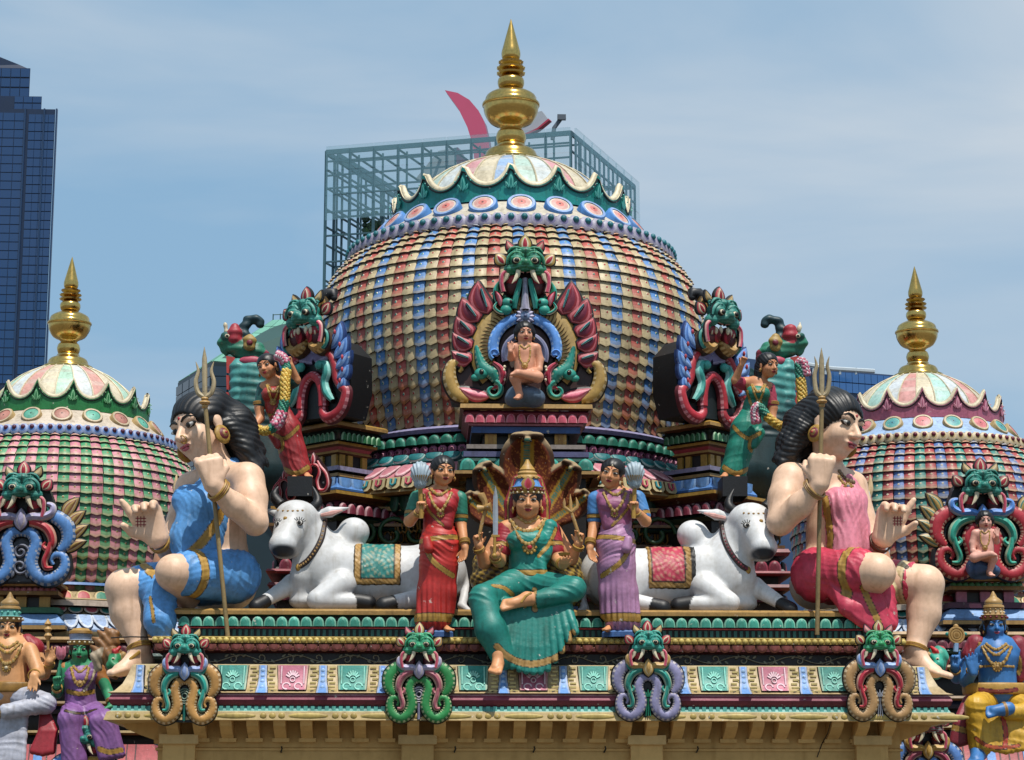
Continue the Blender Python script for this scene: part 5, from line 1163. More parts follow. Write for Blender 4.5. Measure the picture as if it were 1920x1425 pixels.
# ---------------------------------------------------------------- white bulls
def bull(label, mir, bcol, dy0=0):
    X = (lambda x: x) if not mir else (lambda x: 1962-x)
    W_ = lin('#d2d3d4'); K = lin('#111114'); f = Fig('bull', label, 'statue', (X(690), 1143), 1.1, .0135, 'reclining white bulls', W_)
    c = lambda pts, r, k=8, col=None, sd=None: f.c([(X(p[0]), p[1]+dy0)+tuple(p[2:]) for p in pts], r, sd, k, col)
    e = lambda p, r, k=8, col=None, sd=None: f.e((X(p[0]), p[1]+dy0)+tuple(p[2:]), r, sd, k, col)
    c([(650, 1080, 0), (730, 1084, 0), (815, 1078, 0)], [60, 58, 58], 14); e((604, 1068, -.08), (48, 52, 64), 16)
    c([(606, 1052, -.05), (566, 985, -.12)], [48, 37], 14); c([(572, 1020, -.2), (566, 1080, -.2), (566, 1122, -.16)], [22, 20, 18], 10); e((574, 1128, -.14), (32, 26, 15), 8)
    e((556, 966, -.2), (39, 36, 28), 10); c([(552, 980, -.24), (532, 1018, -.44)], [37, 24], 10); e((529, 1022, -.46), (24, 22, 19), 8); e((531, 1036, -.44), (18, 20, 12), 5); c([(570, 1000, -.2), (540, 1030, -.34)], [26, 18], 8)
    c([(630, 1030, 0), (655, 1008, 0)], [30, 22], 14); e((663, 998, .0), (30, 27, 28), 10)
    e((645, 1072, -.2), (44, 24, 52), 8); c([(640, 1096, -.3), (597, 1124, -.4)], [27, 20], 7); c([(594, 1126, -.4), (664, 1128, -.36)], [18, 14], 5); c([(668, 1127, -.35), (690, 1131, -.34)], [15, 16], 2, K)
    c([(575, 1105, .05), (548, 1095, -.1), (498, 1126, -.36)], [22, 18, 12], 6); c([(496, 1128, -.37), (480, 1137, -.42)], [13, 14], 2, K)
    e((818, 1072, -.02), (54, 48, 58), 12); e((802, 1088, -.24), (56, 22, 46), 8); c([(800, 1122, -.34), (738, 1130, -.44)], [21, 14], 6); c([(737, 1131, -.44), (720, 1135, -.46)], [15, 16], 2, K)
    c([(862, 1060, .02), (874, 1105, -.05), (866, 1136, -.2), (886, 1150, -.3)], [10, 9, 8, 4], 4)
    c([(590, 966, -.14), (618, 960, -.16), (654, 952, -.16)], [7, 10, 2], 4); c([(520, 964, -.12), (506, 958, -.02)], [8, 5], 4)
    f.body.ell(f.J(X(544), 1018+dy0, -.60), [5*f.u]*3, None, 3*f.u, None, True)
    def paint(v, n, cc):
        m0 = f.J(X(531), 1034+dy0, -.5); d = np.linalg.norm((v-m0)/np.array([22*f.u, 40*f.u, 11*f.u]), axis=1); t = np.clip((1.3-d)*2.2, 0, 1)[:, None]; return cc*(1-t)+np.array(lin('#16202c'))*t
    f.done(paint=paint)
    J = lambda x, y, d=0: f.J(X(x), y+dy0, d)
    for pts in ([(526, 946, -.1), (516, 934, -.08), (515, 924, -.06), (522, 912, -.06)], [(580, 958, -.18), (594, 946, -.18), (595, 932, -.16), (586, 912, -.14)]):
        b = MB(); pp = smoothpath([J(*p) for p in pts], 4); b.tube(pp, lerpl([11*f.u, 10*f.u, 7*f.u, 1*f.u], len(pp)), K, 10); b.build('horn', f.root)
    for px, py, s_ in ((561, 980, 1), (521, 982, .7)):
        o = f.hit(X(px), py+dy0, 0); b = MB(); b.ell(o, (8*f.u*s_, 4*f.u, 6*f.u), C['dark'], 12, 6); b.ell(o-np.array([0, 1.6*f.u, 0]), (6.3*f.u*s_, 4*f.u, 4.5*f.u), C['white'], 12, 6); b.ell(o-np.array([0, 4.4*f.u, 0]), (3.6*f.u*s_, 2.4*f.u, 3.8*f.u), C['black'], 10, 5)
        for k in range(7): a = math.radians(20+23*k); b.tube([o+np.array([math.cos(a)*8*s_, -1, math.sin(a)*6])*f.u, o+np.array([math.cos(a)*13*s_, -1, math.sin(a)*11])*f.u], .7*f.u, C['dark'], 4)
        b.build('eye', f.root)
    b = MB(); q = [f.hit(X(x), y+dy0, .4) for x, y in ((602, 966), (622, 962), (642, 957))]; b.tube(q, [3*f.u, 5*f.u, 1.5*f.u], lin('#d9a59c'), 6); b.build('ear_lining', f.root)
    b = MB(); b.ell(f.hit(X(535), 972+dy0, 0), (4*f.u, 2*f.u, 4*f.u), C['gold'], 8, 5)
    for x in range(522, 572, 9): b.ell(f.hit(X(x), 958+dy0-(x-545)**2*.002, 0), (2.6*f.u, 1.5*f.u, 2*f.u), C['tan'], 6, 4)
    b.build('brow_beads', f.root)
    # collar and saddle cloth
    b = MB(); ck = MB(); cp = [(609, 975), (604, 1005), (594, 1028), (578, 1050), (562, 1062)]
    q = [f.hit(X(x), y+dy0, .6) for x, y in dens(cp, 4)]; b.tube(q, 5.5*f.u, lin('#33201e'), 6)
    for p in q: b.ell(np.array(p)-np.array([0, 4*f.u, 0]), 2.6*f.u, C['maroon'] if mir else C['tan'], 6, 4)
    b.ell(f.hit(X(559), 1064+dy0, 1), (5*f.u, 4*f.u, 7*f.u), C['gold'], 8, 6); b.build('collar', f.root)
    sd = SDF(.0135); c([(640, 1080, 0), (730, 1084, 0), (815, 1078, 0)], [63.5, 61.5, 61.5], 8, None, sd); e((645, 1072, -.2), (47, 27, 55), 8, None, sd); e((802, 1088, -.24), (59, 25, 49), 8, None, sd)
    xa, xb = sorted((X(664), X(752))); sd.cut(f.J(xa, 1080), [1, 0, 0]); sd.cut(f.J(xb, 1080), [-1, 0, 0]); sd.cut(f.J(700, 1097+dy0, -.3), [0, 0, 1])
    xm0, xm1, zb = f.J(xa, 1080, -.3)[0], f.J(xb, 1080, -.3)[0], f.J(700, 1097+dy0, -.3)[2]
    def pc(v, n, cc):
        d = np.minimum(np.minimum(v[:, 0]-xm0, xm1-v[:, 0]), v[:, 2]-zb)/f.u; u_ = v/f.u; sp = np.sin(u_[:, 0]*.42+2*np.sin(u_[:, 2]*.13))*np.sin(u_[:, 2]*.4+2*np.sin(u_[:, 0]*.15))
        cc[:] = bcol; cc[sp > .25] = mixc(bcol, C['cream'], .35); g_ = d < 12; cc[g_] = C['tan']; cc[g_ & (np.sin((u_[:, 0]+u_[:, 2])*.75) > .7)] = C['ochre']; cc[(d > 11) & (d < 14)] = C['dark']; cc[d < 1.6] = C['dark']; return cc
    f.add(sd, 'saddle_cloth', bcol, lambda v, n: .004*np.sin(v[:, 0]/f.u*.42+2*np.sin(v[:, 2]/f.u*.13))*np.sin(v[:, 2]/f.u*.4+2*np.sin(v[:, 0]/f.u*.15)), paint=pc)
    return f
bull('reclining white bull with a teal saddle cloth, facing left', False, lin('#2a7a74'))
bull('reclining white bull with a pink flowered saddle cloth, facing right', True, lin('#b83a52'), 5)
# ---------------------------------------------------------------- attendants with fly whisks
def attendant(label, m, col, col2, sleeve, skin, yaw, roll, gd):
    X = (lambda x: x) if not m else (lambda x: 1978-x)
    f = Fig('attendant', label, 'statue', (X(812), 1183), .42, .0095, 'standing attendants with fly whisks', skin)
    s = -1 if m else 1
    c = lambda pts, r, k=5, sd=None, col=None: f.c([(X(p[0]),)+tuple(p[1:]) for p in pts], r, sd, k, col)
    c([(824, 1000), (822, 975), (822, 945), (824, 928)], [28, 26, 29, 20], 8); c([(783, 934, .0), (824, 926, .02), (859, 934, .0)], [13, 18, 13], 7)
    c([(782, 934), (768, 977, -.04)], [13, 11], 4); c([(768, 977, -.04), (788, 956, -.2)], [11, 7.5], 3); c([(861, 936), (864, 980, .02), (872, 1027, -.1)], [13, 10.5, 7], 4)
    hand(f.body, f.J(X(787), 958, -.2), [s*.1, -.25, 1], [s*.35, -.9, .1], 27*f.u, 1 if m else -1, (.9, 1, 1.05, 1.1), .04, tc=1)
    hand(f.body, f.J(X(872), 1029, -.1), [-s*.25, -.15, -1], [-s*.6, -.7, -.1], 30*f.u, 1 if m else -1, (.12, .2, .25, .3), .08, tc=.3)
    c([(812, 1020), (806, 1100), (802, 1172)], [24, 17, 9], 6); c([(832, 1020), (828, 1100), (826, 1172)], [24, 17, 9], 6)
    foot(f.body, f.J(X(800), 1172, 0), f.J(X(800), 1177, .06), f.J(X(776), 1182, -.2), 7.5*f.u); foot(f.body, f.J(X(828), 1172, 0), f.J(X(828), 1177, .06), f.J(X(846), 1181, -.2), 7.5*f.u)
    head(f, (X(831), 884 if not m else 889, -.06), 27.5, yaw, 6, roll, (X(825), 922, .0), .38, fat=1.08, hair=1, hairx=[(-.1, -.55, .1, .55), (0, -.8, -.3, .38), (0, -.6, -.5, 0, -.35, -1.0, .42, .3)], ring=.17)
    sd = SDF(.0095); sl = sleeve
    c([(822, 985), (822, 960), (822, 942)], [29, 28, 30], 7, sd, col); c([(808, 948, -.1), (838, 948, -.1)], [16, 16], 6, sd, col); c([(783, 934), (772, 966, -.03)], [15.5, 14.5], 3, sd, sl); c([(861, 936), (864, 972, .02)], [15.5, 14], 3, sd, sl); c([(795, 930), (850, 930)], [14, 14], 4, sd, col)
    c([(846, 935, -.06), (835, 985, -.09)], [14, 14], 4, sd, col)
    f.add(sd, 'blouse', col, folds([.5, 0, 1], 110, .002), [('P', (X(773), 964, -.028), (X(771), 972, -.035), 6, 20, gd), ('P', (X(864), 969, .02), (X(864), 976, .02), 6, 20, gd), ([(X(795), 928), (X(802), 955), (X(830), 985)], 5, C['gold'])])
    sd = SDF(.0095); c([(822, 985), (824, 1022), (822, 1060), (814, 1110), (810, 1160)], [29, 37, 35, 31, 34], 8, sd); c([(830, 1060), (834, 1110), (834, 1150)], [26, 22, 18], 8, sd)
    zt0 = f.J(822, 1075)[2]; pl_ = lambda v, n: np.clip((zt0-v[:, 2])/.35, 0, 1)*.008*np.sin(v[:, 0]/f.u*.62+np.sin(v[:, 2]*4))
    zt1 = zt0; dr_ = folds([s*.45, 0, 1], 85, .007, mask=lambda v: np.clip((v[:, 2]-zt1)/.2, 0, 1))
    f.add(sd, 'sari', col2, sumd(pl_, dr_), [('P', (X(824), 1013, 0), (X(825), 1022, 0), 8, 55, gd), ([(X(797), 1028), (X(812), 1052), (X(830), 1067), (X(850), 1080)], 9, gd), ('P', (X(812), 1160, 0), (X(812), 1170, 0), 15, 70, gd)])
    sd = SDF(.0095); c([(800, 1012, -.19), (803, 1028, -.2)], [8, 10], 4, sd); f.add(sd, 'waist_tuck', col2)
    f.done()
    for n_, r in (([(808, 918), (824, 928), (842, 917)], 2.6), ([(805, 925), (813, 945), (826, 958), (836, 945), (846, 925)], 2.4)): f.necklace([(X(a), b_) for a, b_ in n_], r, pend=(X(826), 963, 6, C['maroon']) if r < 2.5 else None)
    f.bangle(f.J(X(871), 1016, -.08), f.J(X(872), 1024, -.1), 9, 8); f.bangle(f.J(X(785), 963, -.17), f.J(X(787), 958, -.19), 9, 6)
    b = MB(); b.tube([f.W(0, .55, .72), f.W(0, .2, .98), f.W(0, -.3, 1.08)], .05*f.a, C['bone'], 5); b.ell(f.W(0, .66, .58), .07*f.a, C['bone'], 6, 4); b.build('hair_ornament', f.root)
    # pedestal
    b = MB(); u = f.u; cx_ = X(806); n8 = 10
    b.loops([[f.J(cx_+(46+o)*math.cos(2*PI*k/n8+.3), y_, .02) + np.array([0, (34+o)*u*math.sin(2*PI*k/n8+.3), 0]) for k in range(n8)] for o, y_ in ((0, 1196), (0, 1187), (-3, 1184))], [lin('#3d5f96'), lin('#4f74ab')], cap1=lin('#4f74ab')); b.build('pedestal', f.root, smooth=30)
    # whisk, held
    w_ = thing('fly_whisk', 'silver fly whisk with gold handle raised by the attendant in %s' % ('red' if not m else 'mauve'), 'fly whisk', P(X(789), 970, .18), 'fly whisks'); Yw = .2
    uu = U(789, 900, Yw); b = MB(); b.tube([P(X(790), 972, Yw), P(X(788), 912, Yw)], 4.2*uu, C['gold'], 8); b.lathe([(4*uu, 0), (7*uu, -.004), (16*uu, .09), (17*uu, .105), (13*uu, .11)], (0, 0, 0), 14, [C['gold'], C['tan'], C['gold'], C['ochre']])
    o_ = P(X(788), 913, Yw)
    n0 = len(b.v)-14*5
    b.v[n0:] = [(x+o_.x, y+o_.y, z+o_.z) for x, y, z in b.v[n0:]]; wpart(b, 'handle', w_)
    sd = SDF(.008); cc = np.array(P(X(788), 884, Yw)-w_.location); sd.ell(cc, (18.5*uu, 17*uu, 19*uu)); sd.cap(cc-np.array([0, 0, .05]), cc-np.array([0, 0, .11]), 15*uu, 12*uu, .03)
    put('silver_hair', sd.mesh('silver_hair', lin('#a9b9c4'), PAINT, 1, lambda v, n: .005*np.sin(54*np.arctan2(v[:, 0]-cc[0], (v[:, 2]-cc[2]+.2)*1.2))), w_)
    return f
attendant('slim standing attendant in a red sari with green sleeves, whisk at her shoulder', False, lin('#a82a30'), lin('#b8332f'), lin('#2f7d68'), lin('#d29468'), 14, 2, C['gold'])
attendant('slim standing attendant in a mauve sari with blue sleeves, head tilted', True, lin('#9c5a80'), lin('#b283a8'), lin('#4f86c0'), lin('#d29468'), -12, 14, C['gold'])
# ---------------------------------------------------------------- cobra behind the goddess
f = Fig('cobra', 'brown five-hooded cobra rearing behind the seated goddess', 'statue', (988, 1120), .95, .013, None, lin('#5f4a34'))
HD = [(988, 868, .06, 53, 24, 62, 0), (926, 915, .03, 35, 20, 55, -31), (1050, 912, .03, 35, 20, 55, 31), (905, 955, -.01, 27, 17, 46, -56), (1071, 951, -.01, 27, 17, 46, 56)]
def HM(a): a = math.radians(a); return np.array([[math.cos(a), 0, math.sin(a)], [0, 1, 0], [-math.sin(a), 0, math.cos(a)]])
for x_, y_, dy, rx, ry, rz_, a_ in HD: f.body.ell(f.J(x_, y_, dy), np.array([rx, ry, rz_])*f.u, HM(a_), 3*f.u)
f.c([(988, 900, .1), (988, 1060, .1)], [46, 44], None, 10).c([(930, 930, .06), (968, 1030, .08)], [26, 34], None, 8).c([(1046, 928, .06), (1008, 1030, .08)], [26, 34], None, 8)
for x_, y_, dy, rx, ry, rz_, a_ in HD: f.body.ell(f.J(x_, y_, dy)+HM(a_) @ np.array([0, -ry*1.05, -rz_*.16])*f.u, np.array([rx*.84, ry*1.0, rz_*.94])*f.u, HM(a_), 5*f.u, None, True)
for x_, y_, dy, rx, ry, rz_, a_ in HD:
    for s_ in (-1, 1): f.body.ell(f.J(x_, y_, dy)+HM(a_) @ np.array([s_*rx*.27, -ry*.5, rz_*.80])*f.u, np.array([rx*.34, ry*.7, rz_*.13])*f.u, HM(a_), 5*f.u)
    f.body.ell(f.J(x_, y_, dy)+HM(a_) @ np.array([0, -ry*1.15, rz_*.64])*f.u, np.array([rx*.13, ry*.35, rz_*.1])*f.u, HM(a_), 5*f.u)
def pc(v, n, cc):
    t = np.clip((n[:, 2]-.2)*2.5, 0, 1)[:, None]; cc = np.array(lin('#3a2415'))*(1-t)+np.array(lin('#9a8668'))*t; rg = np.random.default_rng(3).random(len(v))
    for x_, y_, dy, rx, ry, rz_, a_ in HD:
        M_ = HM(a_); l = ((v-f.J(x_, y_, dy)) @ M_)/f.u; e = (l[:, 0]/(rx*.86))**2+((l[:, 2]+rz_*.16)/(rz_*.95))**2; ins = (e < .98) & (n[:, 1] < -.1) & (l[:, 1] < ry*.2) & (l[:, 2] < rz_*.68)
        cc[ins] = lin('#55220a'); cc[ins & (rg > .88)] = lin('#8a5626'); ax_ = np.abs(l[:, 0])
        cc[ins & (ax_ < rx*.24)] = lin('#9a7428'); cc[ins & (ax_ < rx*.12)] = lin('#3f6e60'); cc[ins & (ax_ < rx*.12) & (np.sin(l[:, 2]*1.3) > .4)] = lin('#8f6c2a')
    return cc
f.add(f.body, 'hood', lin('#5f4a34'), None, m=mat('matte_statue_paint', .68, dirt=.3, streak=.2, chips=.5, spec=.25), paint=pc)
sd = SDF(.012)
for y_, r_ in ((1058, 24), (1088, 28), (1120, 26)):
    f.c([(988+78*math.sin(a), y_-10*math.cos(a*1)*0, .05-.34*math.cos(a)*.9) for a in np.linspace(-2.6, 2.6, 18)], [r_]*18, sd, 4)
def ps(v, n, cc):
    s_ = np.sin(np.arctan2(v[:, 0], -v[:, 1]+.1)*26+v[:, 2]*40)*np.sin(v[:, 2]*95); cc[:] = lin('#3d2c10'); cc[s_ > -.15] = lin('#8f7228'); cc[s_ > .35] = lin('#b09440'); return cc
f.add(sd, 'coil', lin('#8a6f2c'), lambda v, n: .006*np.sin(np.arctan2(v[:, 0], -v[:, 1]+.1)*26+v[:, 2]*40)*np.sin(v[:, 2]*95), paint=ps)
for q in f.later: q()
for x_, y_ in ((988, 836), (906, 892), (1070, 890)):
    for s_ in (-7, 7): b = MB(); b.ell(f.hit(x_+s_, y_-9, 0), 2.4*f.u, C['black'], 8, 5); b.build('eye', f.root)
# ---------------------------------------------------------------- central goddess
TE = lin('#1f7f74'); TEL = lin('#38a696'); RED_ = lin('#9c2834')
f = Fig('goddess', 'large four-armed goddess seated in a teal sari under the cobra hood', 'statue', (988, 1180), .5, .009, None, lin('#d6996c'))
f.c([(987, 1080), (987, 1050), (987, 1015), (990, 990)], [34, 29, 34, 24], k=9); f.c([(950, 992, .0), (990, 984, .02), (1032, 992, .0)], [17, 21, 17], k=9)
f.c([(948, 994), (936, 1050, -.08)], [15, 13], k=4).c([(936, 1052, -.08), (929, 1040, -.28)], [13, 9], k=3); f.c([(942, 996, .06), (908, 1055, .02)], [14, 12], k=4).c([(908, 1056, .02), (897, 1022, -.1)], [12, 8], k=3)
f.c([(1034, 994), (1046, 1048, -.06)], [15, 13], k=4).c([(1046, 1050, -.06), (1056, 1060, -.3)], [13, 8.5], k=3); f.c([(1040, 996, .06), (1072, 1048, .02)], [14, 12], k=4).c([(1072, 1048, .02), (1085, 1018, -.1)], [12, 8], k=3)
hand(f.body, f.J(928, 1042, -.28), [-.05, -.15, 1], [.35, -.9, .1], 31*f.u, -1, (.9, 1, 1.05, 1.1), .05, tc=1)
hand(f.body, f.J(897, 1024, -.1), [-.1, -.15, 1], [.35, -.9, .1], 31*f.u, -1, (.5, .6, .95, 1.0), .06, tc=.9)
hand(f.body, f.J(1085, 1020, -.1), [.1, -.15, 1], [-.35, -.9, .1], 31*f.u, 1, (.5, .6, .95, 1.0), .06, tc=.9)
hand(f.body, f.J(1056, 1062, -.3), [.1, -.9, .35], [0, -.3, 1], 32*f.u, 1, (.25, .3, .3, .3), .1, tc=.4)
foot(f.body, f.J(988, 1122, -.45), f.J(996, 1124, -.45), f.J(938, 1136, -.5), 12*f.u, n=(0, -1, .6)); f.c([(1010, 1122, -.42), (988, 1122, -.45)], [12, 11], k=4)
foot(f.body, f.J(936, 1224, -.5), f.J(940, 1234, -.44), f.J(926, 1262, -.66), 13*f.u); f.c([(930, 1190, -.44), (936, 1226, -.5)], [15, 11], k=4)
head(f, (989, 941, -.08), 33, 0, 4, 0, (990, 982, .0), .38, fat=1.08, hair=1, hairx=[(0, -.5, -.1, .6)], ring=.22, brow=1.1)
G_, TN, RD = C['gold'], C['tan'], C['red']
crown(f, [(.86, .44, G_), (.92, .5, TN), (.9, .78, G_), (.95, .84, TN), (.78, .92, C['blue']), (.62, 1.3, lin('#5f8fc8')), (.7, 1.34, TN), (.66, 1.48, G_), (.56, 1.54, TN), (.58, 1.66, G_), (.44, 1.78, TN), (.46, 1.86, G_), (.3, 2.06, G_), (.2, 2.2, TN), (.08, 2.45, G_)], gems=[(14, .93, .66, .09, C['maroon']), (18, .94, .5, .06, C['bone']), (12, .7, 1.4, .07, TN)])
b = MB(); b.leaf((0, 0), (0, .8*f.a), .8*f.a, .1*f.a, [G_, TN, C['rose'], RD]); o_ = f.W(0, .72, .62); b.build('crown_crest', f.root, loc=tuple(o_))
sd = SDF(.010)
for s_ in (-1, 1): f.c([(989+s_*14, 905, .08), (989+s_*30, 945, .06), (989+s_*34, 985, .04)], [17, 14, 9], sd, 5)
f.add(sd, 'red_veil', RED_, folds([1, 0, 0], 150, .003), [([(962, 900), (953, 940), (952, 985)], 4, G_), ([(1016, 900), (1026, 940), (1026, 985)], 4, G_)])
sd = SDF(.010)
f.c([(987, 1078), (987, 1050), (987, 1020)], [36, 31, 34], sd, 9, TE); f.c([(970, 1014, -.12), (1006, 1014, -.12)], [20, 20], sd, 7, TE); f.c([(948, 994), (940, 1032, -.06)], [17.5, 16], sd, 3, RED_); f.c([(1034, 994), (1042, 1032, -.04)], [17.5, 16], sd, 3, RED_); f.c([(960, 990), (1020, 990)], [15, 15], sd, 5, TE)
f.c([(1030, 988, -.04), (1018, 1040, -.11), (1000, 1082, -.12)], [15, 15, 14], sd, 4, TE); f.c([(1014, 1050, -.16), (1018, 1078, -.17)], [8, 10], sd, 4, TE)
f.add(sd, 'blouse', TE, folds([.35, 0, 1], 100, .003), [('P', (987, 1078, 0), (987, 1086, 0), 10, 60, G_), ([(1042, 992), (1030, 1020), (1010, 1042)], 7, G_), ('P', (941, 1026, -.05), (940, 1033, -.065), 7, 24, G_), ('P', (1041, 1026, -.03), (1043, 1033, -.045), 7, 24, G_)])
sd = SDF(.010)
f.e((987, 1092), (44, 34, 24), sd, 8).c([(968, 1096, -.05), (905, 1122, -.36)], [32, 24], sd, 8).c([(1008, 1100, -.06), (1078, 1103, -.38)], [32, 22], sd, 8).c([(1074, 1108, -.4), (1010, 1124, -.42)], [21, 17], sd, 6).c([(905, 1124, -.38), (920, 1180, -.46), (945, 1232, -.44)], [26, 28, 24], sd, 9)
top = (985, 1140, -.34)
for i in range(12):
    t = i/11; ex = 934+146*t; ey = 1236+24*math.sin(PI*min(1, t*1.05))-46*max(0, t-.62)/.38*1.1; sx = 950+110*t
    f.c([(sx, 1132, -.34), ((sx*.35+ex*.65), 1132*.35+ey*.65, -.46), (ex, ey, -.50)], [13, 8.2, 6.6], sd, 1.6)
hem = [(932, 1212), (945, 1226), (970, 1240), (1000, 1245), (1030, 1238), (1055, 1226), (1070, 1206), (1074, 1186)]
zsk = f.J(988, 1142)[2]; f.add(sd, 'skirt', TE, folds([.3, 0, 1], 60, .005, mask=lambda v: np.clip((v[:, 2]-zsk)/.05, 0, 1)), [(hem, 12, C['tan']), ([(1002, 1106), (1000, 1125), (1003, 1143)], 10, C['tan']), ([(925, 1098), (945, 1102), (962, 1116)], 8, G_)])
f.done()
f.necklace([(958, 976), (972, 992), (990, 996), (1008, 991), (1022, 975)], 3.2); f.necklace([(962, 984), (976, 1012), (992, 1020), (1006, 1010), (1018, 984)], 2.8, pend=(993, 1026, 11, RD)); f.necklace([(972, 970), (990, 980), (1010, 970)], 2.4)
for a, c_, r in (((929, 1046, -.24), (930, 1050, -.2), 10), ((898, 1030, -.08), (900, 1036, -.06), 10), ((1084, 1026, -.08), (1082, 1032, -.06), 10), ((1053, 1057, -.25), (1050, 1055, -.2), 10)): f.bangle(f.J(*a), f.J(*c_), r, 7)
b = MB(); b.tube([f.hit(*p, .5) for p in ((996, 1112), (985, 1118), (978, 1128), (985, 1138))], 2.4*f.u, G_, 6); b.build('anklet', f.root)
seat = thing('throne', 'dark blue stepped throne block under the goddess', 'throne', P(988, 1195, .75))
for y0, y1, w_, cc in ((1137, 1151, 96, lin('#33517f')), (1151, 1178, 82, lin('#2a4470')), (1178, 1195, 98, lin('#33517f'))):
    b = MB(); p0, p1 = P(988-w_, y1, .62), P(988+w_, y0, .62); b.box(((p0.x+p1.x)/2, .92, (p0.z+p1.z)/2), (p1.x-p0.x, .6, p1.z-p0.z), cc); wpart(b, 'seat_slab', seat, smooth=0)
# things in her hands
def held(name, label, cat, at, Y, fn):
    t = thing(name, label, cat, P(*at, Y)); fn(t, lambda x, y, d=0: P(x, y, Y+d), U(*at, Y)); return t
def sword(t, Q, u):
    b = MB(); b.loops([[Q(929+w_*.5*s_, y_, dz) for s_, dz in ((-1, 0), (0, -.012), (1, 0), (0, .012))] for w_, y_ in ((9, 1004), (10, 960), (8, 930), (.4, 911))], lin('#b9bdc2')); wpart(b, 'blade', t, mat('sword_steel', .3, .6, True), 20)
    b = MB(); b.tube([Q(928, 1003), Q(927, 1040)], 3*u, C['gold'], 8); b.ell(Q(927, 1042), 5*u, C['gold'], 8, 5); b.box(Q(929, 1005), (16*u, 6*u, 4*u), C['gold']); wpart(b, 'hilt', t)
held('sword', 'upright silver sword in the goddess\'s near right hand', 'sword', (928, 1020), .16, sword)
def drum_(t, Q, u):
    b = MB(); b.tube([Q(897, 1012), Q(905, 975), Q(910, 958), Q(909, 940), Q(903, 928), Q(896, 926)], [3*u, 3.5*u, 4*u, 6*u, 7*u, 2*u], C['tan'], 8); wpart(b, 'snake', t)
    b = MB(); b.tube([Q(896, 954, -.01), Q(903, 953, -.02), Q(908, 952, -.02), Q(913, 951, -.03), Q(921, 950, -.04)], [8*u, 6*u, 4*u, 6*u, 9*u], C['tan'], 12); wpart(b, 'drum', t)
held('snake_drum', 'small gold hourglass drum with a snake in the goddess\'s raised hand', 'drum', (899, 1000), .36, drum_)
def sm_tri(t, Q, u):
    b = MB(); b.tube([Q(1090, 1016), Q(1072, 962)], 3.2*u, C['tan'], 8); wpart(b, 'staff', t)
    for dx, y_ in ((-10, 934), (1, 926), (12, 932)):
        b = MB(); b.tube([Q(1071, 960), Q(1069+dx*1.1, 951), Q(1069+dx*1.1, 942), Q(1068+dx, y_)], [3.4*u, 3.4*u, 3*u, .5*u], C['tan'], 8); wpart(b, 'prong', t)
held('hand_trident', 'short golden trident in the goddess\'s raised left hand', 'trident', (1088, 1005), .36, sm_tri)
def bowl(t, Q, u):
    b = MB(); o = Q(1058, 1040); b.lathe([(2*u, o.z-4*u), (9*u, o.z-2*u), (12*u, o.z+3*u), (9.5*u, o.z+3*u), (4*u, o.z)], (o.x, o.y), 16, [C['tan'], C['gold'], C['cream'], C['ochre']]); wpart(b, 'bowl', t)
held('bowl', 'small pale bowl resting on the goddess\'s open palm', 'bowl', (1058, 1045), .12, bowl)
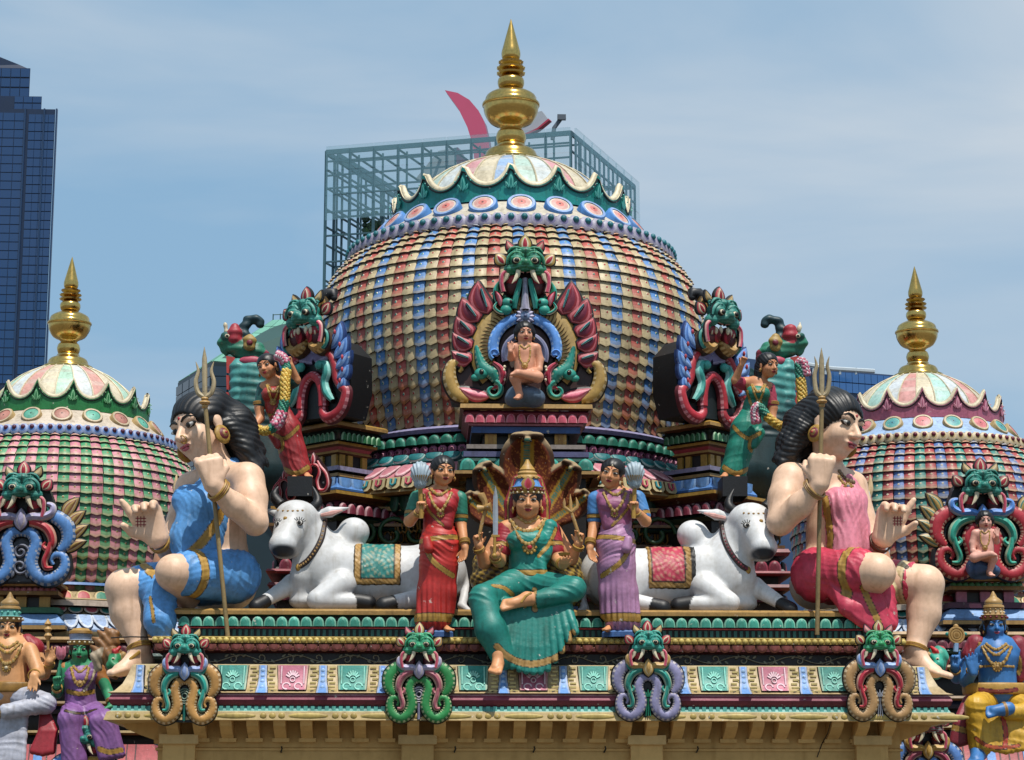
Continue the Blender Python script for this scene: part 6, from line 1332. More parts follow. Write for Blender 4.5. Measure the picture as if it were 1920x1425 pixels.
# ================================================================ monster-face ornaments
class Orn:
    def __init__(s, name, label, cat, base, Y, k=1, rz=0, group=None):
        s.u = U(*base, Y)*k; s.root = thing(name, label, cat, P(*base, Y), group, math.radians(rz)); s.T = Matrix.Diagonal((s.u, s.u, s.u))
    def B(s): b = MB(); b.T = None; return b
    def put(s, b, name, mirror=False, m=None, smooth=45, label=None, par=None):
        if mirror: b.mirror()
        return b.build(name, par or s.root, m, smooth, sc=s.u, label=label)
    def put2(s, fn, name, m=None, smooth=45):            # the same piece on both sides as two parts
        for i in (0, 1):
            b = MB(); fn(b)
            if i: b.v = [(-x, y, z) for x, y, z in b.v]; b.f = [f[::-1] for f in b.f]
            b.build(name, s.root, m, smooth, sc=s.u)
K_ = C['black']
def kface(o, cx, cz, k, pal, y0=0, fang=1, jaw=True, crest=True):
    """monster face around (cx, cz) = bridge of the nose; about 60*k wide. pal: face, lip, mouth, ear, crest, eyebrow"""
    Q = lambda x, y, z: ((cx+x*k)*o.u, (y0+y*k)*o.u, (cz+z*k)*o.u); R_ = lambda *r: [q*k*o.u for q in r]
    sd = SDF(max(.006, 1.5*k*o.u)); kk = 3*k*o.u; fc = pal['face']; dk = mixc(fc, BLK, .55)
    for p, r in (((0, -4, 6), (20, 11, 13)), ((0, -10, 16), (9, 9, 6)), ((0, -15, -4), (13, 10, 7)), ((0, -23, -1), (5.5, 6, 5))): sd.ell(Q(*p), R_(*r), None, kk)
    for s_ in (-1, 1):
        for p, r in (((s_*11, -14, 4), (9.5, 8, 9)), ((s_*18, -8, -7), (9, 9, 8)), ((s_*6, -21, -5), (4, 4, 3.5)), ((s_*22, -2, -16), (5, 8, 9))): sd.ell(Q(*p), R_(*r), None, kk*.7)
        for j, zz in enumerate((11, 15, 19)): sd.chain([Q(s_*(2+3*j*0), -15+j*2, zz-1), Q(s_*11, -20+j*3, zz+1.5), Q(s_*20, -10+j*2, zz-2)], 1.9*k*o.u, kk*.25)
    def pf(v, n, cc):
        z = (v[:, 2]/o.u-cz)/k; x = (v[:, 0]/o.u-cx)/k; cc[np.sin(z*1.9+.06*np.abs(x)) > .75] = mixc(fc, C['aqua'], .5); cc[(np.abs(x) < 1.2) & (z > 6)] = dk; return cc
    o.root_face = put('face', sd.mesh('face', fc, PAINT, 1, None, pf), o.root)
    for s_ in (-1, 1):
        b = MB(); b.ribbon([(cx+s_*x*k, cz+z*k) for x, z in smoothpath([(3, 8), (8, 12), (15, 12), (21, 6), (23, -2)], 4)], lerpl([4*k, 7*k, 7*k, 6*k, 3*k], 17), 6*k, (BLK, mixc(fc, C['aqua'], .45), fc), y0=y0-14*k); o.put(b, 'brow', par=o.root_face)
        b = MB(); b.ribbon([(cx+s_*x*k, cz+z*k) for x, z in smoothpath([(3, 16), (9, 20), (17, 19), (22, 13)], 4)], lerpl([3*k, 5*k, 5*k, 2*k], 13), 5*k, (BLK, mixc(fc, C['aqua'], .3), fc), y0=y0-11*k); o.put(b, 'brow', par=o.root_face)
        b = MB(); e = lambda p, r, c_, g=10: b.ell((cx+p[0]*k, y0+p[1]*k, cz+p[2]*k), [q*k for q in r], c_, g, 6)
        e((s_*11, -19, 2), (6.6, 4, 5.4), BLK); e((s_*11, -20.6, 2), (4.9, 4, 3.7), pal.get('eye', C['bone'])); e((s_*11, -23.4, 1.8), (3.2, 2.4, 3), BLK); o.put(b, 'eye', par=o.root_face)
        L_ = lambda pts, w_, h, c_, y=-6: b.ribbon([(cx+s_*x*k, cz+z*k) for x, z in smoothpath(pts, 4)], w_*k, h*k, c_, y0=y0+y*k)
        b = MB(); b.ell((cx+s_*16*k, y0-3*k, cz-24*k), (10*k, 6*k, 14*k), C['dmaroon'], 12, 6); b.ell((cx+s_*16.5*k, y0-5*k, cz-19*k), (8.5*k, 6*k, 8*k), pal['mouth'], 12, 6); o.put(b, 'mouth', par=o.root_face)
        b = MB(); L_([(1, -9), (9, -7), (19, -8), (28, -14), (29, -26), (27, -36)], 7, 6, (BLK, pal['liprim'], pal['lip']), -8); o.put(b, 'lip', par=o.root_face)
        if fang:
            b = MB(); b.tube([(cx+s_*x*k, y0-(16+i)*k, cz+z*k) for i, (x, z) in enumerate(((8.5, -10), (10, -16), (13, -22), (17, -27)))], [3.4*k, 3.2*k, 2.1*k, .3*k], C['bone'], 7); o.put(b, 'fang', par=o.root_face)
            b = MB(); b.tube([(cx+s_*x*k, y0-13*k, cz+z*k) for x, z in ((22, -13), (23.5, -19), (27, -25))], [3*k, 2.6*k, .3*k], C['bone'], 6); o.put(b, 'fang', par=o.root_face)
        b = MB(); b.leaf((cx+s_*25*k, cz+0*k), (cx+s_*37*k, cz+15*k), 18*k, 6*k, [BLK, pal['ear'], mixc(pal['ear'], C['cream'], .3), C['bone'], pal['mouth']], y0=y0); o.put(b, 'ear', par=o.root_face)
        if crest: b = MB(); b.leaf((cx+s_*10*k, cz+18*k), (cx+s_*23*k, cz+33*k), 13*k, 6*k, [BLK, pal['crest2'], mixc(pal['crest2'], C['bone'], .4)], y0=y0, curve=-s_*.35); o.put(b, 'side_crest')
        b = MB(); L_([(26, -18), (33, -24), (34, -34), (29, -42), (24, -40)], 5, 5, (BLK, mixc(fc, C['aqua'], .4), fc), -2); o.put(b, 'whisker', par=o.root_face)
    if crest: b = MB(); b.leaf((cx, cz+16*k), (cx, cz+40*k), 19*k, 8*k, [BLK, pal['crest'], mixc(pal['crest'], C['bone'], .3), C['bone'], pal['mouth']], y0=y0); o.put(b, 'crest')
def kirti(name, label, base, Y, k, pal, group=None, rz=0, flames=None, panel=None, wide=1, face=True, centre='disc', cat='ornament'):
    o = Orn(name, label, cat, base, Y, k, rz, group); w_ = wide; X = lambda pts: [(x*w_, z) for x, z in smoothpath(pts, 5)]
    b = MB(); sil = [(0, -2), (46, -2), (57, 8), (61, 24), (58, 44), (52, 50), (60, 62), (60, 82), (48, 98), (40, 104), (38, 116), (31, 138), (22, 152), (0, 158)]
    sil = [(x*w_, z) for x, z in sil]; b.poly([(-x, z) for x, z in sil[::-1]][:-1]+sil[:-1]+[sil[-1]], -1, 26, BLK, lin('#1a1a1c')); o.put(b, 'back_plate', smooth=30)
    A, B_, D = pal['outer'], pal['inner'], pal['beard']; rim = mixc(A, C['bone'], .5); cr_ = (BLK, rim, A, mixc(A, BLK, .45))
    o.put2(lambda b: b.ribbon(X([(0, 76), (12, 72), (18, 58), (15, 42), (13, 26), (20, 10), (34, 3), (48, 10), (54, 24), (51, 38), (42, 40), (37, 33), (40, 25)]), lerpl([20, 22, 23, 24, 25, 25, 25, 23, 19, 16, 13, 10, 7], 61), 13, cr_, y0=-1, ticks=1), 'arch_scroll')
    o.put2(lambda b: b.ribbon(X([(22, 98), (40, 97), (54, 84), (57, 66), (53, 54), (46, 46)]), lerpl([14, 26, 29, 26, 22, 14], 26), 11, cr_, y0=-1, ticks=1), 'shoulder_scroll')
    o.put2(lambda b: b.ribbon(X([(0, 88), (14, 88), (28, 82), (36, 70), (38, 56), (32, 48), (27, 53), (30, 59)]), lerpl([12, 17, 19, 18, 15, 11, 8, 5], 36), 16, (BLK, mixc(B_, C['bone'], .45), B_), y0=-2), 'inner_scroll')
    o.put2(lambda b: b.ribbon(X([(36, 58), (34, 44), (30, 30), (32, 20), (40, 20)]), lerpl([9, 12, 12, 11, 6], 21), 17, (BLK, mixc(B_, C['bone'], .45), B_), y0=-2), 'inner_scroll')
    o.put2(lambda b: b.ribbon(X([(2, 92), (14, 96), (26, 96), (36, 102), (37, 112), (30, 115), (27, 109)]), lerpl([14, 18, 18, 15, 12, 9, 6], 31), 18, (BLK, mixc(D, C['bone'], .4), D), y0=-3), 'beard_curl')
    b = MB(); b.leaf((0, 110), (0, 72), 26, 20, [BLK, D, mixc(D, C['bone'], .4), D], y0=-4, fat=.55); o.put(b, 'beard')
    if centre == 'disc':
        b = MB()
        for r_ in (13, 9, 5): b.ribbon([(r_*math.cos(a), 46+r_*1.05*math.sin(a)) for a in np.linspace(0, 2*PI, 21)], 4.2, 5, (BLK, pal['mid'], mixc(pal['mid'], C['bone'], .3)), y0=-2)
        b.ribbon([(0, 30), (0, 0)], 6, 5, (BLK, pal['mid'], pal['mid']), y0=-2); o.put(b, 'centre_rosette')
    elif centre == 'palm':
        b = MB()
        for a in (-.9, -.5, 0, .5, .9): b.leaf((0, 36), (17*math.sin(a), 38+17*math.cos(a)), 5, 6, [BLK, pal['mid']], y0=-2)
        for x in (-3, 0, 3): b.ribbon([(x*.8, 36), (x, 18), (x*1.4, 2)], 2.6, 4, (BLK, pal['mid'], pal['mid']), y0=-2)
        o.put(b, 'centre_palm')
    if face: kface(o, 0, 136, 1.14, pal, -6)
    for (bx, bz, tx, tz, wd) in flames or ():
        o.put2(lambda b: b.leaf((bx, bz), (tx, tz), wd, 9, [BLK, pal['flame'], mixc(pal['flame'], C['bone'], .45), pal['flame2'], pal['flame']], y0=2, curve=.18), 'flame_leaf')
    return o
def pal_(face, outer, inner, beard, ear, crest, crest2, mid, lip='#c05068', mouth='#a82a3a', **kw):
    d = dict(face=lin(face), outer=lin(outer), inner=lin(inner), beard=lin(beard), ear=lin(ear), crest=lin(crest), crest2=lin(crest2), mid=lin(mid), lip=lin(lip), mouth=lin(mouth), liprim=lin('#d8a8a0')); d.update({a: lin(b) for a, b in kw.items()}); return d
GA = 'monster-face antefixes along the front cove'
ya_ = -.02
kirti('antefix', 'tan and teal scrolled monster-face antefix nearest the giant woman in blue', (345, 1352), ya_, 1, pal_('#2a8a7c', '#b98a4e', '#2f9a8c', '#8fa6d8', '#b83040', '#b83040', '#c2a468', '#1f6a62'), GA)
kirti('antefix', 'bright green scrolled monster-face antefix below the attendant in red', (785, 1349), ya_, 1, pal_('#2e9060', '#2f8a4a', '#a8606c', '#a8a2c0', '#b08a50', '#c2a468', '#c05068', '#8d8da8', flame='#2f8a4a'), GA)
kirti('antefix', 'lilac scrolled monster-face antefix below the attendant in mauve', (1215, 1345), ya_, 1, pal_('#2a8a7c', '#8f8cb0', '#2f8d80', '#c09a5c', '#b83040', '#a82a3c', '#c2a468', '#2f8d70'), GA, centre='palm')
kirti('antefix', 'tan and red scrolled monster-face antefix nearest the giant woman in pink', (1650, 1345), ya_, 1, pal_('#2e8a52', '#b08a5c', '#a82f3e', '#86a6dc', '#b08a50', '#c2a468', '#c8707c', '#a8acb8'), GA, centre='palm')
# lower antefixes at the sides
kirti('antefix', 'blue scrolled monster-face antefix under the green-faced lady, cut by the picture edge', (155, 1520), 3.2, .98, pal_('#2a7a72', '#5d86c8', '#8d3a50', '#c09a4c', '#b83050', '#b83040', '#cdb890', '#7a3550'), 'monster-face antefixes low at the sides')
kirti('antefix', 'blue scrolled antefix with gold beard under the right cornice tip', (1740, 1502), 3.2, 1.02, pal_('#7a2a3c', '#5d86c8', '#8d3a50', '#b5904a', '#b83050', '#b83040', '#cdb890', '#3a3a5a'), 'monster-face antefixes low at the sides')
# niches on the side domes
FL = [(60, 92, 84, 128, 22), (64, 74, 94, 108, 22), (66, 58, 99, 86, 21), (64, 44, 97, 62, 19)]
kl = kirti('niche', 'blue and red monster-face niche with grey scroll panel on the left side dome', (38, 1091), 6.75, 1.26, pal_('#1f7468', '#5d8fd0', '#b83a44', '#a6a2c4', '#a8304a', '#a8304a', '#b59a6a', '#5a6078', flame='#a88a50', flame2='#8d5a4a'), 'niches on the side domes', flames=FL, wide=1.22, centre=None)
b = MB()
b.poly([(-17, 0), (17, 0), (19, 30), (14, 56), (0, 64), (-14, 56), (-19, 30)], -4, 4, lin('#2c2f38'))
for cz_, s_ in ((44, 1), (22, -1)): b.ribbon(spiral(0, cz_, 12, 2, 0, s_*9, 24), 5, 6, (BLK, lin('#767b8c'), lin('#5c6172')), y0=-4)
for q in (-12, 12): b.leaf((q, 4), (q*.6, 20), 8, 5, [BLK, lin('#6a7080')], y0=-4); b.leaf((q, 52), (q*.8, 36), 7, 5, [BLK, lin('#6a7080')], y0=-4)
kl.put(b, 'scroll_panel')
kr_ = kirti('niche', 'red and teal monster-face niche holding a seated child on the right side dome', (1843, 1081), 6.75, 1.24, pal_('#1f7468', '#b23440', '#3aa08c', '#5d8fd8', '#7a2030', '#a8304a', '#b59a6a', '#5a6078', flame='#a88a4c', flame2='#3a7a70'), 'niches on the side domes', flames=FL, wide=1.22, centre=None)
# ---------------------------------------------------------------- central niche
o = Orn('niche', 'tall flaming monster-face niche on the front of the central dome', 'ornament', (984, 757), 1.62, 1)
b = MB(); sil = [(0, 0), (136, 4), (146, 40), (140, 78), (120, 76), (118, 100), (118, 140), (96, 170), (80, 186), (46, 196), (32, 236), (34, 260), (26, 300), (0, 308)]
b.poly([(-x, z) for x, z in sil[::-1]][:-1]+sil, 0, 60, lin('#3a1c1a'), lin('#17120f')); o.put(b, 'back_plate', smooth=30)
arc = lambda cz, r, a0, a1, n=29, sx=1: [(r*sx*math.cos(a), cz+r*math.sin(a)) for a in np.linspace(a0, a1, n)]
TG = lin('#b2904e'); b = MB(); b.ribbon(arc(102, 82, -.7, PI+.7, 60), 52, 10, (BLK, TG, mixc(TG, C['cream'], .2)), y0=-1)
o.put(b, 'gold_fan'); b = MB()
for i in range(46):
    a = -.5+(PI+1)*i/45; b.tube([((62)*math.cos(a), -11, 102+62*math.sin(a)), (80*math.cos(a+.06), -12, 102+80*math.sin(a+.06)), (97*math.cos(a+.16), -6, 102+97*math.sin(a+.16))], 1.1, lin('#5a3f1c'), 4)
tag(o.put(b, 'fan_flutes'), kind='stuff')
BL2 = lin('#5f92d8'); b = MB(); b.ribbon(arc(104, 60, -.25, PI+.25, 40)[::1], 25, 17, (BLK, lin('#9fc2ec'), BL2, lin('#6a9add')), y0=-3, ticks=1); o.put(b, 'blue_arch')
o.put2(lambda b: b.ribbon(spiral(56, 92, 11, 2, -1.2, 5.2, 22), lerpl([10, 4], 22), 20, (BLK, lin('#9fc2ec'), BL2), y0=-5), 'arch_curl')
b = MB(); b.ribbon(arc(92, 38, -.35, PI+.35, 30), 18, 14, (BLK, lin('#8f8fa8'), lin('#5f6480')), y0=-2); b.poly([(x*.8, 60+(z-60)*.8) for x, z in arc(92, 38, -.6, PI+.6, 20)], -3, 2, lin('#4a3f38')); o.put(b, 'inner_arch')
b = MB()
for k in range(12): a = 2*PI*k/12; b.leaf((4*math.cos(a), 164+4*math.sin(a)), (20*math.cos(a), 164+20*math.sin(a)), 11, 8, [BLK, lin('#a7a4c4'), lin('#c0bdd6')], y0=-14)
b.ell((0, -22, 164), (9, 5, 9), lin('#8da4cc'), 12, 6); b.ell((0, -25, 164), (4, 4, 4), lin('#6f7fae'), 10, 5); o.put(b, 'rosette')
fcol = [BLK, lin('#8d2430'), lin('#c86a72'), lin('#8d2430'), lin('#74203a')]
for (bx, bz, tx, tz, wd) in ((68, 168, 88, 238, 40), (86, 154, 119, 204, 40), (97, 128, 130, 167, 36), (98, 104, 137, 135, 32), (98, 80, 139, 99, 30)):
    o.put2(lambda b: (b.leaf((bx, bz), (tx, tz), wd*1.3, 14, fcol, y0=-2, curve=-.3, fat=.34), b.ribbon([(bx*.8+tx*.2, bz*.8+tz*.2), (bx*.45+tx*.55, bz*.45+tz*.55-2), (bx*.25+tx*.75, bz*.25+tz*.75-3)], [3, 6, 4], 8, (BLK, lin('#9fd0cc'), lin('#2f7a82')), y0=-14)), 'flame_leaf')
    o.put2(lambda b: b.tube([(bx*.75+tx*.25+3, -12, bz*.75+tz*.25-6), (bx*.4+tx*.6+4, -12, bz*.4+tz*.6-8), (tx*.9+bx*.1, -8, tz*.9+bz*.1-8)], [2, 3, 1], lin('#d89aa0'), 6), 'flame_vein')
TL = lin('#2f9284')
def mk(b):       # lower makara
    b.ribbon(smoothpath([(92, 108), (86, 84), (78, 66), (62, 54), (54, 40)], 5), lerpl([8, 20, 28, 30, 18], 21), 22, (BLK, mixc(TL, C['bone'], .4), TL, mixc(TL, BLK, .3)), y0=-4, ticks=1)
o.put2(mk, 'makara_neck')
o.put2(lambda b: (b.ell((83, -18, 53), (13, 10, 11), TL, 12, 7), b.ell((93, -16, 46), (9, 8, 7), TL, 10, 6), b.ell((82, -27, 55), (4.5, 4, 5.5), BLK, 10, 6), b.ell((81, -29, 56), (1.8, 2, 2), C['bone'], 6, 4)), 'makara_head')
o.put2(lambda b: (b.ribbon(smoothpath([(60, 76), (48, 66), (42, 52), (46, 34), (62, 26)], 5), lerpl([8, 14, 18, 14, 6], 21), 20, (BLK, lin('#d88a98'), lin('#9c2c40')), y0=-5), [b.ell((40-3*abs(k-2)*.4+1, -20, 42+6*k), (3, 3, 3.6), C['bone'], 6, 4) for k in range(5)]), 'makara_mouth')
o.put2(lambda b: (b.ribbon(spiral(60, 22, 17, 3, 1.8, 9.5, 24), lerpl([16, 5], 24), 20, (BLK, mixc(TL, C['bone'], .4), TL), y0=-4)), 'makara_curl')
o.put2(lambda b: b.leaf((62, 10), (128, 30), 32, 16, [BLK, lin('#a8304a'), lin('#d88a98'), lin('#c45a72')], y0=-2, curve=-.2), 'pink_tail')
o.put2(lambda b: (b.ribbon(smoothpath([(104, 6), (128, 16), (141, 44), (138, 70), (126, 76), (119, 66), (124, 58)], 5), lerpl([16, 32, 32, 24, 18, 12, 7], 31), 16, (BLK, mixc(TG, C['bone'], .4), TG, mixc(TG, BLK, .35)), y0=-2, ticks=1)), 'gold_volute')
# upper makara heads and long jaws
o.put2(lambda b: (b.ell((33, -20, 190), (12, 9, 9), TL, 12, 7), b.ell((27, -27, 190), (3.5, 3, 4), BLK, 8, 5), b.ell((36, -20, 176), (11, 9, 10), TL, 12, 7), b.ribbon(smoothpath([(40, 184), (52, 196), (56, 216), (50, 232)], 4), lerpl([12, 14, 10, 4], 13), 14, (BLK, lin('#5fb3a2'), TL), y0=-6), b.ribbon(smoothpath([(30, 172), (46, 170), (58, 180), (52, 192)], 4), lerpl([7, 8, 8, 4], 13), 14, (BLK, C['bone'], TL), y0=-12)), 'upper_makara')
o.put2(lambda b: b.leaf((46, 180), (58, 214), 16, 20, [BLK, lin('#b83a50'), lin('#d88a98')], y0=-8, curve=.2), 'upper_makara_mouth')
o.put2(lambda b: b.ribbon(smoothpath([(9, 236), (14, 214), (19, 192), (20, 178)], 4), lerpl([10, 13, 14, 10], 13), 24, (BLK, lin('#5fb3a2'), TL), y0=-6), 'lower_lip')
b = MB(); b.ribbon([(0, 238), (0, 222), (0, 204), (0, 182), (0, 176)], [12, 12, 16, 20, 22], 26, (BLK, lin('#c6c2d2'), lin('#a6a3bb')), y0=-6); o.put(b, 'tongue')
kface(o, 0, 264, 1.52, dict(pal_('#22724e', '#b98a4e', '#2f9a8c', '#8fa6d8', '#a88a44', '#a08a3c', '#a83a44', '#1f6a62')), -8)
for s_ in (-1, 1):
    b = MB(); b.ell((s_*26, -9, 224), (13, 8, 17), lin('#6a121f'), 12, 6); o.put(b, 'gape')
rock('niche_rock', 'smooth blue-grey rock under the child in the central niche', [(984, 742, -.12, 34, 34, 20), (1000, 748, -.12, 22, 30, 14), (966, 748, -.12, 20, 30, 14)], 1.5, lin('#55687e'))
def child(name, label, cx, cy, k, Y, skin, flip=1):
    f = Fig(name, label, 'statue', (cx, cy), Y, .0075, 'seated child figures in the niches', skin); q = lambda x, y, d=0: (cx+x*k*flip, cy-(y)*k, d*k)
    c = lambda pts, r, kk=4: f.c([q(*p) for p in pts], [z*k for z in r], None, kk*k)
    c([(0, 38), (0, 55), (0, 78)], [19, 18, 19], 7); c([(-20, 88), (0, 90), (20, 88)], [9, 13, 9], 5); f.e(q(0, 38), (21*k, 16*k, 14*k), None, 6*k)
    c([(22, 88), (28, 66), (27, 48, -.04)], [8.5, 7.5, 6]); c([(27, 48, -.04), (14, 45, -.14)], [6, 4.5], 3); hand(f.body, f.J(*q(14, 45, -.14)), [-flip, -.1, -.1], [0, 0, -1], 15*f.u*k, 1, .2, .06)
    c([(-22, 88), (-26, 70, -.02)], [8.5, 6.5]); c([(-26, 70, -.02), (-27, 82, -.12)], [6.5, 4.5], 3); hand(f.body, f.J(*q(-27, 83, -.12)), [0, 0, 1], [0, -1, 0], 19*f.u*k, -1*flip, (.1, .1, .15, .2), .1)
    c([(10, 36, -.02), (-18, 32, -.2)], [13, 10], 5); c([(-18, 32, -.2), (-10, 2, -.16)], [10, 6], 4); c([(16, 36, -.04), (24, 34, -.16)], [13, 11], 5); c([(24, 34, -.17), (-14, 42, -.28)], [10, 7], 4)
    foot(f.body, f.J(*q(-10, 2, -.16)), f.J(*q(-9, -2, -.14)), f.J(*q(-17, -6, -.32)), 6*f.u*k); foot(f.body, f.J(*q(-12, 42, -.28)), f.J(*q(-14, 42, -.28)), f.J(*q(-28, 38, -.3)), 5*f.u*k)
    head(f, q(0, 116, -.02), 21*k, 6*flip, 8, 0, q(0, 92, 0), .42, hair=1, hairx=[(-.62, -.2, .1, .4), (.62, -.2, .1, .4), (-.68, -.15, -.35, .28), (.68, -.15, -.35, .28), (0, -.5, -.2, .6)], ring=.14, fat=1.08)
    f.done(); n = lambda pts, r, **kw: f.necklace([q(*p)[:2] for p in pts], r*k, **kw)
    n([(-10, 92), (-9, 70), (0, 58), (9, 70), (10, 92)], 1.5, pend=(*q(0, 56)[:2], 5*k, C['gold'])); n([(-8, 94), (0, 88), (8, 94)], 1.3)
    return f
child('child_figure', 'bare-skinned seated child with raised right hand in the central niche', 984, 741, 1.0, 1.36, lin('#d89a7c'))
child('child_figure', 'pale pink seated child on a dark blue rock in the right dome niche', 1847, 1074, .84, 6.35, lin('#dba595'), -1)
rock('niche_rock', 'dark blue rock under the child in the right dome niche', [(1846, 1070, -.1, 30, 30, 16), (1828, 1064, -.1, 16, 24, 20)], 6.5, lin('#33507a'))
# ---------------------------------------------------------------- corner dragons on the piers
def yali(label, ax, by, Y, s_):
    # s_: -1 left corner, 1 right corner; local x is mirrored so +x is the side nearer the dome centre line
    o = Orn('corner_dragon', label, 'ornament', (ax, by), Y, 1, 35*s_, 'open-mouthed dragons on the corner piers'); X = lambda pts: [(x*-s_, z) for x, z in smoothpath(pts, 5)]
    RDc, TLc, LI = lin('#b5343f'), lin('#3f9a92'), lin('#77729c')
    b = MB(); b.poly([(x, z) for x, z in [(-70, 2), (70, 2), (84, 50), (82, 120), (52, 150), (-52, 150), (-82, 120), (-84, 50)]], 2, 70, lin('#0d1c1e'), lin('#0c0d10')); o.put(b, 'back_block', smooth=30)
    for q in (1, -1):
        Y_ = lambda pts: [(x*q, z) for x, z in smoothpath(pts, 5)]
        b = MB(); b.ribbon(Y_([(26, 22), (24, 50), (16, 72), (4, 82), (-3, 82)]), 21, 15, (lin('#5a1620'), lin('#d8929a'), RDc, lin('#a8505c')), y0=0, ticks=1); o.put(b, 'arch_scroll')
        b = MB(); b.ribbon(Y_([(26, 26), (26, 10), (38, -1), (56, 2), (72, 16), (80, 44), (70, 54), (58, 72), (54, 96), (42, 118), (26, 124)]), lerpl([14, 20, 25, 27, 25, 22, 21, 22, 22, 19, 12], 51), 17, (lin('#5a1620'), lin('#d8929a'), RDc, lin('#a8505c')), y0=0, ticks=1); o.put(b, 'outer_scroll')
        b = MB(); b.ribbon(Y_([(18, 106), (34, 100), (38, 84), (32, 66), (38, 46), (50, 30)]), lerpl([10, 21, 23, 20, 22, 12], 26), 20, (BLK, lin('#8fd0c8'), TLc), y0=0); b.ell((22*q, -14, 100), (9, 8, 9), TLc, 10, 6); o.put(b, 'inner_scroll')
        b = MB(); b.ribbon(Y_([(0, 116), (20, 126), (38, 126), (52, 116)]), lerpl([26, 46, 40, 14], 16), 12, (lin('#3c3858'), lin('#a7a2c4'), LI), y0=3); o.put(b, 'lilac_collar')
        for i, (bx, bz, tx, tz, wd) in enumerate(((62, 50, 80, 74, 26), (60, 68, 90, 96, 28), (56, 88, 92, 122, 30), (52, 108, 84, 150, 30), (46, 126, 68, 180, 30))):
            b = MB(); b.leaf((bx*q, bz), (tx*q, tz), wd, 14, [lin('#223f78'), lin('#6f9ada'), lin('#4f7cc4'), lin('#8fb2e6')], y0=-2, curve=-.2*q); b.ell(((bx*.4+tx*.6)*q, -17, bz*.4+tz*.6), (2.5, 3, 5), lin('#b3404c'), 8, 5); o.put(b, 'wing_feather')
        b = MB(); b.ribbon(Y_([(8, 152), (14, 136), (28, 130), (40, 140), (38, 156), (30, 156)]), lerpl([15, 23, 26, 23, 15, 9], 26), 30, (lin('#4a3018'), lin('#cdb078'), C['tan'], lin('#8d6c38')), y0=-8, ticks=1); o.put(b, 'gold_jowl')
        b = MB(); b.leaf((12*q, 138), (14*q, 174), 20, 30, [lin('#5a101c'), lin('#b03040'), lin('#7a1624')], y0=-12); o.put(b, 'gullet')
        for k in range(3): b = MB(); b.ell((q*(9+k*9), -40+k*3, 164-k*1.5), (4, 4, 7.5), C['bone'], 8, 6); o.put(b, 'tooth')
    kface(o, 0, 192, 1.5, pal_('#2a7f74', '#b98a4e', '#2f9a8c', '#8fa6d8', '#a02838', '#b03040', '#a88a50', '#1f6a62', mouth='#8d1f30'), -22, fang=0)
    b = MB(); b.tube([(s_*-2, -8, 210), (s_*-12, -2, 228), (s_*-26, 4, 240), (s_*-38, 6, 240), (s_*-40, 4, 230)], [10, 12, 12, 11, 7], lin('#1f2024'), 10); b.ell((s_*-40, 4, 231), 7, lin('#1f2024'), 10, 6); o.put(b, 'horn_curl', smooth=70)
    b = MB(); b.leaf((s_*-22, 196), (s_*-30, 232), 26, 10, [lin('#4a3818'), C['tan'], lin('#8d6c38')], y0=-6); o.put(b, 'mane')
    return o
yali('teal-faced dragon with blue wings on the left corner pier', 588, 787, 2.45, -1)
yali('teal-faced dragon with blue wings on the right corner pier', 1334, 787, 2.45, 1)
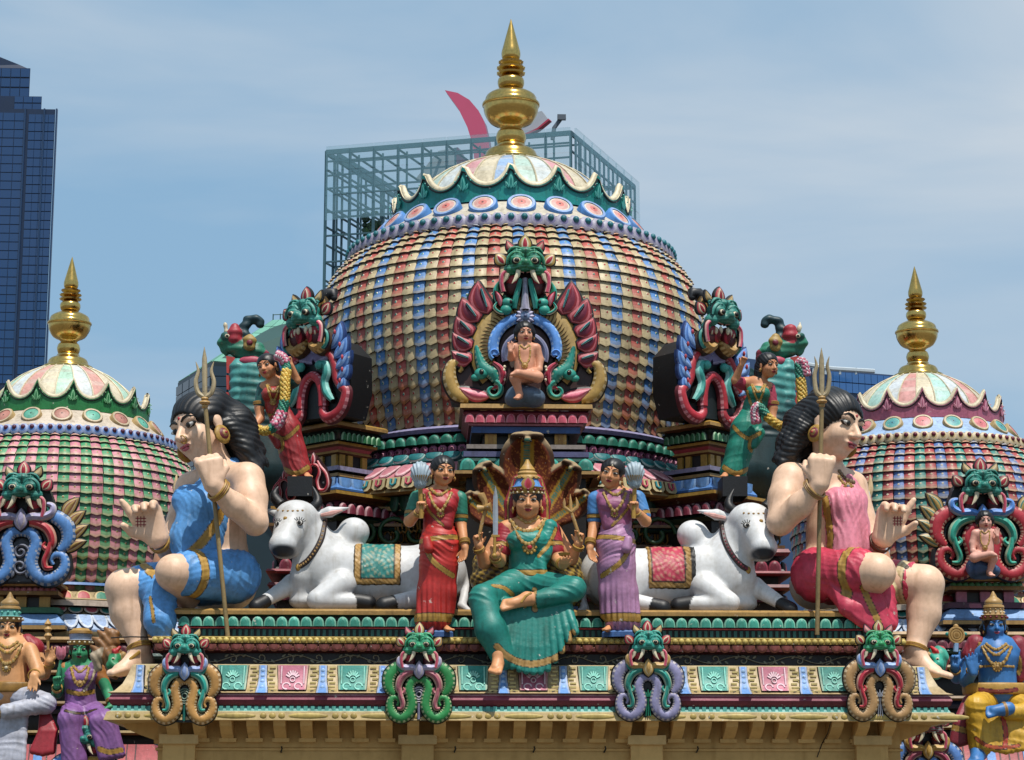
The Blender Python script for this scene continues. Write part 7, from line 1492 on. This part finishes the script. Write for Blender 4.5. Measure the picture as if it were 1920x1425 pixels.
def rear(label, m):
    X = (lambda x: x) if not m else (lambda x: 1922-x); f = Fig('side_dragon', label, 'statue', (X(470), 880), 4.0, .012, 'dragons in profile behind the garland bearers', lin('#2a6f70'))
    c = lambda pts, r, k=6, col=None, sd=None: f.c([(X(p[0]),)+tuple(p[1:]) for p in pts], r, sd, k, col); TQ, DT = lin('#4f9a96'), lin('#123236')
    c([(478, 700), (470, 760), (474, 800)], [30, 36, 40], 6, lin('#24666a')); c([(480, 800), (500, 880)], [52, 60], 8, DT); c([(540, 720), (540, 880)], [40, 60], 8, DT)
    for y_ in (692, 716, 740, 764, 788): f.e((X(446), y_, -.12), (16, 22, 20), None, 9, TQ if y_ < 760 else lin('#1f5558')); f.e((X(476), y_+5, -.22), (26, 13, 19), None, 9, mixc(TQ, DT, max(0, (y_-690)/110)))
    G2 = lin('#2f7a62'); c([(420, 642, -.05), (446, 652, -.05), (478, 662, -.05)], [13, 18, 22], 6, G2); c([(418, 650, -.05), (424, 664, -.05)], [8, 5], 3, G2); c([(470, 690, -.05), (492, 668, -.05)], [8, 14], 4, lin('#8d3a4a')); f.e((X(424), 632, -.1), (11, 11, 9), None, 3, lin('#1f5a52'))
    f.e((X(440), 628, -.1), (14, 14, 22), None, 3, lin('#a83440')); f.e((X(468), 642, -.22), (13, 8, 17), None, 2, lin('#a88a4a')); c([(424, 620, -.05), (422, 606, -.05)], [5, 3], 2, C['bone'])
    c([(462, 640), (456, 618), (464, 602), (480, 598), (488, 606)], [12, 10, 9, 9, 9], 3, lin('#173840'))
    f.add(f.body, 'body', f.skin, lambda v, n: .006*np.sin(v[:, 2]*62+np.sin(v[:, 0]*9))*(v[:, 2] > f.J(470, 820)[2]))
    for i, (ya, yb_) in enumerate(((667, 702), (703, 733), (735, 762), (763, 790))):
        b = MB(); b.loops([[f.J(X(x), y, d) for x, y in ((424, ya), (440, ya+3), (441, yb_), (425, yb_-3))] for d in (-.16, .1)], lin('#b03a3c'), cap0=lin('#b8443f'), cap1=lin('#b03a3c')); b.build('fin', f.root, smooth=0)
    b = MB(); b.ell(f.hit(X(468), 642, 0), (6*f.u, 3*f.u, 6*f.u), C['maroon'], 10, 5); b.build('ear_boss', f.root)
    b = MB(); o_ = f.hit(X(426), 630, 0); b.ell(o_, (5*f.u, 3*f.u, 4*f.u), C['bone'], 8, 5); b.ell(o_-np.array([0, 2*f.u, 0]), (2.5*f.u, 2*f.u, 2.5*f.u), BLK, 8, 5); b.build('eye', f.root)
    b = MB(); b.ell(f.J(X(470), 676, -.2), (22*f.u, 6*f.u, 9*f.u), lin('#b84a60'), 12, 6); b.build('mouth', f.root)
rear('dark teal dragon in profile behind the left garland bearer', False)
rear('dark teal dragon in profile behind the right garland bearer', True)
# small red scroll finials on the pier slabs
for lab, px, py, kk in (('small red omega-shaped scroll at the left foot of the red garland bearer', 533, 938, .6), ('small red omega-shaped scroll at the right foot of the red garland bearer', 588, 922, .78)):
    o = Orn('scroll_ornament', lab, 'ornament', (px, py), 2.1, kk, -20, 'red scrolls by the garland bearers'); R1 = lin('#a82f3c')
    b = MB(); b.poly([(-34, 0), (34, 0), (40, 30), (26, 60), (0, 92), (-26, 60), (-40, 30)], 1, 20, lin('#2a0f14')); o.put(b, 'back_plate', smooth=30)
    o.put2(lambda b: b.ribbon(smoothpath([(0, 66), (12, 60), (16, 44), (10, 24), (16, 4), (30, 2), (38, 14), (36, 32), (30, 46), (18, 60), (10, 74)], 4), lerpl([9, 10, 11, 11, 11, 11, 11, 10, 10, 9, 6], 41), 10, (lin('#4a1018'), lin('#dba8a8'), R1), y0=0), 'scroll')
    b = MB(); b.leaf((0, 62), (0, 96), 17, 10, [lin('#4a1018'), lin('#dba8a8'), R1], y0=0); o.put(b, 'tip_leaf')
# ---------------------------------------------------------------- garland bearers
def garland(label, path, Y, reps):
    t = thing('garland', label, 'garland', P(*path[len(path)//2][:2], Y), 'flower garlands'); pts = [np.array(P(p[0], p[1], Y+p[2])-t.location) for p in path]
    pp = [np.array(q) for q in smoothpath(pts, 10)]; u = U(*path[0][:2], Y); n = len(pp)
    for nm, a, b_, cols, r in reps:
        mb = MB()
        for i in range(int(a*(n-1)), max(int(b_*(n-1)), int(a*(n-1))+1)):
            for k in range(6):
                q = 2*PI*k/6+i*.7; d_ = nrm(pp[min(i+1, n-1)]-pp[max(i-1, 0)]+1e-6); a1 = nrm(np.cross(d_, [0, 1, .2])); a2 = np.cross(d_, a1)
                mb.ell(pp[i]+(a1*math.cos(q)+a2*math.sin(q))*r*.7*u, r*.52*u, cols[(i*7+k*3) % len(cols)], 5, 3)
        wpart_local(mb, nm, t)
    return t
def wpart_local(mb, nm, t): mb.build(nm, t, smooth=60)
PKW = [lin('#d88aa0'), lin('#d8ccd0'), lin('#c2506e')]; YEL = [lin('#c9a23e'), lin('#b58a2c'), lin('#d4b65c')]; GRN = [lin('#1f6a58'), lin('#2f8a70')]
def bearer(label, m, cols):
    X = (lambda x: x) if not m else (lambda x: 1935-x); sk = lin('#cf8f66'); s = -1 if m else 1
    f = Fig('garland_bearer', label, 'statue', (X(560), 895), 2.0, .0095, 'garland bearers below the corner dragons', sk); c = lambda pts, r, k=5, sd=None, col=None: f.c([(X(p[0]),)+tuple(p[1:]) for p in pts], r, sd, k, col)
    blouse, skirt, slv = cols
    c([(530, 790), (520, 765), (513, 740), (516, 722)], [23, 19, 22, 15], 7); c([(496, 726, -.02), (516, 718, 0), (541, 718, .02)], [11, 13, 11], 5)
    c([(494, 728), (486, 764, -.02), (488, 784, -.04)], [11, 9, 8], 4); c([(488, 784, -.04), (474, 803, -.16)], [8, 5.5], 3); c([(542, 720, .02), (556, 714, -.06)], [10, 8], 4); c([(556, 712, -.06), (545, 684, -.14)], [8, 5.5], 3)
    hand(f.body, f.J(X(474), 803, -.16), [-s*.5, -.3, -.5], [s*.2, -.5, .8], 20*f.u, 1, .8, .05); hand(f.body, f.J(X(544), 684, -.14), [-s*.3, -.2, 1], [-s*.3, -1, 0], 22*f.u, 1, .9, .05)
    c([(538, 800), (556, 850), (566, 885)], [20, 15, 8], 6); c([(528, 800), (546, 850), (556, 886)], [20, 15, 8], 6); foot(f.body, f.J(X(558), 886), f.J(X(558), 892, .04), f.J(X(548), 898, -.2), 7*f.u); foot(f.body, f.J(X(570), 884), f.J(X(570), 888, .04), f.J(X(580), 894, -.2), 7*f.u)
    head(f, (X(501) if not m else 1441, 688 if not m else 686, -.06), 23, -22 if not m else 30, 8, -14 if not m else 2, (X(512), 714), .42, hair=1, hairx=[(.2*s, -.6, -.1, .55), (.3*s, -.7, -.5, .42)] if not m else [(-.3, -.5, -.1, .6), (-.4, -.55, -.6, .5), (-.45, -.5, -1.1, .4)], ring=.16)
    sd = SDF(.0095); c([(528, 786), (520, 765), (513, 742)], [22, 21, 23], 7, sd, blouse); c([(504, 738, -.1), (524, 736, -.1)], [13, 13], 5, sd, blouse); c([(494, 728), (488, 756, -.02)], [13, 11.5], 3, sd, slv); c([(542, 720, .02), (552, 716, -.04)], [12.5, 11], 3, sd, slv)
    f.add(sd, 'blouse', blouse, folds([.4, 0, 1], 100, .0025), [([(X(502), 778), (X(520), 780), (X(545), 776)], 6, C['gold']), ([(X(535), 722), (X(530), 750), (X(516), 775)], 5, C['gold'])])
    sd = SDF(.0095); c([(528, 786), (536, 806), (548, 845), (560, 884)], [24, 28, 24, 25], 8, sd); c([(512, 812, -.1), (520, 836, -.12)], [12, 6], 5, sd)
    f.add(sd, 'sari', skirt, sumd(folds([1, 0, .4*s], 75, .005), folds([.3*s, 0, 1], 45, .003)), [([(X(510), 812), (X(530), 822), (X(545), 815), (X(560), 800)], 7, C['gold']), ([(X(534), 880), (X(556), 888), (X(584), 872)], 9, C['gold']), ([(X(528), 822), (X(530), 840), (X(520), 850)], 6, C['gold'])])
    f.done(); f.necklace([(X(502), 722), (X(513), 735), (X(524), 722)], 2); f.necklace([(X(500), 722), (X(512), 752), (X(526), 722)], 2, pend=(X(512), 754, 5, C['gold'])); f.bangle(f.J(X(486), 756, -.02), f.J(X(486), 762, -.02), 11, 5)
    b = MB(); b.loops([[f.J(X(563)+sx, y_, 0)+np.array([0, dy, 0]) for sx, dy in ((-22, -.22), (24, -.22), (24, .2), (-22, .2))] for y_ in (936, 899)], lin('#121418'), cap1=lin('#14171c')); b.build('plinth_block', f.root, smooth=0)
    return f
bearer('garland bearer in a red sari leaning left beside the left dragon', False, (lin('#a83a34'), lin('#a33034'), lin('#1c4f4a')))
bearer('garland bearer in a green sari reaching right beside the right dragon', True, (lin('#1f7a64'), lin('#1f7d6a'), lin('#a83a50')))
garland('flower garland of pink, green and yellow blooms held by the red bearer', [(519, 666, -.2), (530, 672, -.2), (537, 690, -.2), (534, 715, -.26), (534, 745, -.3), (528, 775, -.32), (516, 798, -.34), (498, 808, -.32), (478, 804, -.28), (468, 810, -.26)], 2.0,
        [('pink_blooms', 0, .18, PKW, 9), ('green_leaves', .18, .26, GRN, 8), ('yellow_blooms', .26, .48, YEL, 9), ('green_leaves', .48, .56, GRN, 9), ('pink_blooms', .56, .68, PKW, 10), ('green_leaves', .68, .74, GRN, 8), ('yellow_blooms', .74, .88, YEL, 8), ('pink_blooms', .88, 1, PKW, 9)])
garland('flower garland looping widely from both hands of the green bearer', [(1512, 702, -.24), (1506, 680, -.24), (1498, 684, -.22), (1502, 720, -.24), (1504, 752, -.26), (1496, 784, -.28), (1472, 800, -.3), (1446, 788, -.32), (1424, 764, -.3), (1416, 772, -.28), (1418, 792, -.28)], 2.0,
        [('pink_blooms', 0, .2, PKW, 8), ('green_leaves', .2, .28, GRN, 8), ('yellow_blooms', .28, .42, YEL, 9), ('green_leaves', .42, .47, GRN, 8), ('pink_blooms', .47, .58, PKW, 9), ('green_leaves', .58, .62, GRN, 8), ('yellow_blooms', .62, .74, YEL, 8), ('green_leaves', .74, .82, GRN, 8), ('pink_blooms', .82, 1, PKW, 9)])
# ---------------------------------------------------------------- gods at the lower corners
MUK = lambda g, b_: [(.86, .42, g), (.92, .5, C['tan']), (.92, .74, g), (.98, .8, C['tan']), (.74, .86, b_), (.68, 1.3, b_), (.78, 1.36, C['tan']), (.74, 1.5, g), (.6, 1.56, C['tan']), (.66, 1.66, C['cream']), (.62, 1.84, C['tan']), (.4, 2.02, C['tan']), (.26, 2.12, g), (.24, 2.2, C['tan']), (.05, 2.55, g)]
wh = lin('#b9bccb')
f = Fig('deity', 'crowned pale-skinned god in a white dhoti and red shawl at the lower left edge', 'statue', (20, 1425), 3.6, .0125, None, lin('#d7a070'))
f.c([(22, 1296), (20, 1262), (18, 1225), (16, 1206)], [38, 34, 40, 24], k=9).c([(-26, 1214), (16, 1206), (56, 1214)], [18, 22, 18], k=9)
f.c([(60, 1216), (82, 1262, -.02)], [17, 13], k=5).c([(82, 1262, -.02), (93, 1240, -.2)], [12, 8], k=4); hand(f.body, f.J(93, 1242, -.2), [.05, -.1, 1], [-.1, -1, .05], 31*f.u, -1, (.08, .1, .5, .55), .1)
f.c([(56, 1220, -.1), (72, 1262, -.22)], [15, 12], k=5).c([(72, 1264, -.22), (64, 1268, -.42)], [12, 9], k=4); hand(f.body, f.J(64, 1268, -.44), [-.05, -.25, -1], [0, -1, .2], 31*f.u, 1, (.08, .08, .1, .12), .08)
f.c([(-28, 1216), (-40, 1262)], [17, 12], k=5)
head(f, (16, 1178, -.06), 27, 3, 2, 0, (16, 1208), .42, hair=1, hairx=[(-.5, -.4, -.2, .4), (.5, -.4, -.2, .4)], ring=.17); crown(f, MUK(C['tan'], lin('#6fb5b0')), gems=[(14, .96, .62, .09, C['bone']), (10, .74, 1.1, .1, C['aqua'])])
sd = SDF(.0125); f.c([(30, 1306, 0), (86, 1318, -.34)], [27, 19], sd, 9).c([(86, 1320, -.36), (10, 1334, -.46)], [18, 14], sd, 7).c([(-20, 1304), (-60, 1330, -.3)], [28, 22], sd, 9); f.e((18, 1302), (46, 36, 24), sd, 9)
for i in range(9): f.c([(-14+i*7.5, 1332, -.36), (-18+i*7.5, 1425, -.42)], [8, 6.5], sd, 1.6)
f.add(sd, 'dhoti', wh, folds([.3, 0, 1], 65, .004), [([(-8, 1320), (-2, 1336), (-6, 1352)], 9, C['gold'])])
sd = SDF(.0125); f.c([(50, 1206), (62, 1216), (60, 1262, -.05)], [18, 20, 10], sd, 5); f.add(sd, 'red_shawl', lin('#a02a36'), folds([1, 0, .2], 95, .004))
sd = SDF(.0125)
for i in range(5): f.c([(80+i*2, 1335, -.28), (78+i*6, 1372, -.36), (62+i*9, 1412-abs(i-2)*2, -.4)], [6, 7, 7], sd, 2)
f.add(sd, 'red_sash', lin('#a02a36'))
sd = SDF(.0125); f.c([(-20, 1288), (18, 1294, -.02), (40, 1288)], [36, 37, 34], sd, 6); sd.cut(f.J(0, 1300), [0, 0, 1]); sd.cut(f.J(0, 1280), [0, 0, -1]); f.add(sd, 'belt', C['ochre'])
f.done()
for pts, r in (([(-2, 1206), (14, 1214), (32, 1204)], 2.4), ([(-6, 1210), (14, 1224), (36, 1208)], 2.4), ([(-14, 1212), (4, 1240), (14, 1244), (28, 1236), (40, 1210)], 2.6)): f.necklace(pts, r, pend=(12, 1252, 7, C['bone']) if r > 2.5 else None)
f.bangle(f.J(92, 1246, -.16), f.J(92, 1250, -.14), 10, 5); f.bangle(f.J(64, 1266, -.36), f.J(65, 1265, -.32), 11, 5)
t = held('vajra', 'small gold diamond-shaped emblem above the pale god\'s raised hand', 'emblem', (90, 1206), 3.36, lambda t, Q, u: [wpart(MB().loops([[Q(90+w_*math.cos(q), y_) + Vector((0, w_*u*math.sin(q), 0)) for q in np.linspace(0, 2*PI, 9)[:-1]] for w_, y_ in prof_], C['tan']), nm, t) for nm, prof_ in (('handle', [(2.5, 1218), (3, 1200)]), ('head', [(3, 1200), (8, 1192), (4, 1186), (8, 1180), (4, 1174), (7, 1170), (.5, 1160)]))])
GF = lin('#3a9468')
f = Fig('deity', 'green-skinned goddess in a purple sari holding a lotus bud at the lower left', 'statue', (158, 1425), 3.4, .011, None, GF)
f.c([(152, 1330), (150, 1298), (150, 1268), (150, 1250)], [30, 24, 29, 18], k=8).c([(122, 1256), (150, 1248), (182, 1256)], [13, 17, 13], k=7)
f.c([(120, 1258), (107, 1300, -.02)], [13, 10], k=4).c([(107, 1300, -.02), (107, 1284, -.2)], [10, 7], k=3); hand(f.body, f.J(107, 1286, -.2), [0, -.2, 1], [.2, -1, .1], 27*f.u, -1, (.9, 1, 1, 1.1), .05, tc=1)
f.c([(184, 1258), (202, 1296, -.02)], [13, 10], k=4).c([(202, 1298, -.02), (210, 1324, -.2)], [10, 7], k=3); hand(f.body, f.J(210, 1324, -.2), [-.7, -.4, -.3], [0, -.1, -1], 28*f.u, 1, .2, .06)
head(f, (150, 1220, -.06), 24, 4, 2, 0, (150, 1252), .4, hair=1, hairx=[(-.5, -.4, -.2, .45), (.5, -.4, -.2, .45), (.6, -.4, -.8, .35)], ring=.15, lip=lin('#7a3040')); crown(f, [(.86, .42, C['tan']), (.92, .5, C['tan']), (.92, .76, C['gold']), (.96, .82, C['tan']), (.84, .86, lin('#a9b5c8')), (.9, 1.3, lin('#8fa0bc')), (.96, 1.36, C['tan']), (.9, 1.56, C['ochre']), (.7, 1.62, C['tan']), (.6, 1.74, C['gold']), (.1, 1.8, C['gold'])], gems=[(14, .95, .64, .09, C['bone'])])
PU = lin('#8a5f9c'); sd = SDF(.011); f.c([(152, 1322), (150, 1298), (150, 1270)], [31, 27, 31], sd, 7, PU); f.c([(140, 1272, -.12), (162, 1272, -.12)], [15, 15], sd, 5, PU); f.c([(176, 1252, -.04), (150, 1300, -.12)], [12, 14], sd, 4, PU); f.c([(122, 1256), (116, 1276)], [14, 12], sd, 3, lin('#b0743e')); f.c([(184, 1258), (196, 1284)], [14.5, 12], sd, 3, lin('#b0743e')); f.add(sd, 'blouse', PU, folds([.5, 0, 1], 80, .003), [([(126, 1296), (150, 1301), (178, 1296)], 8, C['gold']), ([(180, 1250), (172, 1275), (158, 1295)], 5, C['bone'])])
sd = SDF(.011); f.e((154, 1334), (38, 32, 20), sd, 8).c([(140, 1338), (132, 1348, -.3)], [26, 22], sd, 8).c([(170, 1338), (196, 1352, -.3)], [26, 22], sd, 8).c([(132, 1350, -.3), (140, 1425, -.3)], [22, 24], sd, 8)
for i in range(6): f.c([(180+i*5, 1352, -.34), (192+i*7, 1418-i, -.36)], [14, 9], sd, 2.5)
f.add(sd, 'sari', PU, folds([.8, 0, .5], 75, .005), [([(186, 1404), (205, 1410), (228, 1406)], 9, C['gold']), ([(122, 1332), (150, 1338), (180, 1330)], 5, C['dark'])]); f.done()
for pts, r in (([(138, 1250), (150, 1260), (162, 1250)], 2.2), ([(134, 1254), (140, 1276), (150, 1284), (160, 1276), (166, 1254)], 2.6)): f.necklace(pts, r, pend=(150, 1281, 6, C['tan']) if r > 2.4 else None)
f.bangle(f.J(107, 1290, -.16), f.J(107, 1296, -.1), 9, 6); f.bangle(f.J(208, 1314, -.16), f.J(209, 1318, -.17), 9, 6)
def lotus(t, Q, u):
    b = MB(); b.tube([Q(107, 1288), Q(112, 1250), Q(114, 1236)], 3*u, lin('#3f9a78'), 7); wpart(b, 'stem', t)
    for k in range(6):
        a = 2*PI*k/6; b = MB(); o_ = Q(114, 1236); pp = [o_+Vector((math.cos(a)*r_*u, math.sin(a)*r_*u, z*u)) for r_, z in ((2, 0), (5, 8), (5, 16), (8, 24))]; b.tube(pp, [3*u, 5*u, 4.5*u, .6*u], lin('#c8788c'), 7); wpart(b, 'petal', t)
held('lotus_bud', 'pink lotus bud on a green stem in the green goddess\'s hand', 'flower', (110, 1270), 3.2, lotus)
BS = lin('#3f78b8'); YE = lin('#c49a34')
f = Fig('deity', 'blue-skinned crowned god in a yellow dhoti at the lower right edge', 'statue', (1870, 1425), 3.6, .0125, None, BS)
f.c([(1872, 1300), (1870, 1268), (1868, 1230), (1868, 1210)], [38, 33, 39, 22], k=9).c([(1828, 1218), (1868, 1210), (1908, 1218)], [18, 22, 18], k=9)
f.c([(1826, 1222), (1812, 1276, -.04)], [16, 13], k=5).c([(1812, 1278, -.04), (1824, 1262, -.24)], [12, 9], k=4); hand(f.body, f.J(1825, 1262, -.26), [-.12, -.1, 1], [0, -1, .1], 38*f.u, -1, (.05, .05, .06, .08), .12)
f.c([(1828, 1220, .1), (1794, 1270, .06)], [15, 12], k=5).c([(1794, 1270, .06), (1790, 1248, -.1)], [11, 8], k=4); hand(f.body, f.J(1791, 1250, -.1), [.05, -.05, 1], [.1, -1, .1], 32*f.u, -1, (.02, 1.1, 1.1, 1.1), .06, tc=.8)
f.c([(1910, 1222), (1926, 1280)], [17, 13], k=5); foot(f.body, f.J(1886, 1330, -.5), f.J(1892, 1328, -.5), f.J(1848, 1336, -.54), 12*f.u, n=(0, -1, .6)); foot(f.body, f.J(1834, 1404, -.3), f.J(1838, 1412, -.26), f.J(1826, 1432, -.56), 15*f.u)
head(f, (1865, 1174, -.06), 26, -3, 2, 0, (1868, 1212), .42, hair=1, hairx=[(-.6, -.4, -.2, .45), (.6, -.4, -.2, .45), (-.62, -.4, -.7, .34), (.62, -.4, -.7, .34)], ring=.15, lip=lin('#a84a5c'), bindi=False); crown(f, MUK(C['tan'], lin('#c9a878')), gems=[(14, .96, .62, .1, C['maroon']), (12, .76, 1.0, .08, C['bone']), (12, .72, 1.2, .07, C['tan'])])
sd = SDF(.0125); f.c([(1852, 1316, 0), (1830, 1324, -.34)], [27, 21], sd, 7).c([(1830, 1326, -.34), (1838, 1398, -.3)], [21, 22], sd, 6).c([(1890, 1316, 0), (1940, 1332, -.3)], [27, 21], sd, 7).c([(1935, 1335, -.34), (1890, 1336, -.44)], [19, 14], sd, 6); f.e((1872, 1312), (42, 32, 20), sd, 8)
for i in range(9): f.c([(1850+i*8, 1336, -.34), (1846+i*10, 1408-abs(i-4)*2, -.42)], [9, 7.5], sd, 1.8)
f.add(sd, 'dhoti', YE, sumd(folds([.5, 0, 1], 60, .004), folds([1, 0, .4], 75, .003)), [([(1830, 1384), (1850, 1398), (1880, 1402), (1910, 1398)], 6, lin('#b04a34')), ([(1880, 1345), (1886, 1372), (1884, 1400)], 8, lin('#b83c34'))])
sd = SDF(.0125); f.c([(1830, 1208), (1818, 1228, .0)], [19, 17], sd, 5).c([(1908, 1210), (1922, 1240), (1914, 1268)], [19, 21, 14], sd, 5); f.add(sd, 'red_shawl', lin('#8f2f3c'), folds([1, 0, .2], 90, .004), [([(1838, 1206), (1832, 1222)], 6, C['gold']), ([(1898, 1206), (1912, 1240), (1910, 1262)], 8, C['gold'])])
sd = SDF(.0125)
for i in range(5): f.c([(1812+i*2, 1312, -.1), (1794+i*5, 1355, -.2), (1786+i*7, 1394-abs(i-2)*2, -.2)], [7, 8, 7], sd, 2)
f.add(sd, 'red_sash', lin('#8f2f3c'), None, [('P', (1800, 1368, -.2), (1798, 1378, -.2), 10, 40, C['gold'])])
sd = SDF(.0125); f.c([(1842, 1292), (1872, 1296, -.02), (1900, 1292)], [38, 40, 38], sd, 6); sd.cut(f.J(1872, 1304), [0, 0, 1]); sd.cut(f.J(1872, 1282), [0, 0, -1]); f.add(sd, 'belt', C['gold'], None, [([(1838, 1293), (1872, 1297), (1906, 1293)], 7, C['maroon'])])
f.done()
for pts, r in (([(1850, 1208), (1868, 1218), (1886, 1208)], 2.4), ([(1846, 1212), (1868, 1228), (1890, 1212)], 2.4), ([(1842, 1214), (1856, 1240), (1870, 1246), (1884, 1240), (1896, 1214)], 2.6), ([(1838, 1250), (1868, 1248), (1900, 1250)], 2)): f.necklace(pts, r, pend=(1870, 1250, 8, C['tan']) if r == 2.6 else None)
f.bangle(f.J(1823, 1258, -.2), f.J(1822, 1262, -.16), 11, 5); f.bangle(f.J(1791, 1256, -.06), f.J(1791, 1260, -.02), 10, 5); f.bangle(f.J(1884, 1330, -.5), f.J(1878, 1331, -.5), 13, 5, 'anklet')
b = MB(); b.tube([f.hit(1865, y_, .3) for y_ in (1163, 1158, 1153)], 1.2*f.u, C['red'], 5); b.build('brow_mark', f.root)
def chakra(t, Q, u):
    b = MB(); o_ = Q(1793, 1191)
    for r_ in (14, 9.5, 5): b.tube([o_+Vector((math.cos(a)*r_*u, -.01, math.sin(a)*r_*u)) for a in np.linspace(0, 2*PI, 21)[:-1]], 2.4*u, C['tan'], 6, closed=True)
    b.ell(o_, (13*u, 4*u, 13*u), C['ochre'], 14, 6); wpart(b, 'disc', t)
    for dx, dz, c_ in ((0, 17, C['tan']), (-16, 2, C['teal']), (16, 2, C['teal']), (0, -17, C['tan'])): b = MB(); b.ell(o_+Vector((dx*u, 0, dz*u)), (5*u, 3*u, 4*u), c_, 8, 5); wpart(b, 'knob', t)
    b = MB(); b.tube([Q(1793, 1206), Q(1792, 1222)], 5*u, lin('#8fb2d8'), 8); wpart(b, 'stem', t)
held('chakra', 'round gold discus emblem above the blue god\'s raised finger', 'emblem', (1793, 1205), 3.5, chakra)
# small dragons tucked beside the giant women's feet
def small_dragon(label, m):
    X = (lambda x: x) if not m else (lambda x: 1970-x); f = Fig('small_dragon', label, 'statue', (X(225), 1265), 2.4, .010, 'small dragons beside the giant feet', C['tan'])
    c = lambda pts, r, k=4, col=None: f.c([(X(p[0]),)+tuple(p[1:]) for p in pts], r, None, k, col); T1 = lin('#8a5f34') if not m else lin('#3f9a84')
    for i, a in enumerate(np.linspace(-.4, 1.9, 6 if not m else 0)): c([(212-14*math.cos(a), 1222-18*math.sin(a)), (208-26*math.cos(a), 1222-44*math.sin(a)*.8), (200-30*math.cos(a), 1214-46*math.sin(a)*.8)], [9, 7, 3], 3, T1)
    c([(196, 1216), (182, 1232), (184, 1252)] if not m else [(206, 1218), (202, 1236), (204, 1256)], [8, 12, 8], 4, lin('#b5a48c') if not m else lin('#a83a3c')); c([(212, 1232), (214, 1260)], [20, 14], 5, T1)
    c([(216, 1234, -.12), (210, 1246, -.2), (222, 1250, -.24)], [12, 10, 7], 4, lin('#2f8a5a') if not m else lin('#2f9a84')); c([(216, 1222, -.14), (224, 1214, -.12)], [7, 3], 2, lin('#b83034')); c([(230, 1230, -.1), (236, 1246, -.12)], [8, 4], 2, C['tan'])
    c([(222, 1250, -.2), (226, 1266, -.18)], [6, 5], 3, lin('#c0606c'))
    f.add(f.body, 'body', f.skin, lambda v, n: .004*np.sin(v[:, 0]*70+v[:, 2]*50)); o_ = f.hit(X(212), 1236, 0); b = MB(); b.ell(o_, (3.5*f.u, 2*f.u, 3.5*f.u), C['bone'], 8, 5); b.ell(o_-np.array([0, 1.6*f.u, 0]), 1.8*f.u, BLK, 6, 4); b.build('eye', f.root)
small_dragon('small brown-maned dragon with green head beside the blue giantess\'s foot', False)
small_dragon('small green and red dragon beside the pink giantess\'s foot', True)
# figures half hidden behind the giant women
def hidden(label, m, hx, hy):
    X = (lambda x: x) if not m else (lambda x: 1960-x); f = Fig('hidden_figure', label, 'statue', (hx, 1130), 2.0, .013, 'figures half hidden behind the giants', lin('#c98f6c'))
    s = 1 if m else -1
    f.c([(hx, 1110), (hx, 1060), (hx, 1020)], [34, 30, 26], k=8); head(f, (hx-2*s, hy, -.05), 24, 40*s, 8, 0, (hx, 1014), .42, hair=1, hairx=[(-.4*s, -.5, -.2, .6)], ring=0)
    sd = SDF(.013); f.c([(hx, 1120), (hx-12*-s*-1, 1080), (hx, 1034)], [42, 38, 28], sd, 8).c([(hx+6*s, 1036), (hx+26*s, 1085)], [16, 15], sd, 6); f.add(sd, 'white_robe', lin('#c3c4c8'), folds([1, 0, .3], 60, .004)); f.done()
hidden('black-haired figure in white half hidden behind the blue giantess\'s raised palm', False, 318, 990); hidden('black-haired figure in white half hidden behind the pink giantess\'s raised palm', True, 1640, 985)
def backbull(label, m):
    X = (lambda x: x) if not m else (lambda x: 1962-x); f = Fig('bull', label, 'statue', (X(440), 1143), 1.75, .016, 'white bulls lying behind the giants', lin('#d0d2d6'))
    c = lambda pts, r, k=10: f.c([(X(p[0]),)+tuple(p[1:]) for p in pts], r, None, k)
    c([(436, 1098), (380, 1090), (350, 1080)], [46, 48, 44]); c([(360, 1060), (346, 985)], [38, 28]); c([(346, 975), (350, 930)], [24, 20]); f.done()
    for x_ in (331, 351):
        b = MB(); pp = smoothpath([f.J(X(342+(x_-341)*.5), 935), f.J(X(x_-1), 915), f.J(X(x_+(x_-341)*.0), 890)], 4); b.tube(pp, lerpl([8*f.u, 6*f.u, 1*f.u], len(pp)), lin('#cdb28a'), 8); b.build('horn', f.root)
backbull('white bull with cream horns mostly hidden behind the blue giantess', False); backbull('white bull mostly hidden behind the pink giantess', True)

t = thing('cable', 'thin black cable stretched past the ankle of the blue giant woman', 'cable', P(245, 1195, .55))
b = MB(); b.tube([P(208, 1196, .5), P(245, 1194, .5), P(285, 1195, .6)], .007, C['black'], 5); wpart(b, 'cable', t)
